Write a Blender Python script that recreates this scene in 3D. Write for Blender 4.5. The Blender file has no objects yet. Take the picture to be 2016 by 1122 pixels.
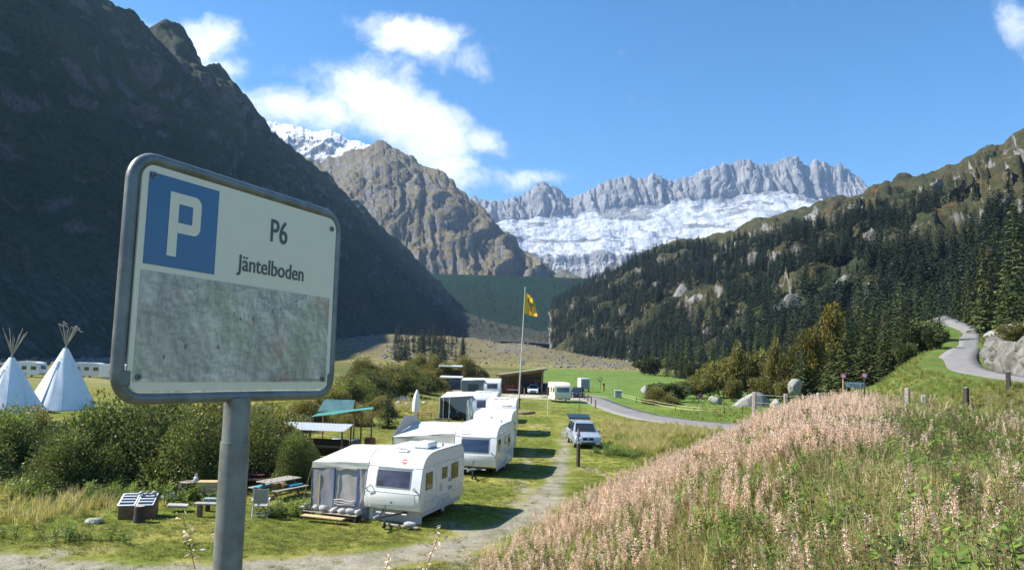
import bpy, bmesh, math, random
import numpy as np
from mathutils import Vector, Matrix

# ------------------------------------------------------------------ camera, sky, sun, exposure
SC = bpy.context.scene
COL = SC.collection
F, CX, CY, HC = 1500.0, 1008.0, 561.0, 6.5
PITCH, ROLL = math.atan(132 / 1500), math.radians(1.72)
SUN_EL, SUN_AZ = math.radians(44.5), math.radians(-88)     # azimuth from +Y (away), clockwise
cam_d = bpy.data.cameras.new('camera')
cam = bpy.data.objects.new('camera', cam_d)
COL.objects.link(cam)
cam.location = (0, 0, HC)
CR = Matrix.Rotation(math.pi / 2 + PITCH, 3, 'X') @ Matrix.Rotation(ROLL, 3, 'Z')
cam.rotation_euler = CR.to_euler()
cam_d.sensor_width = 36
cam_d.lens = F / 2016 * 36
cam_d.clip_start = 0.05
cam_d.clip_end = 60000
SC.camera = cam
SC.render.engine = 'CYCLES'
SC.cycles.use_denoising = True
SC.cycles.max_bounces = 8
SC.cycles.transparent_max_bounces = 8
SC.cycles.volume_bounces = 0
SC.view_settings.view_transform = 'Standard'
SC.view_settings.look = 'None'
SC.view_settings.gamma = 1
SC.view_settings.exposure = 1.08
SUNV = Vector((math.cos(SUN_EL) * math.sin(SUN_AZ), math.cos(SUN_EL) * math.cos(SUN_AZ), math.sin(SUN_EL)))
sl = bpy.data.lights.new('sun', 'SUN')
sl.energy = 5.0
sl.angle = math.radians(0.53)
sl.color = (1.0, 0.95, 0.86)
so = bpy.data.objects.new('sun', sl)
COL.objects.link(so)
so.rotation_euler = SUNV.to_track_quat('Z', 'Y').to_euler()
so.location = SUNV * 60

def ray(px, py):
    return CR @ Vector(((px - CX) / F, -(py - CY) / F, -1))
def at(px, py, z=0.0):
    d = ray(px, py)
    t = (z - HC) / d.z
    return Vector((d.x * t, d.y * t, z))
def atY(px, py, Y):
    d = ray(px, py)
    t = Y / d.y
    return Vector((d.x * t, Y, HC + d.z * t))
def pxX(px, Y, py=720):
    d = ray(px, py)
    return d.x / d.y * Y

# ------------------------------------------------------------------ node helper
class NT:
    def __init__(s, nt):
        s.nt = nt
    def set(s, sock, v):
        if isinstance(v, bpy.types.NodeSocket):
            s.nt.links.new(v, sock)
        else:
            if isinstance(v, (tuple, list)) and len(v) == 3 and sock.type == 'RGBA':
                v = tuple(v) + (1,)
            sock.default_value = v
    def n(s, typ, ins=None, out=0, **p):
        nd = s.nt.nodes.new(typ)
        for k, v in p.items():
            setattr(nd, k, v)
        for k, v in (ins or {}).items():
            s.set(nd.inputs[k], v)
        return nd.outputs[out]
    def noise(s, vec, scale, detail=4, rough=0.55, dist=0.0):
        i = {'Scale': scale, 'Detail': detail, 'Roughness': rough, 'Distortion': dist}
        if vec is not None:
            i['Vector'] = vec
        return s.n('ShaderNodeTexNoise', i)
    def math(s, op, a, b=0.0, clamp=False):
        return s.n('ShaderNodeMath', {0: a, 1: b}, operation=op, use_clamp=clamp)
    def rng(s, v, a, b, c=0.0, d=1.0, smooth=True):
        return s.n('ShaderNodeMapRange', {0: v, 1: a, 2: b, 3: c, 4: d}, interpolation_type='SMOOTHSTEP' if smooth else 'LINEAR')
    def mix(s, f, a, b, blend='MIX'):
        return s.n('ShaderNodeMix', {0: f, 6: a, 7: b}, out=2, data_type='RGBA', blend_type=blend)
    def pos(s):
        return s.n('ShaderNodeNewGeometry')
    def attr(s, name, out=0):
        return s.n('ShaderNodeAttribute', out=out, attribute_name=name)

def new_mat(name):
    m = bpy.data.materials.new(name)
    m.use_nodes = True
    t = m.node_tree
    t.nodes.clear()
    N = NT(t)
    out = t.nodes.new('ShaderNodeOutputMaterial')
    return m, N, out
def principled(N, out, col, rough=0.6, bump=None, bstr=0.3, bdist=0.02, **kw):
    p = N.nt.nodes.new('ShaderNodeBsdfPrincipled')
    N.set(p.inputs['Base Color'], col)
    N.set(p.inputs['Roughness'], rough)
    for k, v in kw.items():
        N.set(p.inputs[k.replace('_', ' ')], v)
    if bump is not None:
        b = N.n('ShaderNodeBump', {'Height': bump, 'Strength': bstr, 'Distance': bdist})
        N.set(p.inputs['Normal'], b)
    N.nt.links.new(p.outputs[0], out.inputs[0])
    return p
MATS = {}
def surf(name, col, rough=0.55, var=0.12, scale=6.0, bump=0.15, metal=0.0, dirt=None, dscale=1.5, spec=0.5):
    """plain surface with grain, blotches and optional dirt"""
    if name in MATS:
        return MATS[name]
    m, N, out = new_mat(name)
    tc = N.n('ShaderNodeTexCoord', out=3)
    n1 = N.noise(tc, scale, 6, 0.6)
    c = N.mix(N.rng(n1, 0.3, 0.7), tuple(x * (1 - var) for x in col), tuple(min(1, x * (1 + var)) for x in col))
    if dirt:
        n2 = N.noise(tc, dscale, 7, 0.65)
        c = N.mix(N.rng(n2, 0.52, 0.75, 0, 0.75), c, dirt)
    r = N.rng(n1, 0.2, 0.8, max(0.02, rough - 0.1), min(1, rough + 0.1))
    principled(N, out, c, r, bump=n1, bstr=bump, bdist=0.01, Metallic=metal, Specular_IOR_Level=spec)
    MATS[name] = m
    return m

# ------------------------------------------------------------------ world: sky and clouds
w = bpy.data.worlds.new('World')
SC.world = w
w.use_nodes = True
w.node_tree.nodes.clear()
N = NT(w.node_tree)
sky = N.n('ShaderNodeTexSky', sky_type='NISHITA', sun_disc=False, sun_elevation=SUN_EL, sun_rotation=SUN_AZ,
          altitude=1700, air_density=1.0, dust_density=0.25, ozone_density=2.2)
hsv = N.n('ShaderNodeHueSaturation', {'Hue': 0.497, 'Saturation': 1.32, 'Value': 1.3, 'Color': sky})
dirv = N.n('ShaderNodeTexCoord', out=0)
sep = w.node_tree.nodes.new('ShaderNodeSeparateXYZ')
w.node_tree.links.new(dirv, sep.inputs[0])
yy = N.math('MAXIMUM', sep.outputs[1], 0.05)
# cloud layer: coordinates on the dome (azimuth, elevation ratios)
u = N.math('DIVIDE', sep.outputs[0], yy)
v = N.math('DIVIDE', sep.outputs[2], yy)
uv = N.n('ShaderNodeCombineXYZ', {0: u, 1: v, 2: 0.0})
nw = N.n('ShaderNodeTexNoise', {'Vector': uv, 'Scale': 5.0, 'Detail': 5.0, 'Roughness': 0.6}, out=1)
warp = N.n('ShaderNodeVectorMath', {0: uv, 1: N.n('ShaderNodeVectorMath', {0: N.n('ShaderNodeVectorMath', {0: nw, 1: (0.5, 0.5, 0.5)}, operation='SUBTRACT'), 1: (0.10, 0.10, 0)}, operation='MULTIPLY')}, operation='ADD')
cn = N.noise(warp, 9.0, 11, 0.66)
def dome(px, py):
    d = ray(px, py)
    return d.x / d.y, d.z / d.y
acc = None
CLOUDS = [(560, 215, 95, 45, -8, 0.85), (640, 230, 120, 45, 0, .9), (735, 215, 130, 75, -25, 1.0), (845, 265, 120, 65, -35, 1.0), (890, 330, 70, 55, -50, .95), (945, 280, 55, 38, -10, .8), (795, 150, 32, 42, 0, .55), (1040, 357, 85, 26, 4, .72),
          (405, 80, 58, 60, 0, .9), (430, 150, 60, 50, -40, .75), (825, 80, 110, 36, -20, .85), (915, 122, 60, 26, -30, .7), (735, 38, 20, 24, 0, .5), (635, 128, 40, 22, -20, .5), (550, 130, 36, 18, -20, .5), (300, 60, 40, 40, 0, .5),
          (2010, 75, 42, 70, 10, .7), (1210, 105, 18, 10, 0, .3), (1000, 250, 24, 14, 0, .3), (720, 110, 40, 20, -40, .35), (940, 378, 26, 18, 0, .5), (-350, 100, 200, 80, -20, .8), (2500, 60, 220, 90, 15, .8), (2900, 300, 150, 60, 0, .7)]
for (px, py, rx, ry, ang, st) in CLOUDS:
    cu, cv = dome(px, py)
    mp = N.n('ShaderNodeMapping', {'Vector': warp, 'Location': (cu, cv, 0), 'Rotation': (0, 0, math.radians(ang)), 'Scale': (1.75 * rx / F, 1.75 * ry / F, 1)}, vector_type='TEXTURE')
    ln = N.n('ShaderNodeVectorMath', {0: mp}, out=1, operation='LENGTH')
    e = N.rng(ln, 0.0, 1.25, st, 0.0)
    acc = e if acc is None else N.math('MAXIMUM', acc, e)
front = N.math('GREATER_THAN', sep.outputs[1], 0.06)
dens = N.rng(N.math('ADD', N.math('MULTIPLY', acc, 0.86), N.math('MULTIPLY', N.math('SUBTRACT', cn, 0.5), 1.75)), 0.22, 0.80)
dens = N.math('MULTIPLY', dens, front)
cn2 = N.noise(warp, 6.0, 6, 0.6)
ccol = N.mix(N.rng(N.math('ADD', N.math('MULTIPLY', cn2, .6), N.math('MULTIPLY', acc, .25)), 0.32, 0.62), (5.6, 6.3, 7.4), (9.6, 9.7, 9.9))
mixc = N.mix(N.math('MULTIPLY', dens, 0.94), hsv, ccol)
bg = N.n('ShaderNodeBackground', {'Color': mixc, 'Strength': 0.078})
wo = w.node_tree.nodes.new('ShaderNodeOutputWorld')
w.node_tree.links.new(bg, wo.inputs[0])

# ------------------------------------------------------------------ numpy noise
_rs = np.random.RandomState(7)
_P = _rs.permutation(256)
_P = np.concatenate([_P, _P, _P])
_G = _rs.normal(size=(256, 3))
_G /= np.linalg.norm(_G, axis=1)[:, None]
def pn(x, y, z=0.0):
    x, y, z = np.broadcast_arrays(np.asarray(x, float), np.asarray(y, float), np.asarray(z, float))
    xi, yi, zi = np.floor(x), np.floor(y), np.floor(z)
    xf, yf, zf = x - xi, y - yi, z - zi
    X, Y, Z = xi.astype(int) & 255, yi.astype(int) & 255, zi.astype(int) & 255
    fx, fy, fz = [t * t * t * (t * (t * 6 - 15) + 10) for t in (xf, yf, zf)]
    r = 0
    for dx in (0, 1):
        wx = fx if dx else 1 - fx
        for dy in (0, 1):
            wy = fy if dy else 1 - fy
            for dz in (0, 1):
                wz = fz if dz else 1 - fz
                g = _G[_P[_P[_P[(X + dx) & 255] + ((Y + dy) & 255)] + ((Z + dz) & 255)]]
                r = r + wx * wy * wz * (g[..., 0] * (xf - dx) + g[..., 1] * (yf - dy) + g[..., 2] * (zf - dz))
    return r * 1.5
def fbm(x, y, z=0.0, o=5, lac=2.03, gain=0.5):
    a, f, r = 1.0, 1.0, 0
    for i in range(o):
        r = r + a * pn(x * f + i * 17.3, y * f + i * 5.1, z * f)
        a *= gain
        f *= lac
    return r
def ridged(x, y, z=0.0, o=5, lac=2.07, gain=0.5):
    a, f, r = 1.0, 1.0, 0
    for i in range(o):
        r = r + a * (1 - 2 * np.abs(pn(x * f + i * 11.7, y * f + i * 3.3, z * f)))
        a *= gain
        f *= lac
    return r / 1.9
def S(t):
    t = np.clip(t, 0, 1)
    return t * t * (3 - 2 * t)

# ------------------------------------------------------------------ mesh helpers
def mesh_obj(name, verts, faces, mat=None, parent=None, smooth=False, cols=None, cname='Col', link=True):
    me = bpy.data.meshes.new(name)
    verts = np.asarray(verts, dtype=np.float32)
    if isinstance(faces, np.ndarray):
        k = faces.shape[1]
        me.vertices.add(len(verts))
        me.vertices.foreach_set('co', verts.ravel())
        me.loops.add(faces.size)
        me.loops.foreach_set('vertex_index', faces.ravel().astype(np.int32))
        me.polygons.add(len(faces))
        me.polygons.foreach_set('loop_start', np.arange(0, faces.size, k, dtype=np.int32))
        me.update(calc_edges=True)
    else:
        me.from_pydata([tuple(map(float, v)) for v in verts], [], faces)
    if smooth:
        me.polygons.foreach_set('use_smooth', np.ones(len(me.polygons), dtype=bool))
    if cols is not None:
        a = me.color_attributes.new(cname, 'FLOAT_COLOR', 'POINT')
        c = np.ones((len(verts), 4), dtype=np.float32)
        c[:, :3] = cols
        a.data.foreach_set('color', c.ravel())
    if mat is not None:
        me.materials.append(mat)
    o = bpy.data.objects.new(name, me)
    if link:
        COL.objects.link(o)
    if parent is not None:
        o.parent = parent
    return o
def tag(o, label=None, cat=None, group=None, kind=None):
    if label: o['label'] = label
    if cat: o['category'] = cat
    if group: o['group'] = group
    if kind: o['kind'] = kind
    return o
def thing(name, label, cat, loc=(0, 0, 0), rz=0.0, group=None):
    o = bpy.data.objects.new(name, None)
    o.empty_display_size = 0.2
    COL.objects.link(o)
    o.location = loc
    o.rotation_euler = (0, 0, rz)
    return tag(o, label, cat, group)
def grid_faces(nu, nv):
    i = np.arange(nu - 1)[:, None] * nv + np.arange(nv - 1)[None, :]
    return np.stack([i, i + nv, i + nv + 1, i + 1], -1).reshape(-1, 4)

# ------------------------------------------------------------------ terrain height
TOE = np.array([(-400, 6), (-80, 8), (-10, 9), (-3, 10.5), (-1.6, 14), (-1, 21.5), (1.9, 30), (5.5, 38), (11, 49), (19, 62), (24, 75), (34, 110), (62, 200), (110, 340), (200, 600), (900, 2600)], float)
def toe_d(x, y):
    best = np.full(np.shape(x), 1e9)
    sg = np.zeros(np.shape(x))
    for (ax, ay), (bx, by) in zip(TOE[:-1], TOE[1:]):
        dx, dy = bx - ax, by - ay
        t = np.clip(((x - ax) * dx + (y - ay) * dy) / (dx * dx + dy * dy), 0, 1)
        qx, qy = x - ax - t * dx, y - ay - t * dy
        d = np.hypot(qx, qy)
        cr = dx * qy - dy * qx
        m = d < best
        best = np.where(m, d, best)
        sg = np.where(m, np.where(cr < 0, 1.0, -1.0), sg)
    return best * sg
# upper road edges, read off the photograph and set on the hillside
UR_L = [atY(2150, 770, 36), atY(2016, 757, 46), atY(1868, 733, 62), atY(1836, 717, 76), atY(1862, 692, 92), atY(1888, 677, 108), atY(1872, 656, 135), atY(1800, 640, 170)]
UR_R = [atY(2150, 752, 40), atY(2016, 742, 50), atY(1941, 725, 64), atY(1923, 705, 78), atY(1928, 690, 95), atY(1931, 678, 110), atY(1918, 645, 135), atY(1860, 620, 172)]
def smooth_poly(pts, n):
    p = np.array([tuple(q) for q in pts], float)
    t = np.arange(len(p))
    tt = np.linspace(0, len(p) - 1, n)
    out = []
    for s in tt:
        i = min(int(s), len(p) - 2)
        f = s - i
        p0, p1, p2, p3 = p[max(i - 1, 0)], p[i], p[i + 1], p[min(i + 2, len(p) - 1)]
        out.append(0.5 * ((2 * p1) + (p2 - p0) * f + (2 * p0 - 5 * p1 + 4 * p2 - p3) * f * f + (3 * p1 - p0 - 3 * p2 + p3) * f ** 3))
    return np.array(out)
URL, URR = smooth_poly(UR_L, 60), smooth_poly(UR_R, 60)
URC = (URL + URR) / 2
def line_d(x, y, pts):
    """distance to a polyline and the interpolated z there"""
    best = np.full(np.shape(x), 1e9)
    zz = np.zeros(np.shape(x))
    for a, b in zip(pts[:-1], pts[1:]):
        dx, dy = b[0] - a[0], b[1] - a[1]
        t = np.clip(((x - a[0]) * dx + (y - a[1]) * dy) / (dx * dx + dy * dy + 1e-9), 0, 1)
        d = np.hypot(x - a[0] - t * dx, y - a[1] - t * dy)
        m = d < best
        best = np.where(m, d, best)
        if len(a) > 2:
            zz = np.where(m, a[2] + t * (b[2] - a[2]), zz)
    return best, zz
def hz(x, y):
    x = np.asarray(x, float)
    y = np.asarray(y, float)
    d = toe_d(x, y)
    wd = np.interp(y, [0, 45, 75, 110, 200, 400], [9.5, 9.5, 20, 27, 34, 60])
    k = np.interp(y, [0, 30, 45, 75, 110], [0.0, 0.02, 0.05, 0.30, 0.36])
    z = np.interp(np.hypot(x, y), [4, 12, 60, 90], [4.5, 3.8, 3.8, 4.5]) * S(d / wd) + np.clip(d - wd, 0, 60) * k
    z = z + np.where(d > 0, S(d / 6) * 0.16 * fbm(x * 0.25, y * 0.25, 3.0, 3), 0)
    z = z + 0.07 * fbm(x * 0.3, y * 0.3, 0.0, 3) * S((np.hypot(x, y) - 10) / 10)
    # mound with shrubs left of the caravans, outcrop inside the road bend
    z = z + 2.4 * np.exp(-((x + 22) / 13) ** 2 - ((y - 92) / 20) ** 2)
    z = z + 9.5 * np.exp(-((x - 68) / 15) ** 2 - ((y - 86) / 15) ** 2)
    # gravel-strewn rise in front of the dam
    z = z + 15 * S((y - 330) / 190) * S((120 - x) / 170) * (1 + 0.25 * fbm(x * 0.012, y * 0.012, 1.0, 4)) + S((y - 330) / 200) * 1.6 * fbm(x * 0.03, y * 0.03, 9.0, 3)
    near = (x > 15) & (x < 130) & (y > 30) & (y < 200)
    if np.any(near):
        rd, rz_ = line_d(np.where(near, x, 1e5), y, URC)
        f = np.where(near, S((9.0 - rd) / 6.4), 0)
        z = z * (1 - f) + (rz_ - 0.06) * f
    return z
def hz1(x, y):
    return float(hz(np.array([x]), np.array([y]))[0])
def ground(px, Y):
    X = pxX(px, Y)
    return Vector((X, Y, hz1(X, Y)))
def on_ground(px, py):
    """march the view ray of a pixel to the terrain"""
    d = ray(px, py)
    ts = np.concatenate([np.arange(2, 120, 0.15), np.arange(120, 900, 1.0)])
    zz = HC + d.z * ts - hz(d.x * ts, d.y * ts)
    i = int(np.argmax(zz < 0))
    t = ts[i]
    return Vector((d.x * t, d.y * t, hz1(d.x * t, d.y * t)))

def axis(segs):
    out = []
    for a, b, st in segs:
        out.append(np.arange(a, b, st))
    return np.concatenate(out)
gx = np.concatenate([[-4200, -2500, -1400, -900], np.arange(-700, -160, 30), np.arange(-160, -50, 4), np.arange(-50, -26, 1.2), np.arange(-26, 22, 0.34), np.arange(22, 100, 1.0), np.arange(100, 240, 6), np.arange(240, 700, 30), [700, 1000, 1600, 2800, 4200]])
gy = np.concatenate([[-900, -300, -120, -60, -30], np.arange(-20, 14, 1.0), np.arange(14, 56, 0.36), np.arange(56, 150, 1.1), np.arange(150, 420, 6), np.arange(420, 1500, 20), np.arange(1500, 3000, 120), [3000, 4000, 5200, 6400]])
GX, GY = np.meshgrid(gx, gy, indexing='ij')
GZ = hz(GX, GY)

# colour zones of the ground
def lerp(a, b, t):
    return a + (np.asarray(b) - a) * t[..., None]
n_a = fbm(GX * 0.22, GY * 0.22, 5.0, 4)
n_b = fbm(GX * 0.9, GY * 0.9, 2.0, 4)
n_c = fbm(GX * 0.03, GY * 0.03, 8.0, 4)
gc = np.zeros(GX.shape + (3,)) + np.array((0.150, 0.135, 0.045))
gc = lerp(gc, (0.095, 0.105, 0.028), S(0.5 + n_c * 1.2))
camp = S((56 + GX) / 10) * S((120 - GY) / 25)
lawn = lerp(np.zeros(GX.shape + (3,)) + np.array((0.120, 0.150, 0.020)), (0.235, 0.215, 0.050), S(0.42 + 0.9 * n_a + 0.4 * n_b))
gc = gc + (lawn - gc) * camp[..., None]
TD = toe_d(GX, GY)
# bright hay meadow beyond the lower road
mead = S((GY - 92 - 0.6 * np.clip(GX - 20, -50, 0)) / 14) * S((GX - 2) / 10) * S((335 + 8 * n_c - GY) / 14) * S((8 - TD) / 8)
gc = lerp(gc, (0.108, 0.178, 0.032), mead * (0.78 + 0.22 * S(.5 + n_a + .5 * n_b)))
mead2 = S((GX - 14) / 4) * S((GY - 62) / 10) * S((100 - GY) / 8) * S((6 - TD) / 5)
gc = lerp(gc, (0.10, 0.165, 0.022), mead2)
# straw coloured band at the far edge of the meadow, and left valley meadow
gc = lerp(gc, (0.215, 0.185, 0.070), S((GY - 318) / 10) * S((420 - GY) / 60) * S(0.6 + n_b))
lm = S((-36 - GX) / 8) * S((GY - 30) / 20) * S((190 - GY) / 25)
gc = lerp(gc, (0.150, 0.165, 0.035), lm)
gc = lerp(gc, (0.210, 0.185, 0.085), S((GY - 105) / 10) * S((160 - GY) / 30) * S((-6 - GX) / 12) * S(0.5 + 1.4 * n_a))
mor = S((GY - 350) / 60)
gc = lerp(gc, (0.150, 0.128, 0.062), mor)
gc = lerp(gc, (0.150, 0.142, 0.118), mor * S(-0.15 + 1.6 * fbm(GX * 0.02, GY * 0.012, 4.0, 4)))
gc = lerp(gc, (0.185, 0.150, 0.055), mor * S(0.0 + 1.8 * fbm(GX * 0.011, GY * 0.018, 14.0, 4)))
# grassy slope below the upper road, plant-covered bank
bank = S(TD / 3) * S((44 - GY) / 6)
gc = lerp(gc, (0.105, 0.100, 0.036), bank)
slope = S(TD / 6) * S((GY - 38) / 6)
gc = lerp(gc, (0.085, 0.135, 0.022), slope)
gc = lerp(gc, (0.150, 0.145, 0.040), slope * S(0.15 + 1.2 * n_a))
# gravel tracks
TRK = [at(x, y) for x, y in [(1040, 796), (1085, 815), (1108, 835), (1112, 870), (1104, 915), (1088, 958), (1055, 1002), (985, 1042), (890, 1075), (760, 1098), (560, 1116), (300, 1128), (60, 1112), (-200, 1090)]]
TR = smooth_poly([(p.x, p.y, 0) for p in TRK], 140)
td, _ = line_d(GX, GY, TR)
TRK2 = smooth_poly([(at(x, y).x, at(x, y).y, 0) for x, y in [(1050, 850), (1045, 880), (1035, 935), (1022, 985), (990, 1030)]], 40)
td2, _ = line_d(GX, GY, TRK2)
wid = np.interp(GY, [20, 26, 32, 45, 60, 80], [1.0, 1.05, 0.85, 0.62, 0.5, 0.25])
trk = np.maximum(S((wid + 0.45 * n_a + 0.25 * n_b - td) / 0.45), 0.75 * S((0.22 + 0.35 * n_a + 0.2 * n_b - td2) / 0.35))
trk = np.maximum(trk, 0.85 * S((n_b * .6 + n_a - 0.35) / 0.3) * S((3.2 - td) / 1.4))
trk = trk * S((74 - GY) / 10) * S((1.2 - TD) / 1.2)
gc = lerp(gc, (0.245, 0.220, 0.172), trk * (.72 + .28 * S(.5 + n_b)))
# gravel yard in front of the wooden shed
yard = S((GX + 22) / 6) * S((16 - GX) / 4) * S((GY - 106) / 5) * S((128 - GY) / 6)
gc = lerp(gc, (0.40, 0.365, 0.285), yard * S(0.75 + n_a))
gc *= (1 + 0.16 * n_b + 0.12 * n_a)[..., None]
gc = np.clip(gc, 0.01, 0.8)

def ground_mat():
    m, N, out = new_mat('ground')
    c = N.attr('Col')
    g = N.pos()
    n1 = N.noise(g, 9.0, 6, 0.65)
    n2 = N.noise(g, 1.6, 5, 0.6)
    n3 = N.noise(g, 0.12, 6, 0.65)
    f = N.math('MULTIPLY', N.rng(n1, 0.25, 0.75, 0.72, 1.3), N.rng(n2, 0.25, 0.75, 0.8, 1.22))
    f = N.math('MULTIPLY', f, N.rng(n3, 0.3, 0.7, 0.86, 1.14))
    cc = N.n('ShaderNodeVectorMath', {0: c, 3: f}, operation='SCALE')
    bumph = N.math('ADD', n1, N.math('MULTIPLY', n2, 0.8))
    principled(N, out, cc, 0.92, bump=bumph, bstr=0.7, bdist=0.06, Specular_IOR_Level=0.15)
    return m
gr = mesh_obj('ground', np.stack([GX, GY, GZ], -1).reshape(-1, 3), grid_faces(len(gx), len(gy)), ground_mat(), smooth=True, cols=gc.reshape(-1, 3))
tag(gr, kind='structure')

# ------------------------------------------------------------------ mountains
def resample(pts, n):
    p = np.array([tuple(q) for q in pts], float)
    return np.stack([np.interp(np.linspace(0, len(p) - 1, n), np.arange(len(p)), p[:, i]) for i in range(3)], 1)
def flank(name, crest, foot, nu, nv, mat, prof=1.15, amp=20.0, freq=0.006, rib=14.0, ribf=0.02, jag=8.0, jagf=0.03, seed=0.0, back=(0, 300, -200), ctop=0.35, steps=0.0, dmask=None, crag=0.0, cragf=0.01):
    c, f = resample(crest, nu), resample(foot, nu)
    seg = np.r_[0, np.cumsum(np.linalg.norm(np.diff(c, axis=0), axis=1))]
    c = c.copy()
    c[:, 2] += jag * (ridged(seg * jagf, seed, 0.5, 5) - 0.35)
    vs = np.linspace(0, 1, nv)
    P = f[:, None, :] + (c - f)[:, None, :] * vs[None, :, None]
    pz = vs ** prof
    P[..., 2] = f[:, None, 2] + (c[:, None, 2] - f[:, None, 2]) * pz[None, :]
    dU = np.gradient(P, axis=0)
    dV = np.gradient(P, axis=1)
    Nn = np.cross(dU, dV)
    Nn /= np.linalg.norm(Nn, axis=-1, keepdims=True) + 1e-9
    if (Nn[..., 2].mean() < 0):
        Nn = -Nn
    W = S(vs / 0.25) * (1 - (1 - ctop) * S((vs - 0.75) / 0.25))
    U = np.repeat(seg[:, None], nv, 1)
    L = np.linalg.norm(c - f, axis=1)[:, None] * vs[None, :]
    warpn = fbm(P[..., 0] * freq, P[..., 1] * freq, P[..., 2] * freq + seed, 4)
    ribs = ridged((U + 90 * warpn) * ribf, L * ribf * 0.22, seed + 2.0, 5)
    iso = fbm(P[..., 0] * freq * 2.2, P[..., 1] * freq * 2.2, P[..., 2] * freq * 2.2 + seed + 7, 6, gain=0.55)
    D = (amp * iso + rib * (ribs - 0.4)) * W[None, :]
    if crag:
        D = D + crag * (ridged(P[..., 0] * cragf, P[..., 1] * cragf, P[..., 2] * cragf * .7 + seed, 6, gain=.55) - .3) * W[None, :]
    if dmask is not None:
        D = D * dmask(nu, vs)
    P = P + Nn * D[..., None]
    if steps:
        zz = P[..., 2] / steps + 0.8 * warpn
        P[..., 2] += steps * 0.35 * np.sin(zz * 2 * np.pi) / (2 * np.pi) * 2 * W[None, :]
    rows = [P]
    vv = [np.repeat(vs[None, :], nu, 0)]
    for k in (0.35, 1.0):
        q = P[:, -1:, :] + np.array(back, float)[None, None, :] * k
        rows.append(q)
        vv.append(np.ones((nu, 1)))
    P = np.concatenate(rows, 1)
    V = np.concatenate(vv, 1)
    rb = np.concatenate([ribs, ribs[:, -1:], ribs[:, -1:]], 1)
    cols = np.stack([V, np.clip(rb * 0.5 + 0.5, 0, 1), np.repeat(np.linspace(0, 1, nu)[:, None], P.shape[1], 1)], -1)
    o = mesh_obj(name, P.reshape(-1, 3), grid_faces(nu, P.shape[1])[:, ::-1].copy(), mat, smooth=True, cols=cols.reshape(-1, 3), cname='Fl')
    # make faces point outwards
    me = o.data
    nz = np.zeros(len(me.polygons) * 3)
    me.polygons.foreach_get('normal', nz)
    if nz.reshape(-1, 3)[:, 2].mean() < 0:
        me.flip_normals()
    return o, P[:, :nv], vs

def mountain_mat(name, grass, grass2, rock, rock2, th=(0.55, 0.78), gs=0.01, scree=None, bumpd=3.0, snow=None, rustc=None):
    m, N, out = new_mat(name)
    geo = N.nt.nodes.new('ShaderNodeNewGeometry')
    p = geo.outputs[0]
    nz = N.nt.nodes.new('ShaderNodeSeparateXYZ')
    N.nt.links.new(geo.outputs[1], nz.inputs[0])
    fl = N.nt.nodes.new('ShaderNodeSeparateColor')
    N.nt.links.new(N.attr('Fl'), fl.inputs[0])
    n1 = N.noise(p, gs, 10, 0.62)
    n2 = N.noise(p, gs * 6, 8, 0.65)
    n3 = N.noise(p, gs * 30, 5, 0.7)
    stretch = N.n('ShaderNodeMapping', {'Vector': p, 'Scale': (1, 1, 0.25)})
    n4 = N.noise(stretch, gs * 10, 8, 0.7)
    gcol = N.mix(N.rng(n1, 0.35, 0.65), grass, grass2)
    if rustc:
        gcol = N.mix(N.rng(n2, 0.52, 0.68, 0, 0.8), gcol, rustc)
    rcol = N.mix(N.rng(n4, 0.3, 0.7), rock, rock2)
    steep = N.math('ADD', nz.outputs[2], N.math('MULTIPLY', N.math('SUBTRACT', n2, 0.5), 0.9))
    steep = N.math('ADD', steep, N.math('MULTIPLY', N.math('SUBTRACT', n1, 0.5), 0.7))
    f = N.rng(steep, th[0], th[1])
    c = N.mix(f, rcol, gcol)
    if scree:
        sc = N.math('MULTIPLY', N.rng(N.math('ADD', fl.outputs[0], N.math('MULTIPLY', n1, 0.35)), 0.42, 0.2), N.rng(n4, 0.48, 0.6))
        c = N.mix(N.math('MULTIPLY', sc, .8), c, scree)
    if snow:
        lo, hi = snow
        sv = N.math('ADD', nz.outputs[2], N.math('MULTIPLY', N.math('SUBTRACT', n2, 0.5), 1.0))
        sm = N.math('MULTIPLY', N.rng(sv, 0.5, 0.72), N.rng(N.math('ADD', fl.outputs[0], N.math('MULTIPLY', N.math('SUBTRACT', n1, .5), .5)), lo, hi))
        c = N.mix(sm, c, (0.8, 0.82, 0.85))
    c = N.n('ShaderNodeVectorMath', {0: c, 3: N.rng(n3, 0.2, 0.8, 0.6, 1.4)}, operation='SCALE')
    principled(N, out, c, 0.95, bump=N.math('ADD', n2, N.math('ADD', N.math('MULTIPLY', n3, 0.35), N.math('MULTIPLY', n4, 0.6))), bstr=1.0, bdist=bumpd, Specular_IOR_Level=0.1)
    return m

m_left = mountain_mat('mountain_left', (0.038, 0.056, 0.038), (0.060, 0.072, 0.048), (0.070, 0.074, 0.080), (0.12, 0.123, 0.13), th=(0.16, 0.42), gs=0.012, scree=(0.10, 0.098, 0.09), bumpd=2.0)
LC = [(-420, -200, 120), (-430, 0, 190), (-440, 150, 300), (-440, 300, 355)] + [tuple(atY(x, y, Y)) for x, y, Y in [(20, -150, 540), (200, 0, 620), (245, 25, 660), (300, 78, 720), (325, 42, 735), (352, 62, 755), (385, 140, 790), (428, 132, 830), (450, 178, 850), (485, 186, 890), (515, 250, 940), (560, 285, 1000), (640, 345, 1100), (700, 400, 1200), (760, 455, 1290), (800, 495, 1370), (840, 535, 1450), (880, 580, 1500)]]
lfY = [-200, 0, 150, 300, 400, 470, 500, 540, 590, 620, 660, 700, 730, 770, 800, 860, 960, 1050, 1130, 1200, 1260, 1320]
LFt = []
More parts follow.
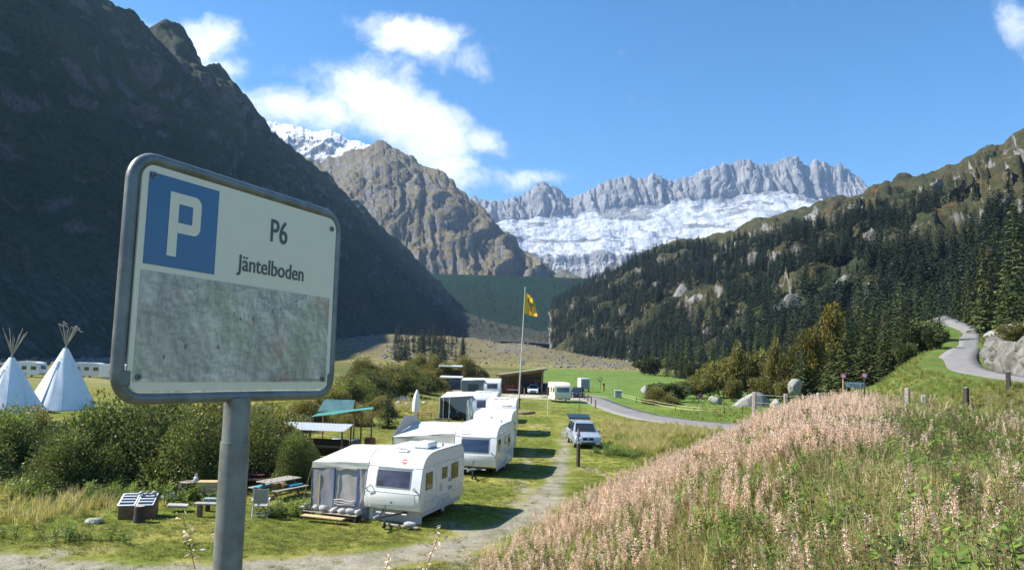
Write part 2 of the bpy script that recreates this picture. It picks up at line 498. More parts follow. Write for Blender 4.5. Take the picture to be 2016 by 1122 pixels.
for (cx_, cy_, cz_), yv in zip(LC, lfY):
    xf = np.interp(yv, [-200, 60, 150, 300, 470, 620, 900, 1200, 1320], [-210, -170, -150, -140, -118, -105, -95, -70, -50])
    LFt.append((xf, yv, hz1(xf, yv) - 2))
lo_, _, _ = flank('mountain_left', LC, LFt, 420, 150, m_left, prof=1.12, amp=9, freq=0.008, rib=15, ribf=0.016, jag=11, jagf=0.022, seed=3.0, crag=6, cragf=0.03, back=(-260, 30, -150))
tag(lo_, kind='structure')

m_mid = mountain_mat('mountain_middle', (0.158, 0.132, 0.074), (0.112, 0.100, 0.060), (0.105, 0.10, 0.098), (0.185, 0.175, 0.168), th=(0.36, 0.60), gs=0.004, scree=(0.2, 0.19, 0.175), bumpd=9.0, rustc=(0.13, 0.085, 0.045), snow=(1.25, 1.5))
MC = [atY(x, y, Y) for x, y, Y in [(420, 400, 2700), (520, 350, 2700), (560, 330, 2690), (600, 322, 2680), (650, 312, 2660), (690, 304, 2640), (722, 293, 2620), (752, 282, 2600), (785, 304, 2560), (830, 325, 2520), (870, 345, 2470), (905, 380, 2410), (945, 412, 2350), (985, 452, 2280), (1020, 485, 2220), (1060, 520, 2150), (1100, 548, 2080), (1135, 565, 2030)]]
MF = [atY(x, y, Y) for x, y, Y in [(560, 640, 1900), (600, 640, 1900), (630, 640, 1890), (660, 640, 1880), (690, 640, 1880), (720, 640, 1870), (745, 640, 1860), (770, 640, 1850), (800, 636, 1840), (830, 630, 1830), (865, 625, 1820), (900, 620, 1810), (940, 615, 1800), (980, 610, 1790), (1020, 605, 1780), (1060, 600, 1780), (1100, 598, 1780), (1140, 596, 1780)]]
mo, _, _ = flank('mountain_middle', MC, MF, 380, 170, m_mid, prof=1.05, amp=14, freq=0.0035, rib=62, ribf=0.0055, jag=18, jagf=0.012, seed=11.0, crag=14, cragf=0.008, back=(120, 500, -300))
tag(mo, kind='structure')
# snow-dusted ridge further back, left of it
m_back = mountain_mat('mountain_snowy', (0.30, 0.30, 0.30), (0.25, 0.25, 0.24), (0.22, 0.215, 0.21), (0.34, 0.335, 0.33), th=(0.5, 0.8), gs=0.003, bumpd=12.0, snow=(0.4, 0.85))
BC = [atY(x, y, Y) for x, y, Y in [(400, 240, 3300), (500, 238, 3300), (530, 243, 3290), (555, 250, 3280), (590, 252, 3270), (620, 262, 3260), (650, 258, 3250), (690, 275, 3240), (730, 290, 3230), (770, 330, 3220), (830, 380, 3200)]]
BF = [atY(x, y, Y) for x, y, Y in [(430, 430, 2750), (500, 420, 2750), (530, 420, 2740), (555, 420, 2740), (590, 420, 2740), (620, 420, 2740), (650, 420, 2740), (690, 420, 2740), (730, 420, 2740), (770, 420, 2740), (830, 430, 2740)]]
bo, _, _ = flank('mountain_snowy', BC, BF, 220, 90, m_back, prof=1.0, amp=16, freq=0.003, rib=24, ribf=0.007, jag=20, jagf=0.012, seed=21.0, crag=20, cragf=.008, back=(0, 600, -300))
tag(bo, kind='structure')

# glacier wall at the head of the valley
def glacier_mat():
    m, N, out = new_mat('glacier_wall')
    geo = N.nt.nodes.new('ShaderNodeNewGeometry')
    p = geo.outputs[0]
    nz = N.nt.nodes.new('ShaderNodeSeparateXYZ')
    N.nt.links.new(geo.outputs[1], nz.inputs[0])
    fl = N.nt.nodes.new('ShaderNodeSeparateColor')
    N.nt.links.new(N.attr('Fl'), fl.inputs[0])
    v, u = fl.outputs[0], fl.outputs[2]
    n1 = N.noise(p, 0.0022, 9, 0.62)
    n2 = N.noise(p, 0.012, 9, 0.68)
    st = N.n('ShaderNodeMapping', {'Vector': p, 'Scale': (1, 1, 0.18)})
    n4 = N.noise(st, 0.014, 9, 0.7)
    rock = N.mix(N.rng(n4, 0.3, 0.7), (0.135, 0.14, 0.155), (0.29, 0.285, 0.28))
    low = N.mix(N.rng(n4, 0.35, 0.62), (0.20, 0.195, 0.19), (0.45, 0.43, 0.41))
    rock = N.mix(N.rng(v, 0.42, 0.3), rock, low)
    # snow apron: between a lower and an upper line, broken by noise
    vn = N.math('ADD', v, N.math('MULTIPLY', N.math('SUBTRACT', n1, 0.5), 0.26))
    vn = N.math('ADD', vn, N.math('MULTIPLY', N.math('SUBTRACT', n2, 0.5), 0.22))
    lower = N.attr('Sn')
    ls = N.nt.nodes.new('ShaderNodeSeparateColor')
    N.nt.links.new(lower, ls.inputs[0])
    a = N.rng(N.math('SUBTRACT', vn, ls.outputs[0]), -0.015, 0.02)
    b = N.rng(N.math('SUBTRACT', vn, ls.outputs[1]), 0.02, -0.015)
    sm = N.math('MULTIPLY', a, b)
    nn = N.math('ADD', nz.outputs[2], N.math('MULTIPLY', N.math('SUBTRACT', n2, 0.5), 0.5))
    sm = N.math('MULTIPLY', sm, N.rng(nn, 0.18, 0.34))
    isl = N.rng(N.noise(N.n('ShaderNodeMapping', {'Vector': p, 'Rotation': (0, .5, 0), 'Scale': (.55, .4, 2.2)}), 0.0045, 9, 0.68), 0.535, 0.575)
    sm = N.math('MULTIPLY', sm, N.math('SUBTRACT', 1.0, isl))
    # snow caught in ledges
    led = N.math('MULTIPLY', N.rng(N.math('ADD', nz.outputs[2], N.math('MULTIPLY', N.math('SUBTRACT', n2, .5), .8)), 0.86, 0.95), N.rng(v, 0.35, 0.5))
    sm = N.math('MAXIMUM', sm, N.math('MULTIPLY', led, 0.8))
    snow = N.mix(N.rng(n2, 0.3, 0.7), (0.27, 0.305, 0.36), (0.52, 0.53, 0.545))
    c = N.mix(sm, rock, snow)
    principled(N, out, c, 0.85, bump=N.n('ShaderNodeMix', {0: sm, 2: N.math('ADD', n4, n2), 3: N.math('MULTIPLY', N.noise(N.n('ShaderNodeMapping', {'Vector': p, 'Scale': (.5, 1, 2)}), 0.02, 8, .68), .7)}), bstr=1.0, bdist=14.0, Specular_IOR_Level=0.1)
    return m
GCp = [(860, 450, 5200), (930, 392, 5150), (960, 402, 5150), (1000, 400, 5140), (1030, 384, 5130), (1062, 368, 5120), (1095, 376, 5110), (1125, 392, 5100), (1160, 378, 5100), (1185, 362, 5090), (1215, 360, 5080), (1235, 352, 5080), (1262, 356, 5070), (1290, 352, 5060), (1315, 360, 5060), (1350, 356, 5050), (1390, 342, 5040), (1420, 330, 5030), (1450, 321, 5020), (1480, 326, 5010), (1520, 324, 5000), (1552, 317, 5000), (1575, 322, 4990), (1605, 325, 4980), (1630, 332, 4970), (1660, 331, 4960), (1685, 350, 4950), (1710, 380, 4940), (1760, 400, 4920), (1850, 380, 4900)]
GC_ = [atY(*q) for q in GCp]
def gl_lines(nu):
    xs = np.linspace(0, len(GCp) - 1, nu)
    px_ = np.interp(xs, np.arange(len(GCp)), [q[0] for q in GCp])
    py_ = np.interp(xs, np.arange(len(GCp)), [q[1] for q in GCp])
    kx = [900, 985, 1040, 1090, 1200, 1300, 1400, 1480, 1540, 1620, 1700]
    lo_y = np.interp(px_, kx, [470, 478, 506, 512, 500, 492, 476, 448, 436, 420, 408])
    hi_y = np.interp(px_, kx, [446, 440, 436, 428, 412, 404, 392, 386, 378, 398, 390])
    return px_, py_, (600 - lo_y) / (600 - py_), (600 - hi_y) / (600 - py_)
def glacier():
    nu, nv = 620, 220
    px_, py_, lo, hi = gl_lines(nu)
    seg = np.linspace(0, 2900, nu)
    jag = 13.0 * (ridged(seg * 0.013, 31.0, 0.5, 6, gain=.6) - 0.45)
    vs = np.linspace(0, 1, nv)
    V = np.repeat(vs[None, :], nu, 0)
    lo2, hi2 = lo[:, None], hi[:, None]
    wig = 0.05 * fbm(seg[:, None] * 0.004 + V * 0, V * 6, 3.0, 4)
    a1 = np.clip(V / lo2, 0, 1)
    a2 = np.clip((V - lo2) / (hi2 - lo2), 0, 1)
    a3 = np.clip((V - hi2) / (1 - hi2 + 1e-6), 0, 1)
    Y = 4000 + 230 * a1 + 720 * a2 + 170 * a3
    PY = 600 + (py_[:, None] - 600) * V - jag[:, None] * S(a3 * 1.2)
    d = np.stack([(px_[:, None] + 0 * V - CX) / F, -(PY - CY) / F, -np.ones_like(V)], -1) @ np.array(CR).T
    P = d * (Y / d[..., 1])[..., None] + np.array([0, 0, HC])
    Nn = np.cross(np.gradient(P, axis=0), np.gradient(P, axis=1))
    Nn /= np.linalg.norm(Nn, axis=-1, keepdims=True)
    if Nn[..., 2].mean() < 0:
        Nn = -Nn
    inside = S((V - lo2 + .03) / .06) * S((hi2 + .03 - V) / .06)
    wn = fbm(P[..., 0] * .0016, P[..., 1] * .0016, P[..., 2] * .0016, 4)
    ribs = ridged((P[..., 0] + 80 * wn) * 0.0062, P[..., 2] * .0012, 2.0, 6, gain=.55)
    crag = ridged(P[..., 0] * .008, P[..., 1] * .008, P[..., 2] * .006, 6, gain=.55)
    ice = fbm(P[..., 0] * .004, P[..., 1] * .0022, 1.0, 6, gain=.55)
    D = (85 * (ribs - .4) * np.where(V > lo2, 1.0, .45) + np.where(V > lo2, 14, 24) * (crag - .3)) * (1 - inside) * (1 - .55 * S((V - .9) / .1)) + (34 * ice + 14 * (ridged(P[..., 0] * .006, P[..., 1] * .012, 5.0, 5) - .3)) * inside
    D *= S(V / .08)
    Nh = Nn.copy()
    Nh[..., 0] *= 1.0
    P = P + Nh * D[..., None]
    back = P[:, -1:, :] + np.array([0, 700, -500.0])
    P = np.concatenate([P, back], 1)
    Vc = np.concatenate([V, np.ones((nu, 1))], 1)
    cols = np.stack([Vc, Vc * 0, np.repeat(np.linspace(0, 1, nu)[:, None], nv + 1, 1)], -1)
    o = mesh_obj('glacier_mountain', P.reshape(-1, 3), grid_faces(nu, nv + 1), glacier_mat(), smooth=True, cols=cols.reshape(-1, 3), cname='Fl')
    nz = np.zeros(len(o.data.polygons) * 3)
    o.data.polygons.foreach_get('normal', nz)
    if nz.reshape(-1, 3)[:, 2].mean() < 0:
        o.data.flip_normals()
    return o
go_ = glacier()
tag(go_, kind='structure')
def gl_snow():
    nu = 620
    nvp = len(go_.data.vertices) // nu
    _, _, lo, hi = gl_lines(nu)
    c = np.ones((nu, nvp, 4), np.float32)
    c[..., 0] = lo[:, None]
    c[..., 1] = hi[:, None]
    a = go_.data.color_attributes.new('Sn', 'FLOAT_COLOR', 'POINT')
    a.data.foreach_set('color', c.ravel())
gl_snow()

# forested hillside on the right
m_right = mountain_mat('hillside_right', (0.058, 0.056, 0.026), (0.034, 0.044, 0.022), (0.11, 0.105, 0.095), (0.25, 0.24, 0.225), th=(0.24, 0.42), gs=0.014, bumpd=3.0, rustc=(0.115, 0.072, 0.030))
RCp = [(1090, 600, 1330), (1120, 580, 1280), (1160, 560, 1220), (1195, 546, 1160), (1225, 530, 1100), (1260, 503, 1040), (1300, 482, 980), (1350, 474, 940), (1400, 468, 910), (1450, 456, 880), (1500, 440, 850), (1550, 422, 825), (1600, 405, 800), (1650, 392, 780), (1700, 378, 760), (1745, 366, 735), (1780, 356, 710), (1830, 348, 690), (1870, 326, 670), (1900, 310, 655), (1940, 296, 640), (1975, 285, 625), (2016, 262, 605), (2100, 215, 580), (2250, 150, 540), (2500, 80, 500)]
RC = [atY(*q) for q in RCp]
RFp = [(1085, 800), (1090, 760), (1100, 720), (1115, 680), (1135, 640), (1160, 600), (1185, 560), (1210, 520), (1235, 490), (1260, 455), (1285, 420), (1310, 390), (1335, 355), (1365, 320), (1400, 290), (1440, 262), (1490, 240), (1545, 222), (1610, 208), (1680, 198), (1760, 190), (1850, 184), (1950, 180), (2080, 178), (2300, 175), (2600, 175)]
RF = []
for q in RFp:
    p = ground(*q)
    p.z -= 1.5
    RF.append(p)
ro, rP, rvs = flank('hillside_right', RC, RF, 420, 170, m_right, prof=1.12, amp=13, freq=0.008, rib=9, ribf=0.016, jag=7, jagf=0.025, seed=41.0, crag=5, cragf=.03, back=(80, 250, -60), steps=26.0)
tag(ro, kind='structure')

# dam
def dam():
    m, N, out = new_mat('shaded_dam_turf')
    p = N.pos()
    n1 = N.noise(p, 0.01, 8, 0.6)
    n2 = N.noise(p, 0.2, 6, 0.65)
    c = N.mix(N.rng(n1, 0.3, 0.7), (0.004, 0.019, 0.011), (0.007, 0.026, 0.014))  # turf colours taken far below grass; the cloud shadow is put into them
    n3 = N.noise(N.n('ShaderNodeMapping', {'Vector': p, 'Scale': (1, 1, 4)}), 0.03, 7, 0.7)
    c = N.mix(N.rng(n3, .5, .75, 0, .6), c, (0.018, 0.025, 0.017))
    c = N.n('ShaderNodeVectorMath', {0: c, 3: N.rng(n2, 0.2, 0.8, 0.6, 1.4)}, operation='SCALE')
    principled(N, out, c, 0.95, bump=n2, bstr=0.8, bdist=1.0, Specular_IOR_Level=0.1)
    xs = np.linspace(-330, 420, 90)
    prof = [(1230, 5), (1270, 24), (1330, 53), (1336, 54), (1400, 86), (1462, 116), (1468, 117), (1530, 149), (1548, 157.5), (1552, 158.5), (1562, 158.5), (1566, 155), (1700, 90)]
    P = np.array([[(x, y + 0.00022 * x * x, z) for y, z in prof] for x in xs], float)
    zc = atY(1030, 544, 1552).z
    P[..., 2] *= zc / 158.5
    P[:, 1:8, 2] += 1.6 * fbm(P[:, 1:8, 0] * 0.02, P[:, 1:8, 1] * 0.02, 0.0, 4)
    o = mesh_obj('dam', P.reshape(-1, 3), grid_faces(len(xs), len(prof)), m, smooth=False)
    tag(o, 'green turf-covered dam wall, cloud shade in its colour, closing off the valley', 'dam')
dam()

# scree fan running down from the left abutment of the dam
m_fan = mountain_mat('scree_fan', (0.034, 0.040, 0.030), (0.050, 0.050, 0.036), (0.075, 0.078, 0.082), (0.13, 0.13, 0.132), th=(0.55, 0.8), gs=0.02, bumpd=2.0, scree=(0.13, 0.13, 0.13))  # rock and grass tones darkened; the fan's shade is put into the colour
FC = [atY(x, y, Y) for x, y, Y in [(800, 545, 1500), (840, 572, 1440), (880, 598, 1370), (920, 618, 1310), (970, 634, 1250), (1020, 646, 1200), (1070, 654, 1170), (1130, 656, 1160)]]
FF = [atY(x, y, Y) for x, y, Y in [(800, 665, 900), (840, 670, 900), (890, 672, 920), (940, 672, 940), (990, 672, 960), (1040, 674, 960), (1090, 678, 940), (1150, 682, 930)]]
fo_, _, _ = flank('scree_fan', FC, FF, 160, 60, m_fan, prof=1.1, amp=4, freq=0.012, rib=4, ribf=0.03, jag=3, jagf=0.03, seed=51.0, back=(30, 120, -20), crag=3, cragf=.05)
tag(fo_, kind='structure')

# ------------------------------------------------------------------ roads
def ribbon(name, L, R, mat, lift=0.03, n=5):
    L, R = np.asarray(L), np.asarray(R)
    t = np.linspace(0, 1, n)[None, :, None]
    P = L[:, None, :] * (1 - t) + R[:, None, :] * t
    P[..., 2] += lift + 0.03 * (1 - (2 * t[..., 0] - 1) ** 2)
    P = np.concatenate([P[:, :1] + np.array([0, 0, -0.5]), P, P[:, -1:] + np.array([0, 0, -0.5])], 1)
    o = mesh_obj(name, P.reshape(-1, 3), grid_faces(len(L), P.shape[1])[:, ::-1].copy(), mat, smooth=False)
    return tag(o, kind='structure')
def asphalt_mat():
    m, N, out = new_mat('asphalt')
    p = N.pos()
    n1 = N.noise(p, 0.8, 6, 0.6)
    n2 = N.noise(p, 25, 3, 0.7)
    c = N.mix(N.rng(n1, 0.3, 0.7), (0.185, 0.178, 0.172), (0.235, 0.226, 0.216))
    c = N.n('ShaderNodeVectorMath', {0: c, 3: N.rng(n2, 0.2, 0.8, 0.8, 1.2)}, operation='SCALE')
    principled(N, out, c, 0.9, bump=n2, bstr=0.3, bdist=0.01, Specular_IOR_Level=0.2)
    return m
m_asph = asphalt_mat()
ribbon('upper_road', URL, URR, m_asph)
lr = smooth_poly([(24, 71.5, 0), (19.5, 75, 0), (15.2, 82, 0), (13.4, 92, 0), (12.6, 104, 0), (11.6, 116, 0), (7, 122, 0), (-2, 124, 0)], 50)
tn = np.gradient(lr, axis=0)
tn /= np.linalg.norm(tn[:, :2], axis=1)[:, None] + 1e-9
nrm = np.stack([-tn[:, 1], tn[:, 0], tn[:, 2] * 0], 1)
hw = np.interp(np.linspace(0, 1, 50), [0, .2, .45, 1], [3.4, 3.0, 2.1, 2.3])[:, None]
LL, LR_ = lr + nrm * hw, lr - nrm * hw
for A in (LL, LR_):
    A[:, 2] = hz(A[:, 0], A[:, 1])
ribbon('lower_road', LL, LR_, m_asph, lift=0.06)

# ------------------------------------------------------------------ foliage builder
rs = np.random.RandomState(5)
def unit(v):
    return v / (np.linalg.norm(v, axis=-1, keepdims=True) + 1e-9)
class LB:
    def __init__(s):
        s.v, s.f, s.c, s.n = [], [], [], 0
    def leaves(s, P, D, L, W, C, side=None, fold=0.0):
        """diamond leaves: base P, direction D"""
        n = len(P)
        D = unit(D)
        if side is None:
            side = rs.normal(size=(n, 3))
        side = unit(side - (side * D).sum(1, keepdims=True) * D)
        L = np.broadcast_to(np.asarray(L, float), (n,))[:, None]
        W = np.broadcast_to(np.asarray(W, float), (n,))[:, None]
        up = np.cross(D, side)
        mid = P + D * L * 0.45 + up * L * fold
        q = np.stack([P, mid + side * W * 0.5, P + D * L, mid - side * W * 0.5], 1)
        s.v.append(q.reshape(-1, 3))
        s.f.append((np.arange(n)[:, None] * 4 + np.array([0, 1, 2, 3])[None, :]) + s.n)
        s.c.append(np.repeat(np.broadcast_to(np.asarray(C, float), (n, 3)), 4, 0))
        s.n += 4 * n
    def tube(s, pts, r0, r1, col, k=4):
        pts = np.asarray(pts, float)
        m = len(pts)
        t = unit(np.gradient(pts, axis=0))
        a = unit(np.cross(t, np.array([0.31, 0.77, 0.55])))
        b = np.cross(t, a)
        ang = np.arange(k) / k * 2 * np.pi
        r = np.linspace(r0, r1, m)[:, None, None]
        P = pts[:, None, :] + r * (np.cos(ang)[None, :, None] * a[:, None, :] + np.sin(ang)[None, :, None] * b[:, None, :])
        s.v.append(P.reshape(-1, 3))
        i = np.arange(m - 1)[:, None] * k
        j = np.arange(k)[None, :]
        f = np.stack([i + j, i + (j + 1) % k, i + k + (j + 1) % k, i + k + j], -1).reshape(-1, 4)
        s.f.append(f + s.n)
        s.c.append(np.broadcast_to(np.asarray(col, float), (m * k, 3)))
        s.n += m * k
    def arrays(s):
        return np.concatenate(s.v), np.concatenate(s.f), np.concatenate(s.c)
    def build(s, name, mat, parent=None, link=True):
        v, f, c = s.arrays()
        return mesh_obj(name, v, f, mat, parent, cols=c, link=link)
def foliage_mat(name, trans=0.3, rough=0.6, vr=0.25, spec=0.3):
    m, N, out = new_mat(name)
    c = N.attr('Col')
    r = N.n('ShaderNodeObjectInfo', out=5)
    c = N.n('ShaderNodeVectorMath', {0: c, 3: N.rng(r, 0, 1, 1 - vr, 1 + vr, smooth=False)}, operation='SCALE')
    p = N.nt.nodes.new('ShaderNodeBsdfPrincipled')
    N.set(p.inputs['Base Color'], c)
    N.set(p.inputs['Roughness'], rough)
    N.set(p.inputs['Specular IOR Level'], spec)
    t = N.n('ShaderNodeBsdfTranslucent', {'Color': N.n('ShaderNodeVectorMath', {0: c, 1: (1.25, 1.25, 0.9)}, operation='MULTIPLY')})
    mx = N.n('ShaderNodeMixShader', {0: trans, 1: p.outputs[0], 2: t})
    N.nt.links.new(mx, out.inputs[0])
    return m
m_fol = foliage_mat('foliage', rough=.5, spec=.45, trans=.4)
m_ndl = foliage_mat('needles', trans=0.12, rough=0.7, vr=0.5, spec=0.2)
m_bark = surf('bark', (0.10, 0.075, 0.055), 0.9, 0.35, 8, 0.8)
def pal(cols, n, jit=0.15):
    c = np.array(cols, float)[rs.randint(0, len(cols), n)]
    return c * (1 + rs.uniform(-jit, jit, (n, 1))) * (1 + rs.uniform(-jit * .4, jit * .4, (n, 3)))

def spruce_mesh(name, H=14.0, R=2.9, whorls=34, nb=9, nodes=6, spray=0.62, cols=((0.052, 0.072, 0.022), (0.072, 0.090, 0.026), (0.036, 0.054, 0.020)), bare=0.04, taper=0.85):
    b = LB()
    for w_ in range(whorls):
        f = bare + (0.985 - bare) * (w_ / (whorls - 1)) ** 0.92
        z = H * f
        r = R * (1 - f) ** taper * rs.uniform(0.78, 1.12) + 0.12
        k = max(4, int(nb * (0.5 + 0.5 * (1 - f))))
        az0 = rs.uniform(0, 6.28)
        for i in range(k):
            az = az0 + i / k * 6.283 + rs.uniform(-.3, .3)
            rr = r * rs.uniform(0.7, 1.15)
            dr = np.array([math.cos(az), math.sin(az), 0])
            sd = np.array([-math.sin(az), math.cos(az), 0])
            m = max(2, int(nodes * (0.35 + 0.65 * (1 - f))))
            t = (np.arange(m) + rs.uniform(0, 1, m)) / m
            zz = z - rr * (0.42 * t - 0.16 * t * t) + rs.uniform(-.1, .1, m)
            P = dr[None, :] * (rr * t)[:, None] + np.stack([t * 0, t * 0, zz], 1)
            for sg in (-1, 1):
                sp = spray * rs.uniform(0.7, 1.25, m) * (0.6 + 0.5 * (1 - f))
                D = dr[None, :] * rs.uniform(0.5, 1.0, (m, 1)) + sg * sd[None, :] * rs.uniform(0.5, 1.0, (m, 1)) + np.array([0, 0, 1.0])[None, :] * rs.uniform(-0.75, -0.1, (m, 1))
                b.leaves(P, D, sp, sp * 0.5, pal(cols, m), side=np.cross(D, np.array([0, 0, 1.0])) + rs.normal(size=(m, 3)) * .35, fold=0.05)
    n = 8
    b.leaves(np.tile([[0, 0, H * 0.955]], (n, 1)), rs.normal(size=(n, 3)) * .35 + [0, 0, 1], H * 0.05, 0.14, pal(cols, n))
    return b.build(name, m_ndl, link=False).data
def trunk_mesh(name, H, r, col=(0.1, 0.075, 0.055), limbs=0, spread=2.0, top=0.95):
    b = LB()
    z = np.linspace(-0.4, H * top, 7)
    pts = np.stack([0.03 * H * 0.3 * np.sin(z), 0.03 * H * 0.3 * np.cos(z * 1.3) - 0.03 * H * .3, z], 1)
    b.tube(pts, r, r * 0.15, col, 7)
    for i in range(limbs):
        az = rs.uniform(0, 6.28)
        z0 = H * rs.uniform(0.12, 0.6)
        t = np.linspace(0, 1, 5)[:, None]
        e = np.array([math.cos(az) * spread, math.sin(az) * spread, H * rs.uniform(.2, .4)])
        b.tube(np.array([0, 0, z0]) + e * np.concatenate([t, t, t ** 1.3], 1), r * 0.45, r * 0.08, col, 5)
    return b.build(name, m_bark, link=False).data
def crown_mesh(name, rx, ry, rz, zc, n, leaf, cols, lobes=16, dome=False, seed=0, shell=(0.55, 1.05)):
    b = LB()
    r2 = np.random.RandomState(seed)
    cen, rad = [], []
    for i in range(lobes):
        d = r2.normal(size=3)
        d /= np.linalg.norm(d)
        if dome:
            d[2] = abs(d[2]) * 1.0 - 0.12
        q = r2.uniform(*((0.45, 0.86) if dome else (0.35, 0.72)))
        cen.append(d * q)
        rad.append(r2.uniform(*((0.15, 0.36) if dome else (0.24, 0.44))))
    cen, rad = np.array(cen), np.array(rad)
    idx = r2.choice(lobes, n, p=rad ** 2 / (rad ** 2).sum())
    d = unit(r2.normal(size=(n, 3)))
    P = cen[idx] + d * (rad[idx] * r2.uniform(*shell, n) ** 0.6)[:, None]
    P = P * np.array([rx, ry, rz]) + np.array([0, 0, zc])
    if dome:
        P[:, 2] = np.abs(P[:, 2])
    D = d * 0.9 + r2.normal(size=(n, 3)) * 0.6 + np.array([0, 0, 0.25])
    L = leaf * r2.uniform(0.6, 1.4, n)
    lobe_tone = (1 + r2.uniform(-.35, .35, lobes))[idx][:, None]
    b.leaves(P, D, L, L * r2.uniform(0.5, 0.8, n), pal(cols, n, 0.25) * lobe_tone, fold=0.08)
    if dome:
        for k in range(70):
            dd = unit(r2.normal(size=3))
            dd[2] = abs(dd[2])
            s0 = cen[r2.randint(lobes)] * np.array([rx, ry, rz])
            s0[2] = abs(s0[2])
            ln = r2.uniform(.25, .55)
            e_ = s0 + dd * ln + np.array([0, 0, .12])
            m = 26
            t_ = r2.uniform(.3, 1.0, m)[:, None]
            b.leaves(s0 + (e_ - s0) * t_, dd * .5 + r2.normal(size=(m, 3)) * .8, leaf * r2.uniform(.7, 1.4, m), leaf * .55, pal(cols, m, .25))
    return b.build(name, m_fol, link=False).data
def put(name, data, parent=None, loc=None, rz=None, sc=None, label=None):
    o = bpy.data.objects.new(name, data)
    COL.objects.link(o)
    if parent: o.parent = parent
    if loc is not None: o.location = loc
    if rz is not None: o.rotation_euler = (0, 0, rz)
    if sc is not None: o.scale = sc if isinstance(sc, (tuple, list, Vector)) else (sc,) * 3
    if label: o['label'] = label
    return o
SPR = [spruce_mesh('spruce_crown', 14, 2.7, 34, 9, 6), spruce_mesh('spruce_crown', 14, 3.1, 30, 9, 7, spray=0.7), spruce_mesh('spruce_crown', 14, 2.3, 36, 8, 5, cols=((0.065, 0.080, 0.024), (0.088, 0.10, 0.028), (0.045, 0.062, 0.020)))]
SPRT = trunk_mesh('spruce_trunk', 14, 0.22)
FSP = [spruce_mesh('spruce_crown', 10, rr, 15, 7, 2, spray=1.0, cols=((0.022, 0.038, 0.022), (0.030, 0.048, 0.026), (0.016, 0.028, 0.018))) for rr in (1.7, 2.0, 1.45)]
FSPT = trunk_mesh('spruce_trunk', 10, 0.16)
def tree(name, crown, trunk, loc, sc, rz, label, group=None, cat='tree'):
    e = thing(name, label, cat, loc, rz, group)
    e.scale = sc if isinstance(sc, tuple) else (sc,) * 3
    put('trunk', trunk, e)
    put('crown', crown, e)
    return e
def spruce(px, ytop, Y, label, width=1.0, zoff=0.0, group='spruces at the edge of the upper road'):
    p = ground(px, Y)
    h = atY(px, ytop, Y).z - p.z
    s = h / 14.0
    tree('spruce_tree', random.choice(SPR), SPRT, p, (s * width, s * width, s), random.uniform(0, 6), label, group)

# scatter by instancing
def scatter(name, P, rz, sc, idx, protos, label, cat, tilt=None, parent=None):
    me = bpy.data.meshes.new(name)
    n = len(P)
    me.vertices.add(n)
    me.vertices.foreach_set('co', np.asarray(P, np.float32).ravel())
    rot = np.zeros((n, 3), np.float32)
    rot[:, 2] = rz
    if tilt is not None:
        rot[:, 0] = tilt[:, 0]
        rot[:, 1] = tilt[:, 1]
    a = me.attributes.new('rot', 'FLOAT_VECTOR', 'POINT')
    a.data.foreach_set('vector', rot.ravel())
    a = me.attributes.new('scl', 'FLOAT', 'POINT')
    a.data.foreach_set('value', np.asarray(sc, np.float32))
    a = me.attributes.new('pid', 'INT', 'POINT')
    a.data.foreach_set('value', np.asarray(idx, np.int32))
    o = bpy.data.objects.new(name, me)
    COL.objects.link(o)
    c = bpy.data.collections.new(name + '_kinds')
    for i, d in enumerate(protos):
        c.objects.link(bpy.data.objects.new('%02d_%s' % (i, name), d))
    g = bpy.data.node_groups.new(name, 'GeometryNodeTree')
    g.interface.new_socket('Geometry', in_out='INPUT', socket_type='NodeSocketGeometry')
    g.interface.new_socket('Geometry', in_out='OUTPUT', socket_type='NodeSocketGeometry')
    G = NT(g)
    gi = g.nodes.new('NodeGroupInput')
    go = g.nodes.new('NodeGroupOutput')
    def na(nm, dt):
        nd = g.nodes.new('GeometryNodeInputNamedAttribute')
        nd.data_type = dt
        nd.inputs[0].default_value = nm
        return next(q for q in nd.outputs if q.enabled)
    ci = g.nodes.new('GeometryNodeCollectionInfo')
    ci.inputs[0].default_value = c
    ci.inputs[1].default_value = True
    ci.inputs[2].default_value = True
    io = g.nodes.new('GeometryNodeInstanceOnPoints')
    g.links.new(gi.outputs[0], io.inputs['Points'])
    g.links.new(ci.outputs[0], io.inputs['Instance'])
    io.inputs['Pick Instance'].default_value = True
    g.links.new(na('pid', 'INT'), io.inputs['Instance Index'])
    e2r = g.nodes.new('FunctionNodeEulerToRotation')
    g.links.new(na('rot', 'FLOAT_VECTOR'), e2r.inputs[0])
    g.links.new(e2r.outputs[0], io.inputs['Rotation'])
    g.links.new(na('scl', 'FLOAT'), io.inputs['Scale'])
    g.links.new(io.outputs[0], go.inputs[0])
    md = o.modifiers.new('scatter', 'NODES')
    md.node_group = g
    return tag(o, label, cat, kind='stuff')

# ------------------------------------------------------------------ forest on the right hillside
def project(P):
    q = (np.asarray(P) - np.array([0, 0, HC])) @ np.array(CR)
    return CX - F * q[:, 0] / q[:, 2], CY + F * q[:, 1] / q[:, 2]
nu_, nv_ = rP.shape[:2]
dUu = np.gradient(rP, axis=0)
dVv = np.gradient(rP, axis=1)
RN = np.cross(dUu, dVv)
area = np.linalg.norm(RN, axis=-1)
RN = np.abs(RN[..., 2]) / (area + 1e-9)
pr = area.ravel() / area.sum()
NT_ = 16500
pick = rs.choice(len(pr), NT_, p=pr)
FP = rP.reshape(-1, 3)[pick] + rs.uniform(-1.5, 1.5, (NT_, 3)) * np.array([1, 1, 0])
fx_, fy_ = project(FP)
vv_ = (pick % nv_) / (nv_ - 1.0)
line = np.interp(fx_, [1100, 1300, 1500, 1650, 1750, 1850, 1950, 2016, 2300], [585, 503, 482, 450, 424, 410, 402, 404, 360])
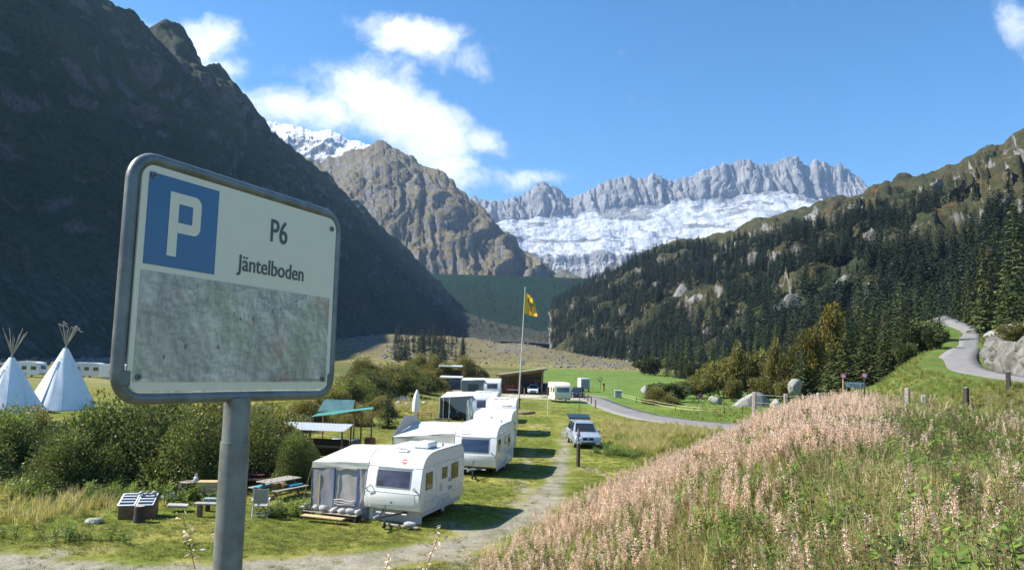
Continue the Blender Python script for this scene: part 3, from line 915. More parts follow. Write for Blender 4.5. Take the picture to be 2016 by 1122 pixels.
dn = fbm(FP[:, 0] * 0.012, FP[:, 1] * 0.012, FP[:, 2] * 0.012, 4)
keep = (fy_ > line - 8 + 30 * dn) & (RN.ravel()[pick] > 0.24) & (rs.uniform(size=NT_) < S(0.86 + 1.6 * dn)) & (fx_ > 1085) & (fx_ < 2200)
bare = [(1370, 585, 65, 26), (1480, 560, 35, 14), (1640, 545, 40, 18), (1440, 655, 60, 12), (1380, 620, 40, 9), (1560, 500, 40, 8), (1250, 690, 20, 15), (1720, 470, 40, 10), (1560, 590, 20, 20)]
for bx, by, brx, bry in bare:
    keep &= ~((((fx_ - bx) / brx) ** 2 + ((fy_ - by) / bry) ** 2 < 1) & (rs.uniform(size=NT_) < 0.9))
FP = FP[keep]
fx_, fy_ = fx_[keep], fy_[keep]
dist = np.hypot(FP[:, 0], FP[:, 1])
size = rs.uniform(0.4, 1.0, len(FP)) ** 1.2 * 1.6
inview = (fx_ < 2030)
order = np.argsort(np.where(inview, dist, 1e9))
ind = order[:230]
rest = order[230:]
for i in ind:
    s = size[i]
    tree('spruce_tree', FSP[i % 3], FSPT, tuple(FP[i] - np.array([0, 0, 0.4])), (s, s, s * rs.uniform(0.9, 1.2)), rs.uniform(0, 6),
         'dark spruce in the dense forest low on the right hillside', 'spruces low on the right hillside')
scatter('spruce_forest', FP[rest], rs.uniform(0, 6, len(rest)), size[rest], rs.randint(0, 3, len(rest)), FSP, 'dark spruce forest covering the hillside on the right', 'forest')
OUTC = []
ppx, ppy = project(rP.reshape(-1, 3))
for (bx, by, sz) in [(1345, 580, 15), (1385, 588, 17), (1425, 580, 11), (1478, 560, 14), (1505, 572, 8), (1640, 548, 15), (1668, 556, 8), (1440, 652, 8), (1395, 655, 6), (1480, 655, 5), (1245, 690, 5), (1560, 600, 9), (1720, 470, 10), (1530, 505, 9), (1820, 365, 10), (1845, 362, 7), (1700, 520, 7), (1300, 560, 10), (1600, 430, 12), (1760, 420, 9)]:
    k = int(np.argmin((ppx - bx) ** 2 + (ppy - by) ** 2))
    OUTC.append((rP.reshape(-1, 3)[k], sz, bx, by))
# spruces on the crest seen against the sky and on the left valley floor
cl = []
for i in range(64):
    px = rs.uniform(772, 912)
    Y = rs.uniform(340, 470)
    p = ground(px, Y)
    s = rs.uniform(0.6, 1.35)
    tree('spruce_tree', FSP[i % 3], FSPT, p, s, rs.uniform(0, 6), 'young spruce in the clump at the foot of the shaded mountain', 'young spruces at the foot of the shaded mountain')

ORD = ['leftmost', 'second', 'third', 'fourth', 'fifth', 'sixth', 'seventh', 'eighth', 'ninth', 'tenth', 'eleventh', 'twelfth', 'thirteenth', 'fourteenth', 'fifteenth', 'sixteenth', 'seventeenth']
def ordinal(i, n):
    if i == 0: return 'leftmost'
    if i == n - 1: return 'rightmost'
    return ORD[i] + ' from the left'
# ------------------------------------------------------------------ trees at the right, along the meadow and the road
random.seed(3)
for px, yt, Y, lab in [(2004, 398, 122, 'tall dark spruce at the right edge above the rock wall'), (1966, 428, 128, 'tall spruce just left of the one at the right edge'),
                       (1938, 478, 126, 'spruce above the upper end of the hillside road'), (1908, 512, 150, 'dark spruce behind the upper end of the hillside road'),
                       (1884, 548, 160, 'slim spruce left of the top of the hillside road'), (2050, 440, 112, 'spruce reaching in at the right edge of the picture'), (1985, 520, 118, 'short spruce above the boulders on the rock wall')]:
    spruce(px, yt, Y, lab, 1.05)
for i, (px, yt, Y, wd) in enumerate(sorted([(1832, 556, 118, 1.0), (1806, 582, 124, 1.1), (1776, 556, 120, 1.0), (1748, 592, 116, 1.1), (1722, 584, 122, 1.0), (1692, 570, 112, 1.05), (1664, 604, 118, 1.1), (1610, 632, 122, 1.2), (1582, 648, 128, 1.15), (1556, 628, 150, 1.1), (1528, 640, 156, 1.1), (1505, 652, 160, 1.0), (1850, 600, 116, 1.2), (1700, 655, 104, 1.2), (1760, 660, 100, 1.2), (1638, 668, 106, 1.3), (1790, 640, 103, 1.1)])):
    spruce(px, yt, Y, 'dark spruce, ' + ordinal(i, 17) + ' in the row between meadow and hillside road', wd * 1.15, group='spruces between meadow and hillside road')
for i, (px, yt, Y) in enumerate(sorted([(1312, 672, 250), (1332, 656, 245), (1352, 662, 240), (1376, 664, 238), (1400, 668, 240), (1424, 676, 230), (1448, 684, 225), (1474, 668, 210), (1342, 680, 232), (1412, 690, 225), (1490, 650, 215)])):
    spruce(px, yt, Y, 'dark spruce, ' + ordinal(i, 11) + ' in the group beyond the green meadow', 1.1, group='spruces on the far side of the meadow')
CR_Y = [crown_mesh('leafy_crown', 2.6, 2.6, 5.0, 6.2, 5200, 0.34, ((0.20, 0.155, 0.025), (0.14, 0.13, 0.028), (0.26, 0.17, 0.02), (0.09, 0.10, 0.025)), 22, seed=2)]
CR_G = [crown_mesh('leafy_crown', 2.3, 2.3, 2.5, 2.6, 4200, 0.26, ((0.150, 0.160, 0.036), (0.20, 0.18, 0.042), (0.10, 0.115, 0.030), (0.22, 0.165, 0.045)), 18, seed=3),
        crown_mesh('leafy_crown', 2.5, 2.5, 2.3, 2.3, 4200, 0.26, ((0.075, 0.10, 0.028), (0.10, 0.12, 0.032), (0.05, 0.07, 0.022)), 16, seed=4)]
TRK_M = trunk_mesh('leafy_trunk', 6, 0.16, limbs=6, spread=1.6)
TRK_S = trunk_mesh('shrub_stems', 3, 0.09, limbs=6, spread=1.3)
for px, yt, Y, lab in [(1664, 612, 103, 'front spruce right of the tall yellow tree'), (1704, 590, 101, 'front spruce in the middle of the row below the road'), (1742, 600, 99, 'front spruce nearest the grassy slope below the road'), (1780, 588, 102, 'front spruce left of the leafy trees under the road bend'), (1580, 655, 110, 'front spruce left of the yellow autumn trees')]:
    spruce(px, yt, Y, lab, 1.25, group='front spruces below the hillside road')
for px, yt, Y, lab in [(1640, 592, 112, 'tall yellow autumn tree between the dark spruces'), (1600, 640, 110, 'yellow-brown autumn tree left of the tallest yellow one')]:
    p = ground(px, Y)
    s = (atY(px, yt, Y).z - p.z) / 11.0
    tree('autumn_tree', CR_Y[0], TRK_M, p, (s * .8, s * .8, s), 1.0, lab, 'autumn trees among the spruces')
CR_O = crown_mesh('leafy_crown', 2.4, 2.4, 4.6, 5.6, 5200, 0.30, ((0.13, 0.135, 0.03), (0.17, 0.155, 0.035), (0.09, 0.105, 0.028), (0.20, 0.15, 0.04)), 24, seed=7)
for px, yt, Y, lab in [(1572, 652, 116, 'olive tree left of the yellow autumn trees'), (1530, 668, 118, 'olive tree farthest left beside the spruce row'), (1455, 672, 128, 'slim olive tree above the yellow-green thicket')]:
    p = ground(px, Y)
    s = (atY(px, yt, Y).z - p.z) / 10.2
    tree('leafy_tree', CR_O, TRK_M, p, (s * .85, s * .85, s), px * 1.0, lab, 'olive trees among the spruces')
shr = [(1398, 722, 108, 1, 'low yellow-green shrub'), (1425, 700, 112, 1, ''), (1452, 690, 115, 1, ''), (1482, 684, 118, 1, ''), (1510, 690, 112, 1, ''), (1538, 700, 108, 1, ''), (1560, 715, 104, 1, ''), (1590, 722, 100, 1, ''), (1625, 728, 96, 0, ''), (1660, 730, 92, 0, ''), (1372, 738, 106, 1, ''), (1345, 745, 104, 1, ''), (1500, 735, 98, 1, ''), (1440, 742, 100, 1, ''), (1540, 745, 94, 1, ''), (1690, 735, 88, 0, '')]
shr.sort()
for i, (px, yt, Y, k, _l) in enumerate(shr):
    Y += 18
    p = ground(px, Y)
    s = (atY(px, yt, Y).z - p.z) / 4.9
    tree('shrub', CR_G[0 if k else 1], TRK_S, p, (s * 1.15, s * 1.15, s), px * 1.0, 'yellow-green shrub, ' + ordinal(i, 17) + ' in the thicket behind the pale boulders' if k else ('left', 'middle', 'right')[min(2, i - 13)] + ' one of three dark green shrubs below the hillside road', 'shrubs behind the pale boulders' if k else 'dark shrubs below the hillside road', 'shrub')
for px, yt, Y, lab in [(1290, 697, 260, 'small rounded tree at the far left end of the meadow trees'), (1372, 706, 215, 'round bush on the far side of the meadow'), (1268, 702, 270, 'small pale tree at the far end of the green meadow'), (1340, 752, 112, 'dark low bush beside the boulder on the near meadow'), (1305, 748, 112, 'reddish green bush beside the grey boulder on the near meadow')]:
    p = ground(px, Y)
    s = (atY(px, yt, Y).z - p.z) / 4.9
    tree('bush', CR_G[1], TRK_S, p, (s * 1.5, s * 1.5, s), px * 1.0, lab, None, 'bush')
for px, yt, Y, lab in [(1815, 628, 104, 'dark leafy tree below the left bend of the hillside road'), (1842, 640, 100, 'dark bush right under the bend of the hillside road'), (1778, 668, 92, 'dark leafy tree at the top of the grassy slope')]:
    p = ground(px, Y)
    s = (atY(px, yt, Y).z - p.z) / 4.9
    tree('leafy_tree', CR_G[1], TRK_S, p, (s * 1.1, s * 1.1, s), px * 1.0, lab)
for px, py, h, lab in [(1948, 655, 2.2, 'green bush at the left end of the rock wall'), (1985, 612, 2.6, 'green bush above the boulders of the rock wall'), (2010, 655, 1.4, 'low bush on the grassy top of the rock wall'), (1965, 668, 1.3, 'small bush hanging over the rock wall')]:
    p = atY(px, py + 12, 84)
    p.z = hz1(p.x, p.y)
    tree('bush', CR_G[0], TRK_S, p, h / 4.9 * 1.2, px * 1.0, lab, None, 'bush')

# ------------------------------------------------------------------ bushes of the camp site
DK = ((0.098, 0.145, 0.036), (0.145, 0.185, 0.048), (0.058, 0.095, 0.026), (0.20, 0.20, 0.06))
OL = ((0.155, 0.165, 0.038), (0.205, 0.185, 0.048), (0.110, 0.125, 0.030), (0.24, 0.18, 0.06))
BIG = [crown_mesh('bush_foliage', 1, 1, 1, 0.0, 42000, 0.036, DK, 34, True, 11, shell=(.35, 1.35)), crown_mesh('bush_foliage', 1, 1, 1, 0.0, 36000, 0.036, DK + OL[:2], 30, True, 12, shell=(.35, 1.35)), crown_mesh('bush_foliage', 1, 1, 1, 0.0, 26000, 0.042, OL, 26, True, 13, shell=(.35, 1.35))]
BST = trunk_mesh('bush_stems', 0.7, 0.03, limbs=9, spread=0.55)
def bush(px, Y, w_, h, k, lab, dy=None, rz=None, group=None, cat='bush'):
    p = ground(px, Y + (1.9 if Y < 50 else 0))
    e = thing('bush', lab, cat, p, px * 0.7 if rz is None else rz, group)
    e.scale = (w_ / 1.8, (dy or w_) / 1.8, h / 1.0)
    put('foliage', BIG[k], e)
    put('branches', BST, e)
bush(255, 33.5, 6.6, 3.9, 0, 'huge dark green bush behind the parking sign post', dy=4.2, rz=0.2)
bush(170, 32.0, 4.0, 2.7, 0, 'dark bush on the left flank of the huge bush', rz=1)
bush(395, 33.5, 4.6, 3.5, 1, 'dark olive bush left of the sign post', rz=2)
bush(350, 37.0, 5.0, 4.0, 1, 'olive bush rising behind the huge dark bush', rz=.5)
bush(505, 36.0, 4.6, 3.1, 1, 'olive green bush right of the sign post', rz=2.6)
bush(560, 40.0, 4.0, 2.9, 2, 'yellowish bush behind the awning of the nearest caravan', rz=.4)
bush(592, 34.0, 2.1, 2.6, 0, 'dark climbing bush close behind the nearest awning', rz=.9)
bush(40, 36.0, 5.0, 3.2, 0, 'dark green bush in front of the left tepee', rz=1.4)
bush(-60, 33.0, 5.0, 2.7, 0, 'dark bush cut by the left edge of the picture', rz=2.4)
bush(95, 40.0, 4.0, 2.6, 2, 'olive bush in front of the right tepee', rz=.3)
bush(455, 47.0, 6.0, 3.0, 2, 'yellow-green bush seen under the parking sign', rz=.3)
for i, (px, Y, w_, h) in enumerate(sorted([(690, 76, 5.0, 2.6), (735, 82, 6, 2.8), (775, 88, 6.5, 3.0), (815, 96, 6, 3.2), (650, 70, 5, 2.0), (600, 62, 5, 2.0), (545, 58, 5, 2.0), (700, 64, 4, 1.5), (745, 70, 4, 1.6), (845, 108, 6, 2.8), (725, 98, 7, 3)])):
    bush(px, Y, w_, h, 2 if i % 3 else 1, 'yellow-green shrub, ' + ordinal(i, 11) + ' on the overgrown mound left of the caravans', rz=i * 1.3, group='shrubs on the overgrown mound', cat='shrub')
for px, Y, w_, h in [(1300, 106, 5.5, 2.2), (870, 150, 7, 4), (912, 165, 8, 5), (930, 190, 8, 4), (852, 180, 7, 5), (820, 210, 9, 5)]:
    bush(px, Y, w_, h, 2, 'leafy green bush around the far stalls behind the dark car' if px < 1000 else 'broad green bush next to the grey boulder on the meadow', rz=px, group='bushes around the far stalls' if px < 1000 else None)
def sp_at(px, yt, py, lab):
    p = on_ground(px, py)
    s = (atY(px, yt, p.y).z - p.z) / 14
    tree('spruce_tree', SPR[0], SPRT, p, (s * 1.7, s * 1.7, s), 1.0, lab, None)
sp_at(762, 758, 842, 'small dark spruce left of the folded white parasol')
sp_at(800, 728, 770, 'little dark spruce on the overgrown mound')
sp_at(146, 706, 726, 'small round spruce between the far caravans and the right tepee')

# ------------------------------------------------------------------ plants of the bank and lawn
def fireweed(seed, h=1.25, dry=0.5):
    r2 = np.random.RandomState(seed)
    b = LB()
    lean = r2.uniform(-.14, .14, 2)
    def stem(z):
        z = np.asarray(z, float)
        return np.stack([lean[0] * z * z, lean[1] * z * z, z], -1)
    zs = np.linspace(0, h, 5)
    sc = (0.20, 0.085, 0.055) if r2.uniform() < .6 else (0.15, 0.12, 0.05)
    b.tube(stem(zs), 0.006, 0.003, sc, 3)
    n = 30
    z = r2.uniform(0.12, 0.66, n) * h
    az = r2.uniform(0, 6.28, n)
    D = np.stack([np.cos(az), np.sin(az), r2.uniform(-.5, .5, n)], 1)
    lc = ((0.10, 0.14, 0.030), (0.16, 0.15, 0.035), (0.22, 0.12, 0.04), (0.07, 0.11, 0.03), (0.26, 0.19, 0.07))
    b.leaves(stem(z), D, r2.uniform(0.08, 0.15, n), r2.uniform(0.014, 0.026, n), pal(lc, n))
    # seed pods and fluff of the spike
    n = 46
    z = r2.uniform(0.58, 1.0, n) * h
    az = r2.uniform(0, 6.28, n)
    D = np.stack([np.cos(az), np.sin(az), r2.uniform(0.1, 1.2, n)], 1)
    pc = ((0.74, 0.48, 0.38), (0.80, 0.58, 0.46), (0.64, 0.36, 0.29), (0.82, 0.67, 0.52), (0.54, 0.33, 0.22))
    taper = 1.15 - 0.6 * (z / h)
    b.leaves(stem(z), D, r2.uniform(0.05, 0.10, n) * taper, r2.uniform(0.008, 0.018, n), pal(pc, n))
    n = 85
    z = r2.uniform(0.58, 1.02, n) * h
    P = stem(z) + r2.normal(size=(n, 3)) * 0.038 * (1.3 - z / h * .8)[:, None]
    b.leaves(P, r2.normal(size=(n, 3)), r2.uniform(0.025, 0.06, n), r2.uniform(0.010, 0.026, n), pal(((0.86, 0.66, 0.57), (0.89, 0.76, 0.67), (0.78, 0.54, 0.46)), n))
    return b.build('fireweed', m_fol, link=False).data
def grass_clump(seed, h=0.7, n=26, spread=0.16, cols=((0.48, 0.39, 0.15), (0.36, 0.33, 0.11), (0.58, 0.49, 0.22), (0.25, 0.29, 0.07)), wdt=0.011, heads=0, bend=0.5):
    r2 = np.random.RandomState(seed)
    b = LB()
    az = r2.uniform(0, 6.28, n)
    base = np.stack([np.cos(az), np.sin(az), az * 0], 1) * (spread * r2.uniform(0, 1, n))[:, None]
    out = np.stack([np.cos(az), np.sin(az), az * 0], 1)
    L = h * r2.uniform(0.5, 1.1, n)
    c = pal(cols, n, .2)
    lean = r2.uniform(0.05, bend, n)[:, None]
    mid = base + (out * lean * .4 + np.array([0, 0, 1.0])) * (L * 0.55)[:, None]
    tip = base + (out * lean * 1.2 + np.array([0, 0, 0.92])) * L[:, None]
    side = unit(np.cross(out, np.array([0, 0, 1.0])) + r2.normal(size=(n, 3)) * .5) * wdt
    v = np.stack([base - side, base + side, mid + side * .8, tip, mid - side * .8], 1)
    b.v.append(v.reshape(-1, 3))
    i = np.arange(n)[:, None] * 5
    b.f.append(np.concatenate([i + np.array([0, 1, 2, 4]), i + np.array([4, 2, 3, 3])]) + 0)
    b.c.append(np.repeat(c, 5, 0))
    b.n += 5 * n
    for k in range(heads):
        t = tip[k % n]
        m = 14
        P = t + np.stack([r2.normal(size=m) * .01, r2.normal(size=m) * .01, r2.uniform(-.12, .02, m)], 1)
        b.leaves(P, np.array([0, 0, 1.0]) + r2.normal(size=(m, 3)) * .5, 0.03, 0.008, pal(((0.45, 0.36, 0.2), (0.38, 0.3, 0.16)), m))
    v, f, c = b.arrays()
    f = [tuple(q) if q[2] != q[3] else tuple(q[:3]) for q in f.tolist()]
    return mesh_obj('grass_clump', v, f, m_fol, cols=c, link=False).data
def herb(seed, h=0.6, n=46, cols=((0.17, 0.255, 0.045), (0.235, 0.32, 0.06), (0.13, 0.195, 0.04)), leaf=0.14):
    r2 = np.random.RandomState(seed)
    b = LB()
    for k in range(5):
        az = r2.uniform(0, 6.28)
        e = np.array([math.cos(az) * .18, math.sin(az) * .18, h * r2.uniform(.7, 1.1)])
        t = np.linspace(0, 1, 4)[:, None]
        b.tube(e * t, 0.006, 0.003, (0.11, 0.12, 0.04), 3)
        m = n // 5
        tt = r2.uniform(0.2, 1, m)
        a2 = r2.uniform(0, 6.28, m)
        D = np.stack([np.cos(a2), np.sin(a2), r2.uniform(-.3, .6, m)], 1)
        L = leaf * r2.uniform(.6, 1.2, m)
        b.leaves(e * tt[:, None], D, L, L * .42, pal(cols, m), side=np.cross(D, [0, 0, 1.0]), fold=.12)
    return b.build('herb', m_fol, link=False).data
FW = [fireweed(100 + i, h) for i, h in enumerate((1.25, 1.4, 1.1, 1.3, 1.2, 0.95))]
GRS = [grass_clump(200, .75, heads=3), grass_clump(201, .6), grass_clump(202, .85, 22, heads=5), grass_clump(203, .55, cols=((0.16, 0.21, 0.04), (0.22, 0.25, 0.05), (0.28, 0.27, 0.08))), grass_clump(204, .95, 14, .1, cols=((0.62, 0.52, 0.28), (0.52, 0.42, 0.2)), heads=8)]
HRB = [herb(300), herb(301, .75), herb(302, .5, cols=((0.10, 0.15, 0.03), (0.14, 0.18, 0.04))), herb(303, .8, cols=((0.085, 0.12, 0.035), (0.15, 0.15, 0.05), (0.2, 0.13, 0.05)), leaf=.1)]
DOCK = [herb(310, .85, 90, ((0.34, 0.075, 0.03), (0.42, 0.12, 0.04), (0.26, 0.06, 0.03)), .05)]
LAWN = [grass_clump(320 + i, .10, 34, .22, cols=((0.14, 0.175, 0.022), (0.19, 0.20, 0.035), (0.26, 0.235, 0.06), (0.10, 0.14, 0.018)), wdt=.006, bend=1.1) for i in range(4)]

def band(n, ymin, ymax, pw=1.0):
    """points in the view wedge, denser near the camera"""
    Y = ymin * (ymax / ymin) ** (rs.uniform(size=n) ** pw)
    k = rs.uniform(-0.75, 0.75, n)
    return Y * k, Y
# bank on the right
X, Y = band(150000, 2.6, 47, .75)
d = toe_d(X, Y)
pxs, pys = project(np.stack([X, Y, hz(X, Y) + .5], 1))
ok = (d > 0.25) & (pxs > 820) & (pxs < 2120) & (pys < 1330) & (d < 40)
X, Y, d, pxs, pys = X[ok], Y[ok], d[ok], pxs[ok], pys[ok]
Z = hz(X, Y)
nz1 = fbm(X * .22, Y * .22, 30.0, 4)
nz2 = fbm(X * .5, Y * .5, 60.0, 3)
# the pink stand follows the crest of the bank; the near right corner is grass and herbs
edge = np.interp(pxs, [930, 1100, 1300, 1500, 1720, 1850, 2016], [1122, 1000, 890, 815, 775, 800, 830])
below = pys - edge
pink = S((185 + 170 * nz1 + 110 * nz2 - below) / 120) * S((1790 + 80 * nz1 - pxs) / 120)
pink = np.maximum(pink, 0.12 * S(.5 + nz1 * 1.5))
_, ptop = project(np.stack([X, Y, hz(X, Y) + .85], 1))
edge2 = np.interp(pxs, [930, 1100, 1300, 1500, 1720, 1790, 1850, 2016], [1110, 985, 872, 800, 764, 775, 800, 812])
lowok = ptop > edge2 - 6 + 14 * rs.normal(size=len(X))
urd, _ = line_d(X, Y, URC)
lowok &= urd > 6
X, Y, Z, d, pxs, pys, nz1, nz2, pink, below = [q[lowok] for q in (X, Y, Z, d, pxs, pys, nz1, nz2, pink, below)]
u_ = rs.uniform(size=len(X))
sel_f = u_ < 0.55 * pink
sel_h = (~sel_f) & (rs.uniform(size=len(X)) < 0.17 + .45 * S(nz2 * 1.6 - .1) + .3 * S((pxs - 1700) / 150) * S((940 - pys) / 60) * S((pys - 800) / 40))
sel_g = ~(sel_f | sel_h)
def thin(sel, dens, nmax):
    """keep roughly 'dens' plants per square metre"""
    i = np.flatnonzero(sel)
    w_ = 1.0 / np.clip(1.0 / (Y[i] ** 2), 1e-9, None)
    p = np.clip(dens * 0.00002 * Y[i] ** 2 + 0.16, 0, 1)
    i = i[rs.uniform(size=len(i)) < p]
    return i[:nmax] if len(i) <= nmax else rs.choice(i, nmax, replace=False)
def sc_plants(name, i, protos, label, cat, s0, s1, tl=.12):
    if len(i) == 0:
        return
    scatter(name, np.stack([X[i], Y[i], Z[i] - .03], 1), rs.uniform(0, 6.28, len(i)), rs.uniform(s0, s1, len(i)), rs.randint(0, len(protos), len(i)), protos, label, cat, tilt=rs.normal(size=(len(i), 2)) * tl)
sc_plants('fireweed', thin(sel_f, 60, 16000), FW, 'pink seeding fireweed stand along the edge of the bank', 'fireweed', .5, .95)
sc_plants('bank_grass', thin(sel_g, 60, 20000), GRS, 'dry straw-coloured tall grass on the near bank', 'grass', .55, 1.05)
sc_plants('bank_herbs', thin(sel_h, 60, 12000), HRB, 'green leafy herbs among the fireweed on the bank', 'herbs', .55, 1.3)
# a few rust red docks and single stalks
for px, py, lab in [(1395, 1050, 'rust-red dock plant in the middle of the bank'), (1360, 1030, 'small rust-red dock plant left of the larger one'), (1490, 1000, 'faint red dock plant on the right of the bank'), (1215, 930, 'reddish dock plant at the upper edge of the fireweed')]:
    p = on_ground(px, py + 25)
    e = put('dock_plant', DOCK[0], None, p, px, 1.0)
    tag(e, lab, 'plant')
for px, py, h, lab in [(632, 1045, 1.3, 'dry fireweed stalk left of bottom centre'), (500, 1062, 1.1, 'thin dry stalk beside the sign post'), (712, 1085, .9, 'dark dry stalk near the bottom edge'), (660, 1075, 1.1, 'thin dry fireweed stalk next to the taller one')]:
    p = atY(px, py, 5.5)
    p.z = hz1(p.x, p.y)
    z = atY(px, py, 5.5).z - p.z
    e = put('dry_stalk', fireweed(px, z), None, p, px, 1.0)
    tag(e, lab, 'plant')
# lawn
X, Y = band(95000, 17, 95, .9)
d = toe_d(X, Y)
from_trk, _ = line_d(X, Y, TR)
wid_ = np.interp(Y, [20, 26, 32, 45, 60, 80], [1.0, 1.05, 0.85, 0.62, 0.5, 0.25])
ok = (d < 1.0) & (X > -52) & ((from_trk > wid_ + .1 + .5 * rs.uniform(size=len(X))) | (rs.uniform(size=len(X)) < .06))
lrd, _ = line_d(X, Y, lr)
ok &= lrd > 3.3
X, Y = X[ok][:42000], Y[ok][:42000]
Z = hz(X, Y)
sel = np.arange(len(X))
sc_plants('lawn_grass', sel, LAWN, 'short yellow-green lawn of the camp site', 'grass', .5, 1.2, .05)
# taller growth: left weeds, foot of the bank by the car, grass along the fence line and slope
def patch(name, specs, protos, label, cat, s0, s1):
    global X, Y, Z
    xs, ys = [], []
    for px, py, rx, ry, n in specs:
        c = on_ground(px, py)
        xs.append(c.x + rs.normal(size=n) * rx)
        ys.append(c.y + rs.normal(size=n) * ry)
    X, Y = np.concatenate(xs), np.concatenate(ys)
    Z = hz(X, Y)
    sc_plants(name, np.arange(len(X)), protos, label, cat, s0, s1)
patch('tall_grass', [(1250, 858, 1.4, 2.2, 420), (1290, 850, 1.5, 2.0, 420), (1215, 838, .7, 2.0, 160), (1340, 850, 1.8, 2.0, 420), (1270, 880, 1.2, 1.6, 300), (50, 955, 2.2, 1.3, 260), (150, 990, 1.5, .8, 90), (20, 1020, 1.4, .8, 80), (700, 790, 5, 5, 500), (640, 790, 4, 5, 300), (800, 800, 2.5, 4, 260), (830, 770, 2.5, 5, 200), (200, 775, 4, 5, 250), (1900, 845, 3.0, 1.5, 600), (1810, 835, 2.5, 1.5, 400), (1990, 850, 2.5, 1.5, 600)], GRS[:3] + GRS[4:], 'tall dry grass in patches beside the camp and along the fence', 'grass', .45, .95)
patch('weeds', [(120, 975, 1.5, .7, 130), (330, 985, 1.2, .4, 60), (60, 1060, 1.6, .4, 30), (210, 985, 1.0, .5, 70), (1215, 895, .8, 1.0, 120), (1230, 870, .6, 1.2, 50), (560, 1015, .6, .3, 30), (250, 960, 1.5, .4, 80)], HRB[:3], 'green broad-leaved weeds at the edges of the lawn', 'weeds', .5, 1.1)

# short grass on the slope below the upper road and on the near meadow
Xs, Ys = band(60000, 28, 120, 1.0)
dd = toe_d(Xs, Ys)
ud, _ = line_d(Xs, Ys, URC)
ld_, _ = line_d(Xs, Ys, lr)
ok = (dd > -8) & (Xs > 8) & (ud > 3.2) & (ld_ > 3.4) & (Xs / Ys > .17)
X, Y = Xs[ok][:26000], Ys[ok][:26000]
Z = hz(X, Y)
sc_plants('slope_grass', np.arange(len(X)), LAWN + [GRS[3]], 'short green grass on the slope below the hillside road', 'grass', .6, 1.0, .05)

# ------------------------------------------------------------------ hard-surface builder
class MB:
    def __init__(s):
        s.bm = bmesh.new()
    def box(s, c, d, rot=None, bev=0.0, seg=1):
        r = bmesh.ops.create_cube(s.bm, size=1.0)
        M = Matrix.Translation(Vector(c)) @ (rot.to_4x4() if rot is not None else Matrix.Identity(4)) @ Matrix.Diagonal((d[0], d[1], d[2], 1))
        bmesh.ops.transform(s.bm, matrix=M, verts=r['verts'])
        if bev > 0:
            es = list({e for v in r['verts'] for e in v.link_edges})
            bmesh.ops.bevel(s.bm, geom=es, offset=bev, segments=seg, affect='EDGES', profile=0.6)
        return s
    def cyl(s, a, b, r0, r1=None, n=12, cap=True):
        a, b = Vector(a), Vector(b)
        d = b - a
        r = bmesh.ops.create_cone(s.bm, cap_ends=cap, segments=n, radius1=r0, radius2=r0 if r1 is None else r1, depth=d.length)
        M = Matrix.Translation((a + b) / 2) @ d.to_track_quat('Z', 'Y').to_matrix().to_4x4()
        bmesh.ops.transform(s.bm, matrix=M, verts=r['verts'])
        return s
    def tube(s, pts, r, n=10, closed=False):
        P = [Vector(p) for p in pts]
        m = len(P)
        rings = []
        prev = None
        for i in range(m):
            if closed:
                t = (P[(i + 1) % m] - P[i - 1]).normalized()
            else:
                t = (P[min(i + 1, m - 1)] - P[max(i - 1, 0)]).normalized()
            if prev is None:
                prev = t.orthogonal().normalized()
            a = (prev - t * prev.dot(t)).normalized()
            prev = a
            b = t.cross(a)
            rr = r[i] if isinstance(r, (list, tuple)) else r
            rings.append([s.bm.verts.new(P[i] + rr * (math.cos(k / n * 6.28318) * a + math.sin(k / n * 6.28318) * b)) for k in range(n)])
        for i in range(m if closed else m - 1):
            A, B = rings[i], rings[(i + 1) % m]
            off = 0
            if closed and i == m - 1:
                off = min(range(n), key=lambda o: (A[0].co - B[o].co).length)
            for k in range(n):
                try:
                    s.bm.faces.new((A[k], A[(k + 1) % n], B[(k + 1 + off) % n], B[(k + off) % n]))
                except ValueError:
                    pass
        if not closed:
            for R_ in (rings[0], rings[-1]):
                s.bm.faces.new(R_)
        return s
    def prism(s, poly, axis, a, b, bev=0.0, seg=2):
        """poly: 2D points; extruded along axis from a to b"""
        def mk(p, t):
            return {'x': (t, p[0], p[1]), 'y': (p[0], t, p[1]), 'z': (p[0], p[1], t)}[axis]
        A = [s.bm.verts.new(mk(p, a)) for p in poly]
        B = [s.bm.verts.new(mk(p, b)) for p in poly]
        f1 = s.bm.faces.new(A)
        f2 = s.bm.faces.new(B[::-1])
        n = len(poly)
        for i in range(n):
            s.bm.faces.new((A[i], B[i], B[(i + 1) % n], A[(i + 1) % n]))
        if bev > 0:
            es = list(set(f1.edges) | set(f2.edges))
            bmesh.ops.bevel(s.bm, geom=es, offset=bev, segments=seg, affect='EDGES', profile=0.5)
        return s
    def grid(s, P):
        """P: list of rows of points"""
        V = [[s.bm.verts.new(q) for q in row] for row in P]
        for i in range(len(V) - 1):
            for j in range(len(V[0]) - 1):
                s.bm.faces.new((V[i][j], V[i + 1][j], V[i + 1][j + 1], V[i][j + 1]))
        return s
    def hull(s, pts):
        vs = [s.bm.verts.new(p) for p in pts]
        bmesh.ops.convex_hull(s.bm, input=vs)
        return s
    def build(s, name, mat, parent=None, ang=32, solid=0.0):
        bmesh.ops.recalc_face_normals(s.bm, faces=s.bm.faces[:])
        if solid:
            bmesh.ops.solidify(s.bm, geom=s.bm.faces[:], thickness=solid)
        for f in s.bm.faces:
            f.smooth = True
        for e in s.bm.edges:
            e.smooth = not (len(e.link_faces) == 2 and e.calc_face_angle(0) > math.radians(ang))
        me = bpy.data.meshes.new(name)
        s.bm.to_mesh(me)
        s.bm.free()
        me.materials.append(mat)
        o = bpy.data.objects.new(name, me)
        COL.objects.link(o)
        if parent: o.parent = parent
        return o
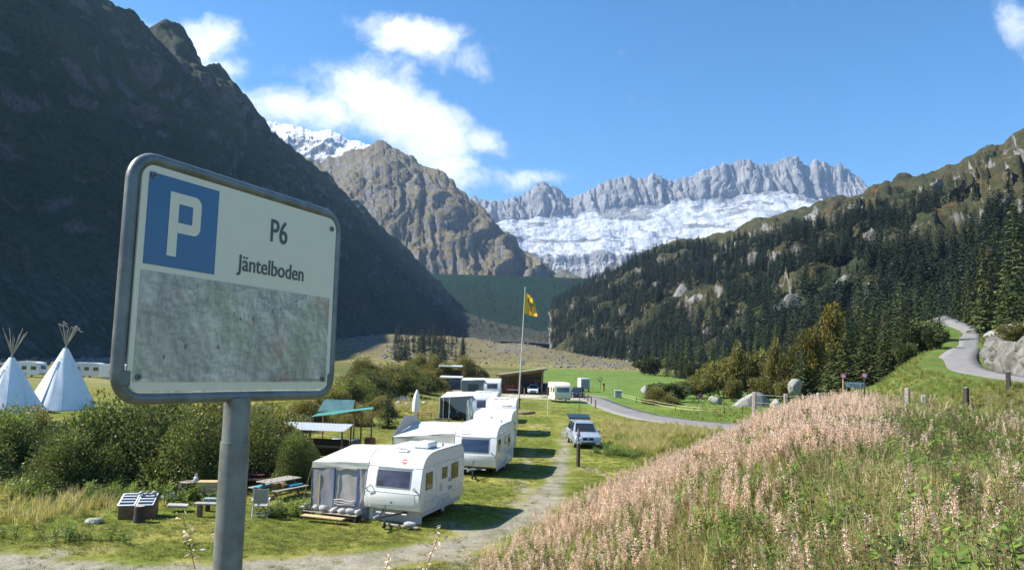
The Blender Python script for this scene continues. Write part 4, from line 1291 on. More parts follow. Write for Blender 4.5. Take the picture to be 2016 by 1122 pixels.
def RZ(a):
    return Matrix.Rotation(a, 3, 'Z')
def RX(a):
    return Matrix.Rotation(a, 3, 'X')
def RY(a):
    return Matrix.Rotation(a, 3, 'Y')
def text_mesh(name, txt, size, mat, parent, loc, rot=(math.pi / 2, 0, 0), sx=1.0, ext=0.0008, bold=0.0, align='LEFT'):
    cu = bpy.data.curves.new(name, 'FONT')
    cu.body = txt
    cu.size = size
    cu.extrude = ext
    cu.offset = bold
    cu.align_x = align
    cu.resolution_u = 4
    o = bpy.data.objects.new(name, cu)
    COL.objects.link(o)
    dg = bpy.context.evaluated_depsgraph_get()
    me = bpy.data.meshes.new_from_object(o.evaluated_get(dg))
    COL.objects.unlink(o)
    bpy.data.objects.remove(o)
    me.materials.clear()
    me.materials.append(mat)
    n = bpy.data.objects.new(name, me)
    COL.objects.link(n)
    n.parent = parent
    n.location = loc
    n.rotation_euler = rot
    n.scale = (sx, 1, 1)
    return n

# materials
W_ = surf('caravan_white', (0.80, 0.79, 0.75), 0.28, 0.015, 3, 0.02, dirt=(0.765, 0.75, 0.70), dscale=4)
CREAM = surf('caravan_cream', (0.72, 0.67, 0.54), 0.35, 0.04, 3, 0.02, dirt=(0.5, 0.45, 0.34), dscale=1.2)
GREYP = surf('grey_plastic', (0.28, 0.29, 0.30), 0.5, 0.1)
LGREY = surf('light_grey_plastic', (0.55, 0.56, 0.57), 0.45, 0.06)
BLACK = surf('black_rubber', (0.025, 0.025, 0.026), 0.7, 0.2)
DARKM = surf('dark_metal', (0.09, 0.09, 0.10), 0.5, 0.15, metal=0.4)
STEEL = surf('galvanised_steel', (0.21, 0.22, 0.205), 0.45, 0.3, 14, 0.15, metal=0.35, dirt=(0.075, 0.08, 0.055), dscale=7)
CLOTH = surf('awning_cloth', (0.60, 0.58, 0.53), 0.85, 0.06, 12, 0.2, dirt=(0.42, 0.40, 0.35), dscale=1.5)
CLOTHD = surf('awning_grey_cloth', (0.25, 0.25, 0.27), 0.85, 0.1, 12, 0.2)
MESHW = surf('awning_window_cloth', (0.38, 0.36, 0.33), 0.75, 0.08, 10, 0.2)
BLUE = surf('blue_trim', (0.05, 0.13, 0.42), 0.6, 0.1)
WOODG = surf('grey_wood', (0.34, 0.30, 0.25), 0.85, 0.25, 9, 0.5, dirt=(0.18, 0.16, 0.13), dscale=4)
WOODB = surf('brown_wood', (0.22, 0.12, 0.065), 0.8, 0.25, 9, 0.5, dirt=(0.10, 0.06, 0.04), dscale=3)
WOODL = surf('pale_wood', (0.55, 0.38, 0.20), 0.75, 0.15, 9, 0.4, dirt=(0.38, 0.25, 0.14), dscale=4)
WOODD = surf('dark_wood', (0.055, 0.042, 0.033), 0.85, 0.3, 9, 0.5)
STONE = surf('pale_stone', (0.40, 0.39, 0.37), 0.9, 0.2, 5, 0.6, dirt=(0.22, 0.22, 0.19), dscale=3)
GRAN = surf('granite', (0.27, 0.262, 0.24), 0.9, 0.28, 3.0, 0.9, dirt=(0.15, 0.155, 0.12), dscale=1.4)
TEAL = surf('teal_fabric', (0.03, 0.30, 0.42), 0.7, 0.12)
TARP = surf('green_tarp', (0.05, 0.23, 0.20), 0.5, 0.12, 4, 0.3)
ORNG = surf('rust_red_cloth', (0.30, 0.08, 0.045), 0.8, 0.3, 3)
YEL = surf('yellow_plastic', (0.70, 0.48, 0.05), 0.5, 0.1)
def glass_mat(name, col, col2=None, rough=0.06, scale=30.0):
    m, N, out = new_mat(name)
    tc = N.n('ShaderNodeTexCoord', out=3)
    c = col
    if col2:
        wv = N.n('ShaderNodeTexWave', {'Vector': tc, 'Scale': scale, 'Distortion': 1.5, 'Detail': 2.0}, out=1, bands_direction='X')
        c = N.mix(N.rng(wv, 0.25, 0.8), col, col2)
        n = N.noise(tc, 1.5, 3)
        c = N.mix(N.rng(n, 0.4, 0.65, 0, .6), c, col)
    principled(N, out, c, rough, Specular_IOR_Level=0.7)
    return m
G_FRONT = glass_mat('curtained_glass', (0.035, 0.032, 0.045), (0.12, 0.11, 0.14))
G_SIDE = glass_mat('amber_glass', (0.10, 0.075, 0.03), (0.16, 0.12, 0.05), scale=12)
G_DARK = glass_mat('dark_glass', (0.02, 0.025, 0.03))
RED = surf('red_print', (0.55, 0.03, 0.05), 0.4, 0.05)
WHITEP = surf('white_print', (0.8, 0.8, 0.8), 0.4, 0.03)
LAMPC = surf('lamp_clear', (0.75, 0.77, 0.8), 0.12, 0.05, 20, 0.1)
LAMPR = surf('lamp_red', (0.4, 0.02, 0.02), 0.2, 0.1)

# ------------------------------------------------------------------ parking sign
def parking_sign():
    m_white = surf('sign_white', (0.90, 0.77, 0.56), 0.35, 0.03, 4, 0.02, dirt=(0.82, 0.69, 0.49), dscale=4)  # white warmed and raised; bounce light off the bank is put in
    m_blue = surf('sign_blue', (0.065, 0.165, 0.30), 0.35, 0.06, 4, 0.02)
    m_txt = surf('sign_lettering', (0.10, 0.10, 0.095), 0.5, 0.05)
    c = Vector((-0.6264, 1.8, 6.624))
    px, py = -0.6303, 1.7915
    g = hz1(px, py)
    e = thing('parking_sign', 'parking sign with white letter P on blue and P6 Jäntelboden lettering on steel post', 'sign', (px, py, g))
    Rm = Matrix(((0.42364639, -0.90577338, -0.00991517), (0.90555968, 0.42322946, 0.02895672), (-0.02203184, -0.02124618, 0.99953149)))
    def prt(o, dx=0, dy=0, dz=0, scale=None, base=None):
        M = Matrix.Translation(c - Vector((px, py, g))) @ Rm.to_4x4() @ Matrix.Translation((dx, dy, dz))
        if base is not None:
            M = M @ base
        o.matrix_local = M
        return o
    w_, h_ = 0.624, 0.462
    # galvanised tube frame
    cr = 0.052
    hw, hh = w_ / 2 + 0.0145, h_ / 2 + 0.0145
    pts = []
    for sx, sz, a0 in ((1, 1, 0), (-1, 1, 90), (-1, -1, 180), (1, -1, 270)):
        for k in range(9):
            a = math.radians(a0 + k * 90 / 8)
            pts.append((sx * (hw - cr) + cr * math.cos(a), 0.005, sz * (hh - cr) + cr * math.sin(a)))
    fr = prt(MB().tube(pts, 0.0130, 14, closed=True).build('frame', STEEL, e, ang=60))
    # panel with rounded corners
    poly = []
    for sx, sz, a0 in ((1, 1, 0), (-1, 1, 90), (-1, -1, 180), (1, -1, 270)):
        for k in range(7):
            a = math.radians(a0 + k * 15)
            poly.append((sx * (w_ / 2 - 0.03) + 0.03 * math.cos(a), sz * (h_ / 2 - 0.03) + 0.03 * math.sin(a)))
    pan = prt(MB().prism(poly, 'y', -0.006, -0.002).build('panel', m_white, e))
    pan['label'] = 'white panel with parking symbol, place name and map'
    def on(o):
        o.parent = pan
        return o
    f = -0.0062
    on(MB().box((-0.203, f - 0.0004, 0.121), (0.186, 0.001, 0.19)).build('blue_field', m_blue, pan))
    # letter P from a flat stroke
    def loop(x0, x1, za, zb, r):
        q = [(x0, za)]
        q += [(x1 - r + r * math.sin(t), za - r + r * math.cos(t)) for t in np.linspace(0, math.pi / 2, 6)]
        q += [(x1 - r + r * math.cos(t), zb + r - r * math.sin(t)) for t in np.linspace(0, math.pi / 2, 6)]
        return q + [(x0, zb), (x0, (za + zb) / 2), (x0, za)]
    o_l, i_l = loop(-.242, -.158, .1865, .1015, .018), loop(-.218, -.181, .1635, .1235, .003)
    b = MB()
    b.grid([[(x, f - .0016, zz) for x, zz in o_l], [(x, f - .0016, zz) for x, zz in i_l]])
    b.grid([[(-.242, f - .0016, .1015), (-.218, f - .0016, .1015)], [(-.242, f - .0016, .050), (-.218, f - .0016, .050)]])
    b.build('letter_p', m_white, pan)
    text_mesh('lettering', 'P6', 0.080, m_txt, pan, (0.056, f - 0.0009, 0.131), sx=0.80, bold=0.0006)
    text_mesh('lettering', 'Jäntelboden', 0.0535, m_txt, pan, (-0.040, f - 0.0009, 0.0462), sx=0.905, bold=0.0002)
    # printed map
    m, N, out = new_mat('map_print')
    tc = N.n('ShaderNodeTexCoord', out=3)
    n2 = N.noise(tc, 7, 4, 0.6)
    n5 = N.noise(N.n('ShaderNodeVectorMath', {0: tc, 1: (3.1, 0, 1.7)}, operation='ADD'), 8, 5, .6)
    n6 = N.noise(N.n('ShaderNodeVectorMath', {0: tc, 1: (7.1, 0, 4.7)}, operation='ADD'), 6, 5, .6)
    base = N.mix(N.rng(n2, 0.35, 0.65), (0.46, 0.40, 0.32), (0.70, 0.61, 0.47))
    base = N.mix(N.rng(n5, 0.50, 0.64, 0, .75), base, (0.47, 0.46, 0.28))
    base = N.mix(N.rng(n6, 0.53, 0.66, 0, .75), base, (0.54, 0.31, 0.22))
    off = N.n('ShaderNodeVectorMath', {0: tc, 1: (.007, 0, .007)}, operation='ADD')
    relief = N.math('SUBTRACT', N.noise(tc, 16, 10, .72), N.noise(off, 16, 10, .72))
    base = N.n('ShaderNodeVectorMath', {0: base, 3: N.rng(relief, -0.13, 0.13, 0.68, 1.22)}, operation='SCALE')
    riv = N.math('ABSOLUTE', N.math('SUBTRACT', N.noise(tc, 6, 6, .6), 0.5))
    base = N.mix(N.rng(riv, 0.009, 0.0, 0, .7), base, (0.22, 0.23, 0.23))
    principled(N, out, base, 0.35)
    mp = MB()
    rows = []
    for i in range(2):
        rows.append([(-0.299 + 0.596 * j / 8, f - 0.0008, (0.013, -0.212)[i]) for j in range(9)])
    mp.grid(rows)
    mo_ = mp.build('map', m, pan)
    mo_['label'] = 'faded relief map print on the lower half of the panel'
    for txt, x, z in (('2', .077, -.046), ('1', .107, -.036), ('5', -.047, -.062), ('3', .013, -.068), ('4', -.026, -.072), ('6', -.088, -.138), ('8', -.179, -.142), ('9', -.233, -.166)):
        text_mesh('map_number', txt, 0.014, m_txt, pan, (x, f - 0.0014, z), sx=0.9, ext=0.0003)
    on(MB().box((0.20, f - 0.0011, -0.206), (0.17, 0.0004, 0.0016)).build('map_caption', m_txt, pan))
    for x, z in ((-0.286, .21), (.292, .203), (-.288, -.202), (.281, -.204)):
        bt = MB().cyl((x, f + 0.001, z), (x, f - 0.004, z), 0.0075, 0.0068, 14).build('bolt', STEEL, pan)
        MB().cyl((x, f - 0.0035, z), (x, f - 0.006, z), 0.0035, 0.003, 6).build('bolt_pin', DARKM, bt)
    # clips at the two lower corners
    for sx in (-1, 1):
        prt(MB().box((sx * 0.316, -0.004, -0.205), (0.022, 0.012, 0.03), bev=0.002).build('panel_clip', STEEL, e))
    # post with sleeve
    top = (c + Rm @ Vector((0.0, 0, -hh))).z - g - 0.004
    MB().cyl((0, 0, -0.4), (0, 0, top - 0.10), 0.0325, n=28).build('post', STEEL, e, ang=50)
    MB().cyl((0, 0, top - 0.13), (0, 0, top), 0.0300, n=28).build('post_sleeve', STEEL, e, ang=50)
parking_sign()

# ------------------------------------------------------------------ caravans
def prof_y(prof, z):
    """front y of the profile at height z"""
    for (y0, z0), (y1, z1) in zip(prof[:-1], prof[1:]):
        if z0 <= z <= z1 and y1 < 2:
            return y0 + (y1 - y0) * (z - z0) / max(z1 - z0, 1e-6)
    return prof[0][0]
def wheel(parent, x, y, r=0.31, w=0.19, nm='wheel'):
    s = 1 if x > 0 else -1
    t = MB().tube([(x, y + (r - .07) * math.cos(a), r + (r - .07) * math.sin(a)) for a in np.linspace(0, 6.283, 22)[:-1]], 0.085, 8, closed=True).build(nm, BLACK, parent, ang=50)
    MB().cyl((x - .06, y, r), (x + .06, y, r), r * .62, n=16).build('rim', LGREY, t)
    MB().cyl((x + s * .055, y, r), (x + s * .075, y, r), r * .2, n=8).build('hub_cap', GREYP, t)
def caravan(p, yaw, L, Wd, lab, mat=None, H=2.58, frontwin=(1.30, 1.95, 0.62), glass=None, side=None, skirt=False, tow=True, locker=True, roof='', name='caravan', logo=None, handles=True, group=None):
    mat = mat or W_
    k = H / 2.58
    prof = [(.34, .42), (.10, .52), (.02, .72), (.0, .98), (.03, 1.2), (.12, 1.6), (.22, 2.0), (.30, 2.16), (.44, 2.33), (.66, 2.46), (1.0, 2.54), (1.5, 2.58)]
    prof = [(y, .42 + (z - .42) * k) for y, z in prof]
    full = prof + [(L - .55, H), (L - .2, H - .07), (L - .03, H - .28), (L, H - .7), (L, .5), (L - .06, .42)]
    e = thing(name, lab, 'caravan', p, -yaw, group)
    MB().prism(full, 'x', -Wd / 2, Wd / 2, bev=0.055, seg=3).build('body', mat, e, ang=28)
    # roof edge rails
    for s in (-1, 1):
        x = s * (Wd / 2 - .004)
        rp = [(x, y, z) for y, z in prof[3:]] + [(x, L - .55, H), (x, L - .2, H - .07), (x, L - .03, H - .28)]
        MB().tube(rp, 0.016, 6).build('edge_rail', GREYP, e, ang=60)
    z0, z1, fw = frontwin
    def fy(z):
        return prof_y(prof, z)
    def front_slab(name, za, zb, hw, th, mt, parent, off=0.0):
        zs = np.linspace(za, zb, 5)
        A = [[(sx * hw, fy(z) - off - th, z) for z in zs] for sx in (-1, 1)]
        B = [[(sx * hw, fy(z) - off + .02, z) for z in zs] for sx in (-1, 1)]
        b = MB()
        poly = [(fy(z) - off - th, z) for z in zs] + [(fy(z) - off + .03, z) for z in zs[::-1]]
        return b.prism(poly, 'x', -hw, hw, bev=0.012, seg=2).build(name, mt, parent)
    wn = front_slab('front_window', z0, z1, Wd * fw / 2, .018, GREYP, e)
    front_slab('pane', z0 + .035, z1 - .035, Wd * fw / 2 - .035, .004, glass or G_FRONT, wn, off=.02)
    # trim line over the front and panel seams
    for z in (z1 + .09, z0 - .16):
        MB().tube([(x, fy(z) - .006, z) for x in (-Wd / 2 + .05, Wd / 2 - .05)], 0.012, 6).build('front_trim', LGREY, e)
    if locker:
        lk = front_slab('gas_locker', .68, 1.10, Wd * .41, .014, mat, e)
        MB().box((0, fy(.78) - .03, .78), (.07, .03, .06), bev=.008).build('latch', DARKM, lk)
    if handles:
        for s in (-1, 1):
            x = s * Wd * .43
            z = z0 - .08
            MB().tube([(x - .09 * s, fy(z + .1) - .01, z + .14), (x - .09 * s, fy(z) - .10, z + .10), (x + .07 * s, fy(z) - .10, z), (x + .07 * s, fy(z) - .0, z - .03)], .018, 6).build('grab_handle', DARKM, e)
    # sides: windows, seams, skirt, wheels
    side = side or [(0.55, 0.62, 1.25, 1.88), (2.3, 0.5, 1.45, 1.9), (3.25, 0.62, 1.3, 1.9)]
    for s in (-1, 1):
        for (y, wy, za, zb) in side:
            if y + wy > L - .15:
                continue
            wd = MB().box((s * (Wd / 2 + .006), y + wy / 2, (za + zb) / 2), (.024, wy, zb - za), bev=.03 if False else .008).build('side_window', DARKM, e)
            MB().box((s * (Wd / 2 + .016), y + wy / 2, (za + zb) / 2), (.012, wy - .08, zb - za - .08), bev=.003).build('pane', G_SIDE, wd)
        for z in (.80, 2.06 * k):
            MB().box((s * (Wd / 2 + .004), L / 2 + .12, z), (.012, L - .6, .028)).build('side_trim', LGREY, e)
        MB().box((s * (Wd / 2 - .02), L / 2, .36), (.03, L - .7, .14), bev=.006).build('side_skirt', LGREY, e)
        wheel(e, s * (Wd / 2 - .14), L * .56)
        MB().box((s * (Wd / 2 + .01), L * .56, .56), (.03, .84, .30), bev=.012).build('wheel_arch', LGREY, e)
        MB().box((s * (Wd / 2 - .10), .30, 1.02), (.05, .03, .03)).build('marker_lamp', YEL, e)
    for s in (-1, 1):
        for y in (L * .34, L * .78):
            MB().box((s * (Wd / 2 + .003), y, 1.40 * k), (.008, .014, 1.20 * k)).build('panel_seam', LGREY, e)
        for z in (.98, 1.30):
            vg = MB().box((s * (Wd / 2 + .006), L * .66, z), (.018, .38, .16), bev=.006).build('vent_grille', LGREY, e)
            for q_ in range(3):
                MB().box((s * (Wd / 2 + .014), L * .66, z - .045 + .045 * q_), (.012, .32, .014)).build('vent_slot', DARKM, vg)
        MB().box((s * (Wd / 2 + .008), L - .3, .95), (.02, .10, .05), bev=.006).build('side_reflector', YEL, e)
        MB().cyl((s * Wd * .40, prof_y(prof, .60) - .005, .60), (s * Wd * .40, prof_y(prof, .60) - .02, .60), .035, n=10).build('front_reflector', WHITEP, e)
    MB().box((0, prof_y(prof, z1 + .05) - .012, z1 + .06), (Wd * fw, .03, .05), bev=.01).build('window_gutter', LGREY, e)
    MB().box((Wd / 2 + .008, L * .45, 1.12), (.02, .22, .28), bev=.008).build('service_flap', LGREY, e)
    if tow:
        b = MB()
        for s in (-1, 1):
            b.tube([(s * .55, .6, .40), (0.03 * s, -.95, .42)], .04, 6)
        b.build('drawbar', DARKM, e)
        MB().box((0, -1.12, .46), (.09, .36, .09), bev=.015).build('coupling', GREYP, e)
        jw = MB().cyl((.12, -.72, .12), (.12, -.72, .85), .026, n=8).build('jockey_wheel', STEEL, e)
        MB().cyl((.09, -.72, .10), (.15, -.72, .10), .10, n=14).build('jockey_tyre', BLACK, jw)
        MB().box((0, .06, .37), (Wd * .55, .06, .05), bev=.01).build('front_bar', LGREY, e)
    if skirt:
        MB().box((0, .46, .20), (Wd * .92, .03, .42), bev=.005).build('front_skirt', LGREY, e)
        MB().box((-Wd * .44, .40, .21), (.16, .05, .42)).build('skirt_flap', W_, e)
    for s in (-1, 1):
        for y in (.7, L - .5):
            MB().cyl((s * (Wd / 2 - .25), y, 0), (s * (Wd / 2 - .25), y, .44), .03, n=6).build('support_leg', DARKM, e)
    # roof furniture
    if 'a' in roof:
        ac = MB().box((.42, 2.0, H + .15), (.62, .92, .20), bev=.06, seg=3).build('roof_unit', W_, e)
        MB().box((.42, 2.0, H + .035), (.58, .88, .07), bev=.01).build('roof_unit_base', GREYP, ac)
    if 'h' in roof:
        for x, y in ((-.35, 1.15), (-.02, .98)):
            hh = MB().box((x, y, H - .02 if y > 1.1 else H - .03), (.46, .40, .06), bev=.02).build('roof_hatch', W_, e)
            MB().box((x, y + .0, H + .018), (.34, .03, .03)).build('hatch_handle', GREYP, hh)
    if 'c' in roof:
        MB().cyl((.85, 2.7, H - .02), (.85, 2.7, H + .14), .04, n=8).build('chimney', GREYP, e)
    if 's' in roof:
        for k_ in range(3):
            MB().box((-.5 + .42 * k_, 1.6 + .3 * k_, H + .03), (.34, .5, .06), bev=.02).build('roof_hatch', LGREY, e)
        MB().tube([(.75, 1.2, H + .12), (.75, 3.2, H + .12)], .02, 6).build('roof_rail', STEEL, e)
    if logo == 'round':
        z = 2.24
        y = fy(z)
        n = Vector((0, -.78, .62))
        d = MB().cyl(Vector((.32, y, z)) + n * -.01, Vector((.32, y, z)) + n * .012, .115, n=24).build('emblem', RED, e)
        MB().box(Vector((.36, y, z)) + n * .014, (.24, .006, .035), rot=RX(-.68)).build('emblem_bar', WHITEP, d)
    elif logo == 'wings':
        for k_, (x0, x1) in enumerate(((-.85, -.62), (-.66, -.48), (-.50, -.34))):
            MB().tube([(x0, fy(2.2) - .012, 2.17), ((x0 + x1) / 2, fy(2.3) - .02, 2.31), (x1, fy(2.2) - .012, 2.19), (x1 - .06, fy(2.2) - .012, 2.16)], .010, 5).build('emblem_stroke', GREYP, e)
        MB().box((-.55, fy(2.13) - .01, 2.13), (.5, .012, .02)).build('emblem_bar', GREYP, e)
    elif logo == 'lens':
        for z in (2.40, 2.22):
            MB().hull([(-.07 + sx * .13, fy(z) - .02, z) for sx in (-1, 1)] + [(-.07 + sx * .06, fy(z + q) - .02, z + q) for sx in (-1, 1) for q in (-.04, .04)] + [(-.07, fy(z) + .02, z)]).build('emblem', GREYP, e)
    elif logo == 'red':
        for k_ in range(4):
            x = .1 + .18 * k_
            MB().tube([(x, fy(2.25) - .02, 2.22), (x + .08, fy(2.33) - .03, 2.34), (x + .16, fy(2.25) - .02, 2.24)], .014, 5).build('emblem_stroke', RED, e)
        MB().box((.7, fy(2.30) - .02, 2.30), (.34, .02, .03)).build('emblem_bar', GREYP, e)
    return e
def lp(p, yaw, x, y, z=0.0):
    return Vector((p.x + x * math.cos(yaw) + y * math.sin(yaw), p.y - x * math.sin(yaw) + y * math.cos(yaw), p.z + z))
p1 = at(768, 1034)
p1.z = hz1(p1.x, p1.y)
y1 = math.radians(18)
caravan(p1, y1, 4.4, 2.28, 'nearest white caravan with round red emblem beside the grey awning', side=[(.5, .62, 1.22, 1.85), (2.05, .5, 1.42, 1.85), (3.0, .72, 1.28, 1.9)], skirt=True, roof='ahc', logo='round')
p2 = at(932, 938)
p2.z = hz1(p2.x, p2.y)
y2 = math.radians(11)
caravan(p2, y2, 5.0, 2.3, 'second white caravan with grey winged emblem on its curved front', frontwin=(1.22, 1.92, .66), glass=glass_mat('blue_curtained_glass', (0.03, 0.045, 0.08), (0.06, 0.08, 0.13)), roof='c', logo='wings', handles=True)
p3 = Vector((pxX(966, 48, 880), 48, 0))
p3.z = hz1(p3.x, p3.y)
y3 = math.radians(5)
caravan(p3, y3, 5.2, 2.45, 'third white caravan in the row with two small lens-shaped marks', H=2.66, frontwin=(1.35, 1.98, .8), glass=glass_mat('pale_curtained_glass', (0.5, 0.5, 0.5), (0.65, 0.65, 0.66)), roof='', logo='lens', handles=False)
p4 = Vector((pxX(984, 60, 850), 60, 0))
p4.z = hz1(p4.x, p4.y)
y4 = math.radians(3)
caravan(p4, y4, 5.0, 2.4, 'fourth white caravan in the row with red zigzag emblem on the front', H=2.7, roof='s', logo='red')
p5 = Vector((pxX(952, 70, 830), 70, 0))
p5.z = hz1(p5.x, p5.y)
y5 = math.radians(3)
caravan(p5, y5, 5.0, 2.3, 'silvery caravan beside the open-fronted awning behind the fourth caravan', H=2.62, mat=surf('caravan_silver', (0.62, 0.66, 0.72), 0.35, .04, 3, .02), roof='s')
p6 = Vector((pxX(968, 104, 780), 104, 0))
p6.z = hz1(p6.x, p6.y)
y6 = math.radians(2)
caravan(p6, y6, 4.6, 2.3, 'white caravan at the far end of the row in front of the shed', H=2.55, roof='', tow=False)
p7 = at(1108, 793)
p7.z = hz1(p7.x, p7.y)
caravan(p7, math.radians(-9), 4.6, 2.2, 'cream caravan standing alone near the shed and the road', mat=CREAM, frontwin=(1.35, 1.98, .78), glass=glass_mat('grey_curtained_glass', (0.10, 0.10, 0.105), (0.2, 0.2, 0.2)), side=[(.4, .9, 1.3, 1.9), (2.0, .7, 1.3, 1.9)], skirt=False, handles=False)
# caravans far left behind the tepees (seen from the side)
for px, Y, L, lab in [(60, 128, 4.6, 'long white caravan showing between the two tepees'), (176, 132, 5.6, 'grey-white caravan just right of the right tepee'), (232, 128, 4.8, 'caravan peeking out behind the left edge of the parking sign')]:
    q = ground(px, Y)
    caravan(q + Vector((L / 2, 0, 0)), math.radians(-90), L, 2.3, lab, H=2.5, mat=LGREY if px == 176 else W_, tow=False, handles=False, side=[(.6, .9, 1.2, 1.8), (2.2, .8, 1.2, 1.8), (3.8, .9, 1.2, 1.8)])

# ------------------------------------------------------------------ awnings
def sheet(b, A, B, C_, D, nu=10, nv=8, sag=0.0, wr=0.0, seed=0):
    """bilinear cloth patch A-B (front edge), D-C (rear edge) with sag and wrinkles"""
    r2 = np.random.RandomState(seed)
    ph = r2.uniform(0, 6, 4)
    rows = []
    A, B, C_, D = map(Vector, (A, B, C_, D))
    n = (B - A).cross(D - A).normalized()
    for i in range(nu + 1):
        u = i / nu
        row = []
        for j in range(nv + 1):
            v = j / nv
            q = A.lerp(B, u).lerp(D.lerp(C_, u), v)
            k = 16 * u * (1 - u) * v * (1 - v)
            q = q + Vector((0, 0, -sag * k)) + n * wr * (math.sin(9 * u + 4 * v + ph[0]) + .6 * math.sin(17 * v - 6 * u + ph[1])) * min(1, 4 * u * (1 - u) + .3)
            row.append(q)
        rows.append(row)
    b.grid(rows)
    return b
def awning1():
    e = thing('awning', 'grey awning tent with rolled mesh door joined to the nearest caravan', 'awning', p1, -y1)
    xl, xr, yf, yb = -3.55, -1.10, .25, 3.1
    zf, zb, zl = 2.08, 2.42, 1.98
    sheet(MB(), (xl, yf, zl), (xr, yf, 2.12), (xr, yb, 2.50), (xl + .1, yb, 2.34), sag=.06, wr=.008, seed=1).build('roof', CLOTH, e, solid=.012)
    sheet(MB(), (xl, yf - .015, zl - .22), (xr, yf - .015, 1.88), (xr, yf - .03, 2.12), (xl, yf - .03, zl), nv=4, wr=.008, seed=2).build('valance', CLOTH, e, solid=.008)
    sheet(MB(), (xl + .02, yf, .26), (xl + .95, yf, .20), (xl + .95, yf, 1.84), (xl + .02, yf, zl - .03), wr=.012, seed=3).build('front_wall', CLOTHD, e, solid=.008)
    dr = sheet(MB(), (xl + 1.0, yf + .05, .22), (xl + 1.95, yf + .05, .2), (xl + 1.95, yf + .05, 1.86), (xl + 1.0, yf + .05, 1.86), wr=.01, seed=4).build('door_panel', MESHW, e, solid=.006)
    for k, z in enumerate((.62, .54, .47)):
        MB().tube([(xl + 1.02 + .09 * i, yf - .01, z + .03 * math.sin(i * .7 + k) - .015 * math.sin(i * .31 * 3.14)) for i in range(11)], .035, 6).build('rolled_curtain', MESHW, dr)
    sheet(MB(), (xl + 2.0, yf, .12), (xr - .02, yf, .1), (xr - .02, yf, 1.9), (xl + 2.0, yf, 1.86), wr=.015, seed=5).build('front_wall', CLOTHD, e, solid=.008)
    for x in (xl + .98, xl + 1.98):
        MB().box((x, yf - .02, 1.02), (.035, .02, 1.68)).build('zip_strip', BLUE, e)
    MB().box((xl + 1.48, yf - .02, .23), (1.0, .02, .05)).build('sill_strip', BLUE, e)
    MB().box((xl + .35, yf - .02, 1.0), (.03, .012, 1.1)).build('guy_strap', YEL, e)
    sheet(MB(), (xl, yf, .24), (xl, yb, .24), (xl + .1, yb, 2.32), (xl, yf, zl - .02), wr=.015, seed=6).build('side_wall', CLOTHD, e, solid=.008)
    # loose flap between awning and caravan
    sheet(MB(), (xr - .55, yf - .28, .02), (xr + .02, yf + .12, .02), (xr - .02, yf + .02, 1.1), (xr - .12, yf - .02, .9), wr=.02, seed=7).build('loose_flap', CLOTHD, e, solid=.008)
    for x, y in ((xl, yf), (xl + .05, yb)):
        MB().cyl((x, y, 0), (x, y, 2.0), .018, n=6).build('pole', STEEL, e)
    MB().cyl((xl, yf, 1.95), (xl - .55, yf + .1, 0.0), .012, n=5).build('guy_pole', WOODL, e)
    d = thing('wooden_deck', 'low dark wooden deck under the nearest awning', 'deck', lp(p1, y1, -2.45, .1), -y1)
    for k in range(3):
        MB().box((0, -.30 + k * .16, .20), (2.35, .15, .035), bev=.005).build('plank', WOODG, d)
    for x in (-1.1, 0, 1.1):
        MB().box((x, -.15, .09), (.09, .4, .18)).build('bearer', WOODD, d)
    tag(MB().box((0, 0, 0), (1.75, .28, .05), bev=.008).build('step_plank', WOODL), 'pale plank step lying before the nearest awning', 'plank').location = lp(p1, y1, -2.45, -.62, .14)
    bpy.data.objects['step_plank'].rotation_euler = (0, 0, -y1)
awning1()
def rock_data(name, seed, sub=2, amp=.25, flat=.75, mat=None, facet=True, freq=1.3):
    bm = bmesh.new()
    bmesh.ops.create_icosphere(bm, subdivisions=sub, radius=1)
    co = np.array([v.co[:] for v in bm.verts])
    n = fbm(co[:, 0] * freq + seed * 3.1, co[:, 1] * freq, co[:, 2] * freq, 4)
    c2 = co * (1 + amp * n)[:, None]
    if facet:
        r2 = np.random.RandomState(seed)
        for k in range(9):
            d = unit(r2.normal(size=3))
            h = r2.uniform(.55, .9)
            over = c2 @ d - h
            c2 = c2 - np.clip(over, 0, None)[:, None] * d * .88
    c2[:, 2] *= flat
    for v, q in zip(bm.verts, c2):
        v.co = q
    for f in bm.faces:
        f.smooth = True
    for e in bm.edges:
        e.smooth = not (e.calc_face_angle(0) > .45)
    me = bpy.data.meshes.new(name)
    bm.to_mesh(me)
    bm.free()
    me.materials.append(mat or STONE)
    return me
RK = [rock_data('stone', i, 2, .3, .72) for i in range(5)]
LICH = surf('grey_rock', (0.25, 0.245, 0.23), 0.92, 0.3, 3, .8, dirt=(0.13, 0.13, 0.10), dscale=1.6)
RKG = [rock_data('boulder', 20 + i, 3, .32, .8, LICH) for i in range(4)]
for i, (x, s, lab) in enumerate([(-3.62, .20, 'leftmost flat stone on the deck of the nearest awning'), (-3.50, .16, 'small brownish stone at the awning corner'), (-3.12, .20, 'round grey stone on the awning deck, second from the left end'), (-2.72, .24, 'large pale stone in the middle of the awning deck'), (-2.32, .20, 'grey stone just right of the middle of the awning deck'), (-1.98, .20, 'dark flat stone on the awning deck'), (-1.62, .22, 'upright pale stone near the right end of the awning deck'), (-1.26, .20, 'flat pale stone at the right end of the awning deck')]):
    o = put('stone', RK[i % 5], None, lp(p1, y1, x, -.06 - .05 * (i % 2), .20 + s * .6 + (.12 if i == 1 else 0)), i * 1.1, (s, s * .8, s * .85))
    tag(o, lab, 'stone')
o = put('stone', RK[1], None, lp(p1, y1, .95, -.25, .12), .4, (.30, .2, .2))
tag(o, 'pale stone on the ground under the front of the nearest caravan', 'stone')
o = MB().box((0, 0, 0), (1.5, .10, .06), bev=.01).build('wooden_beam', WOODG)
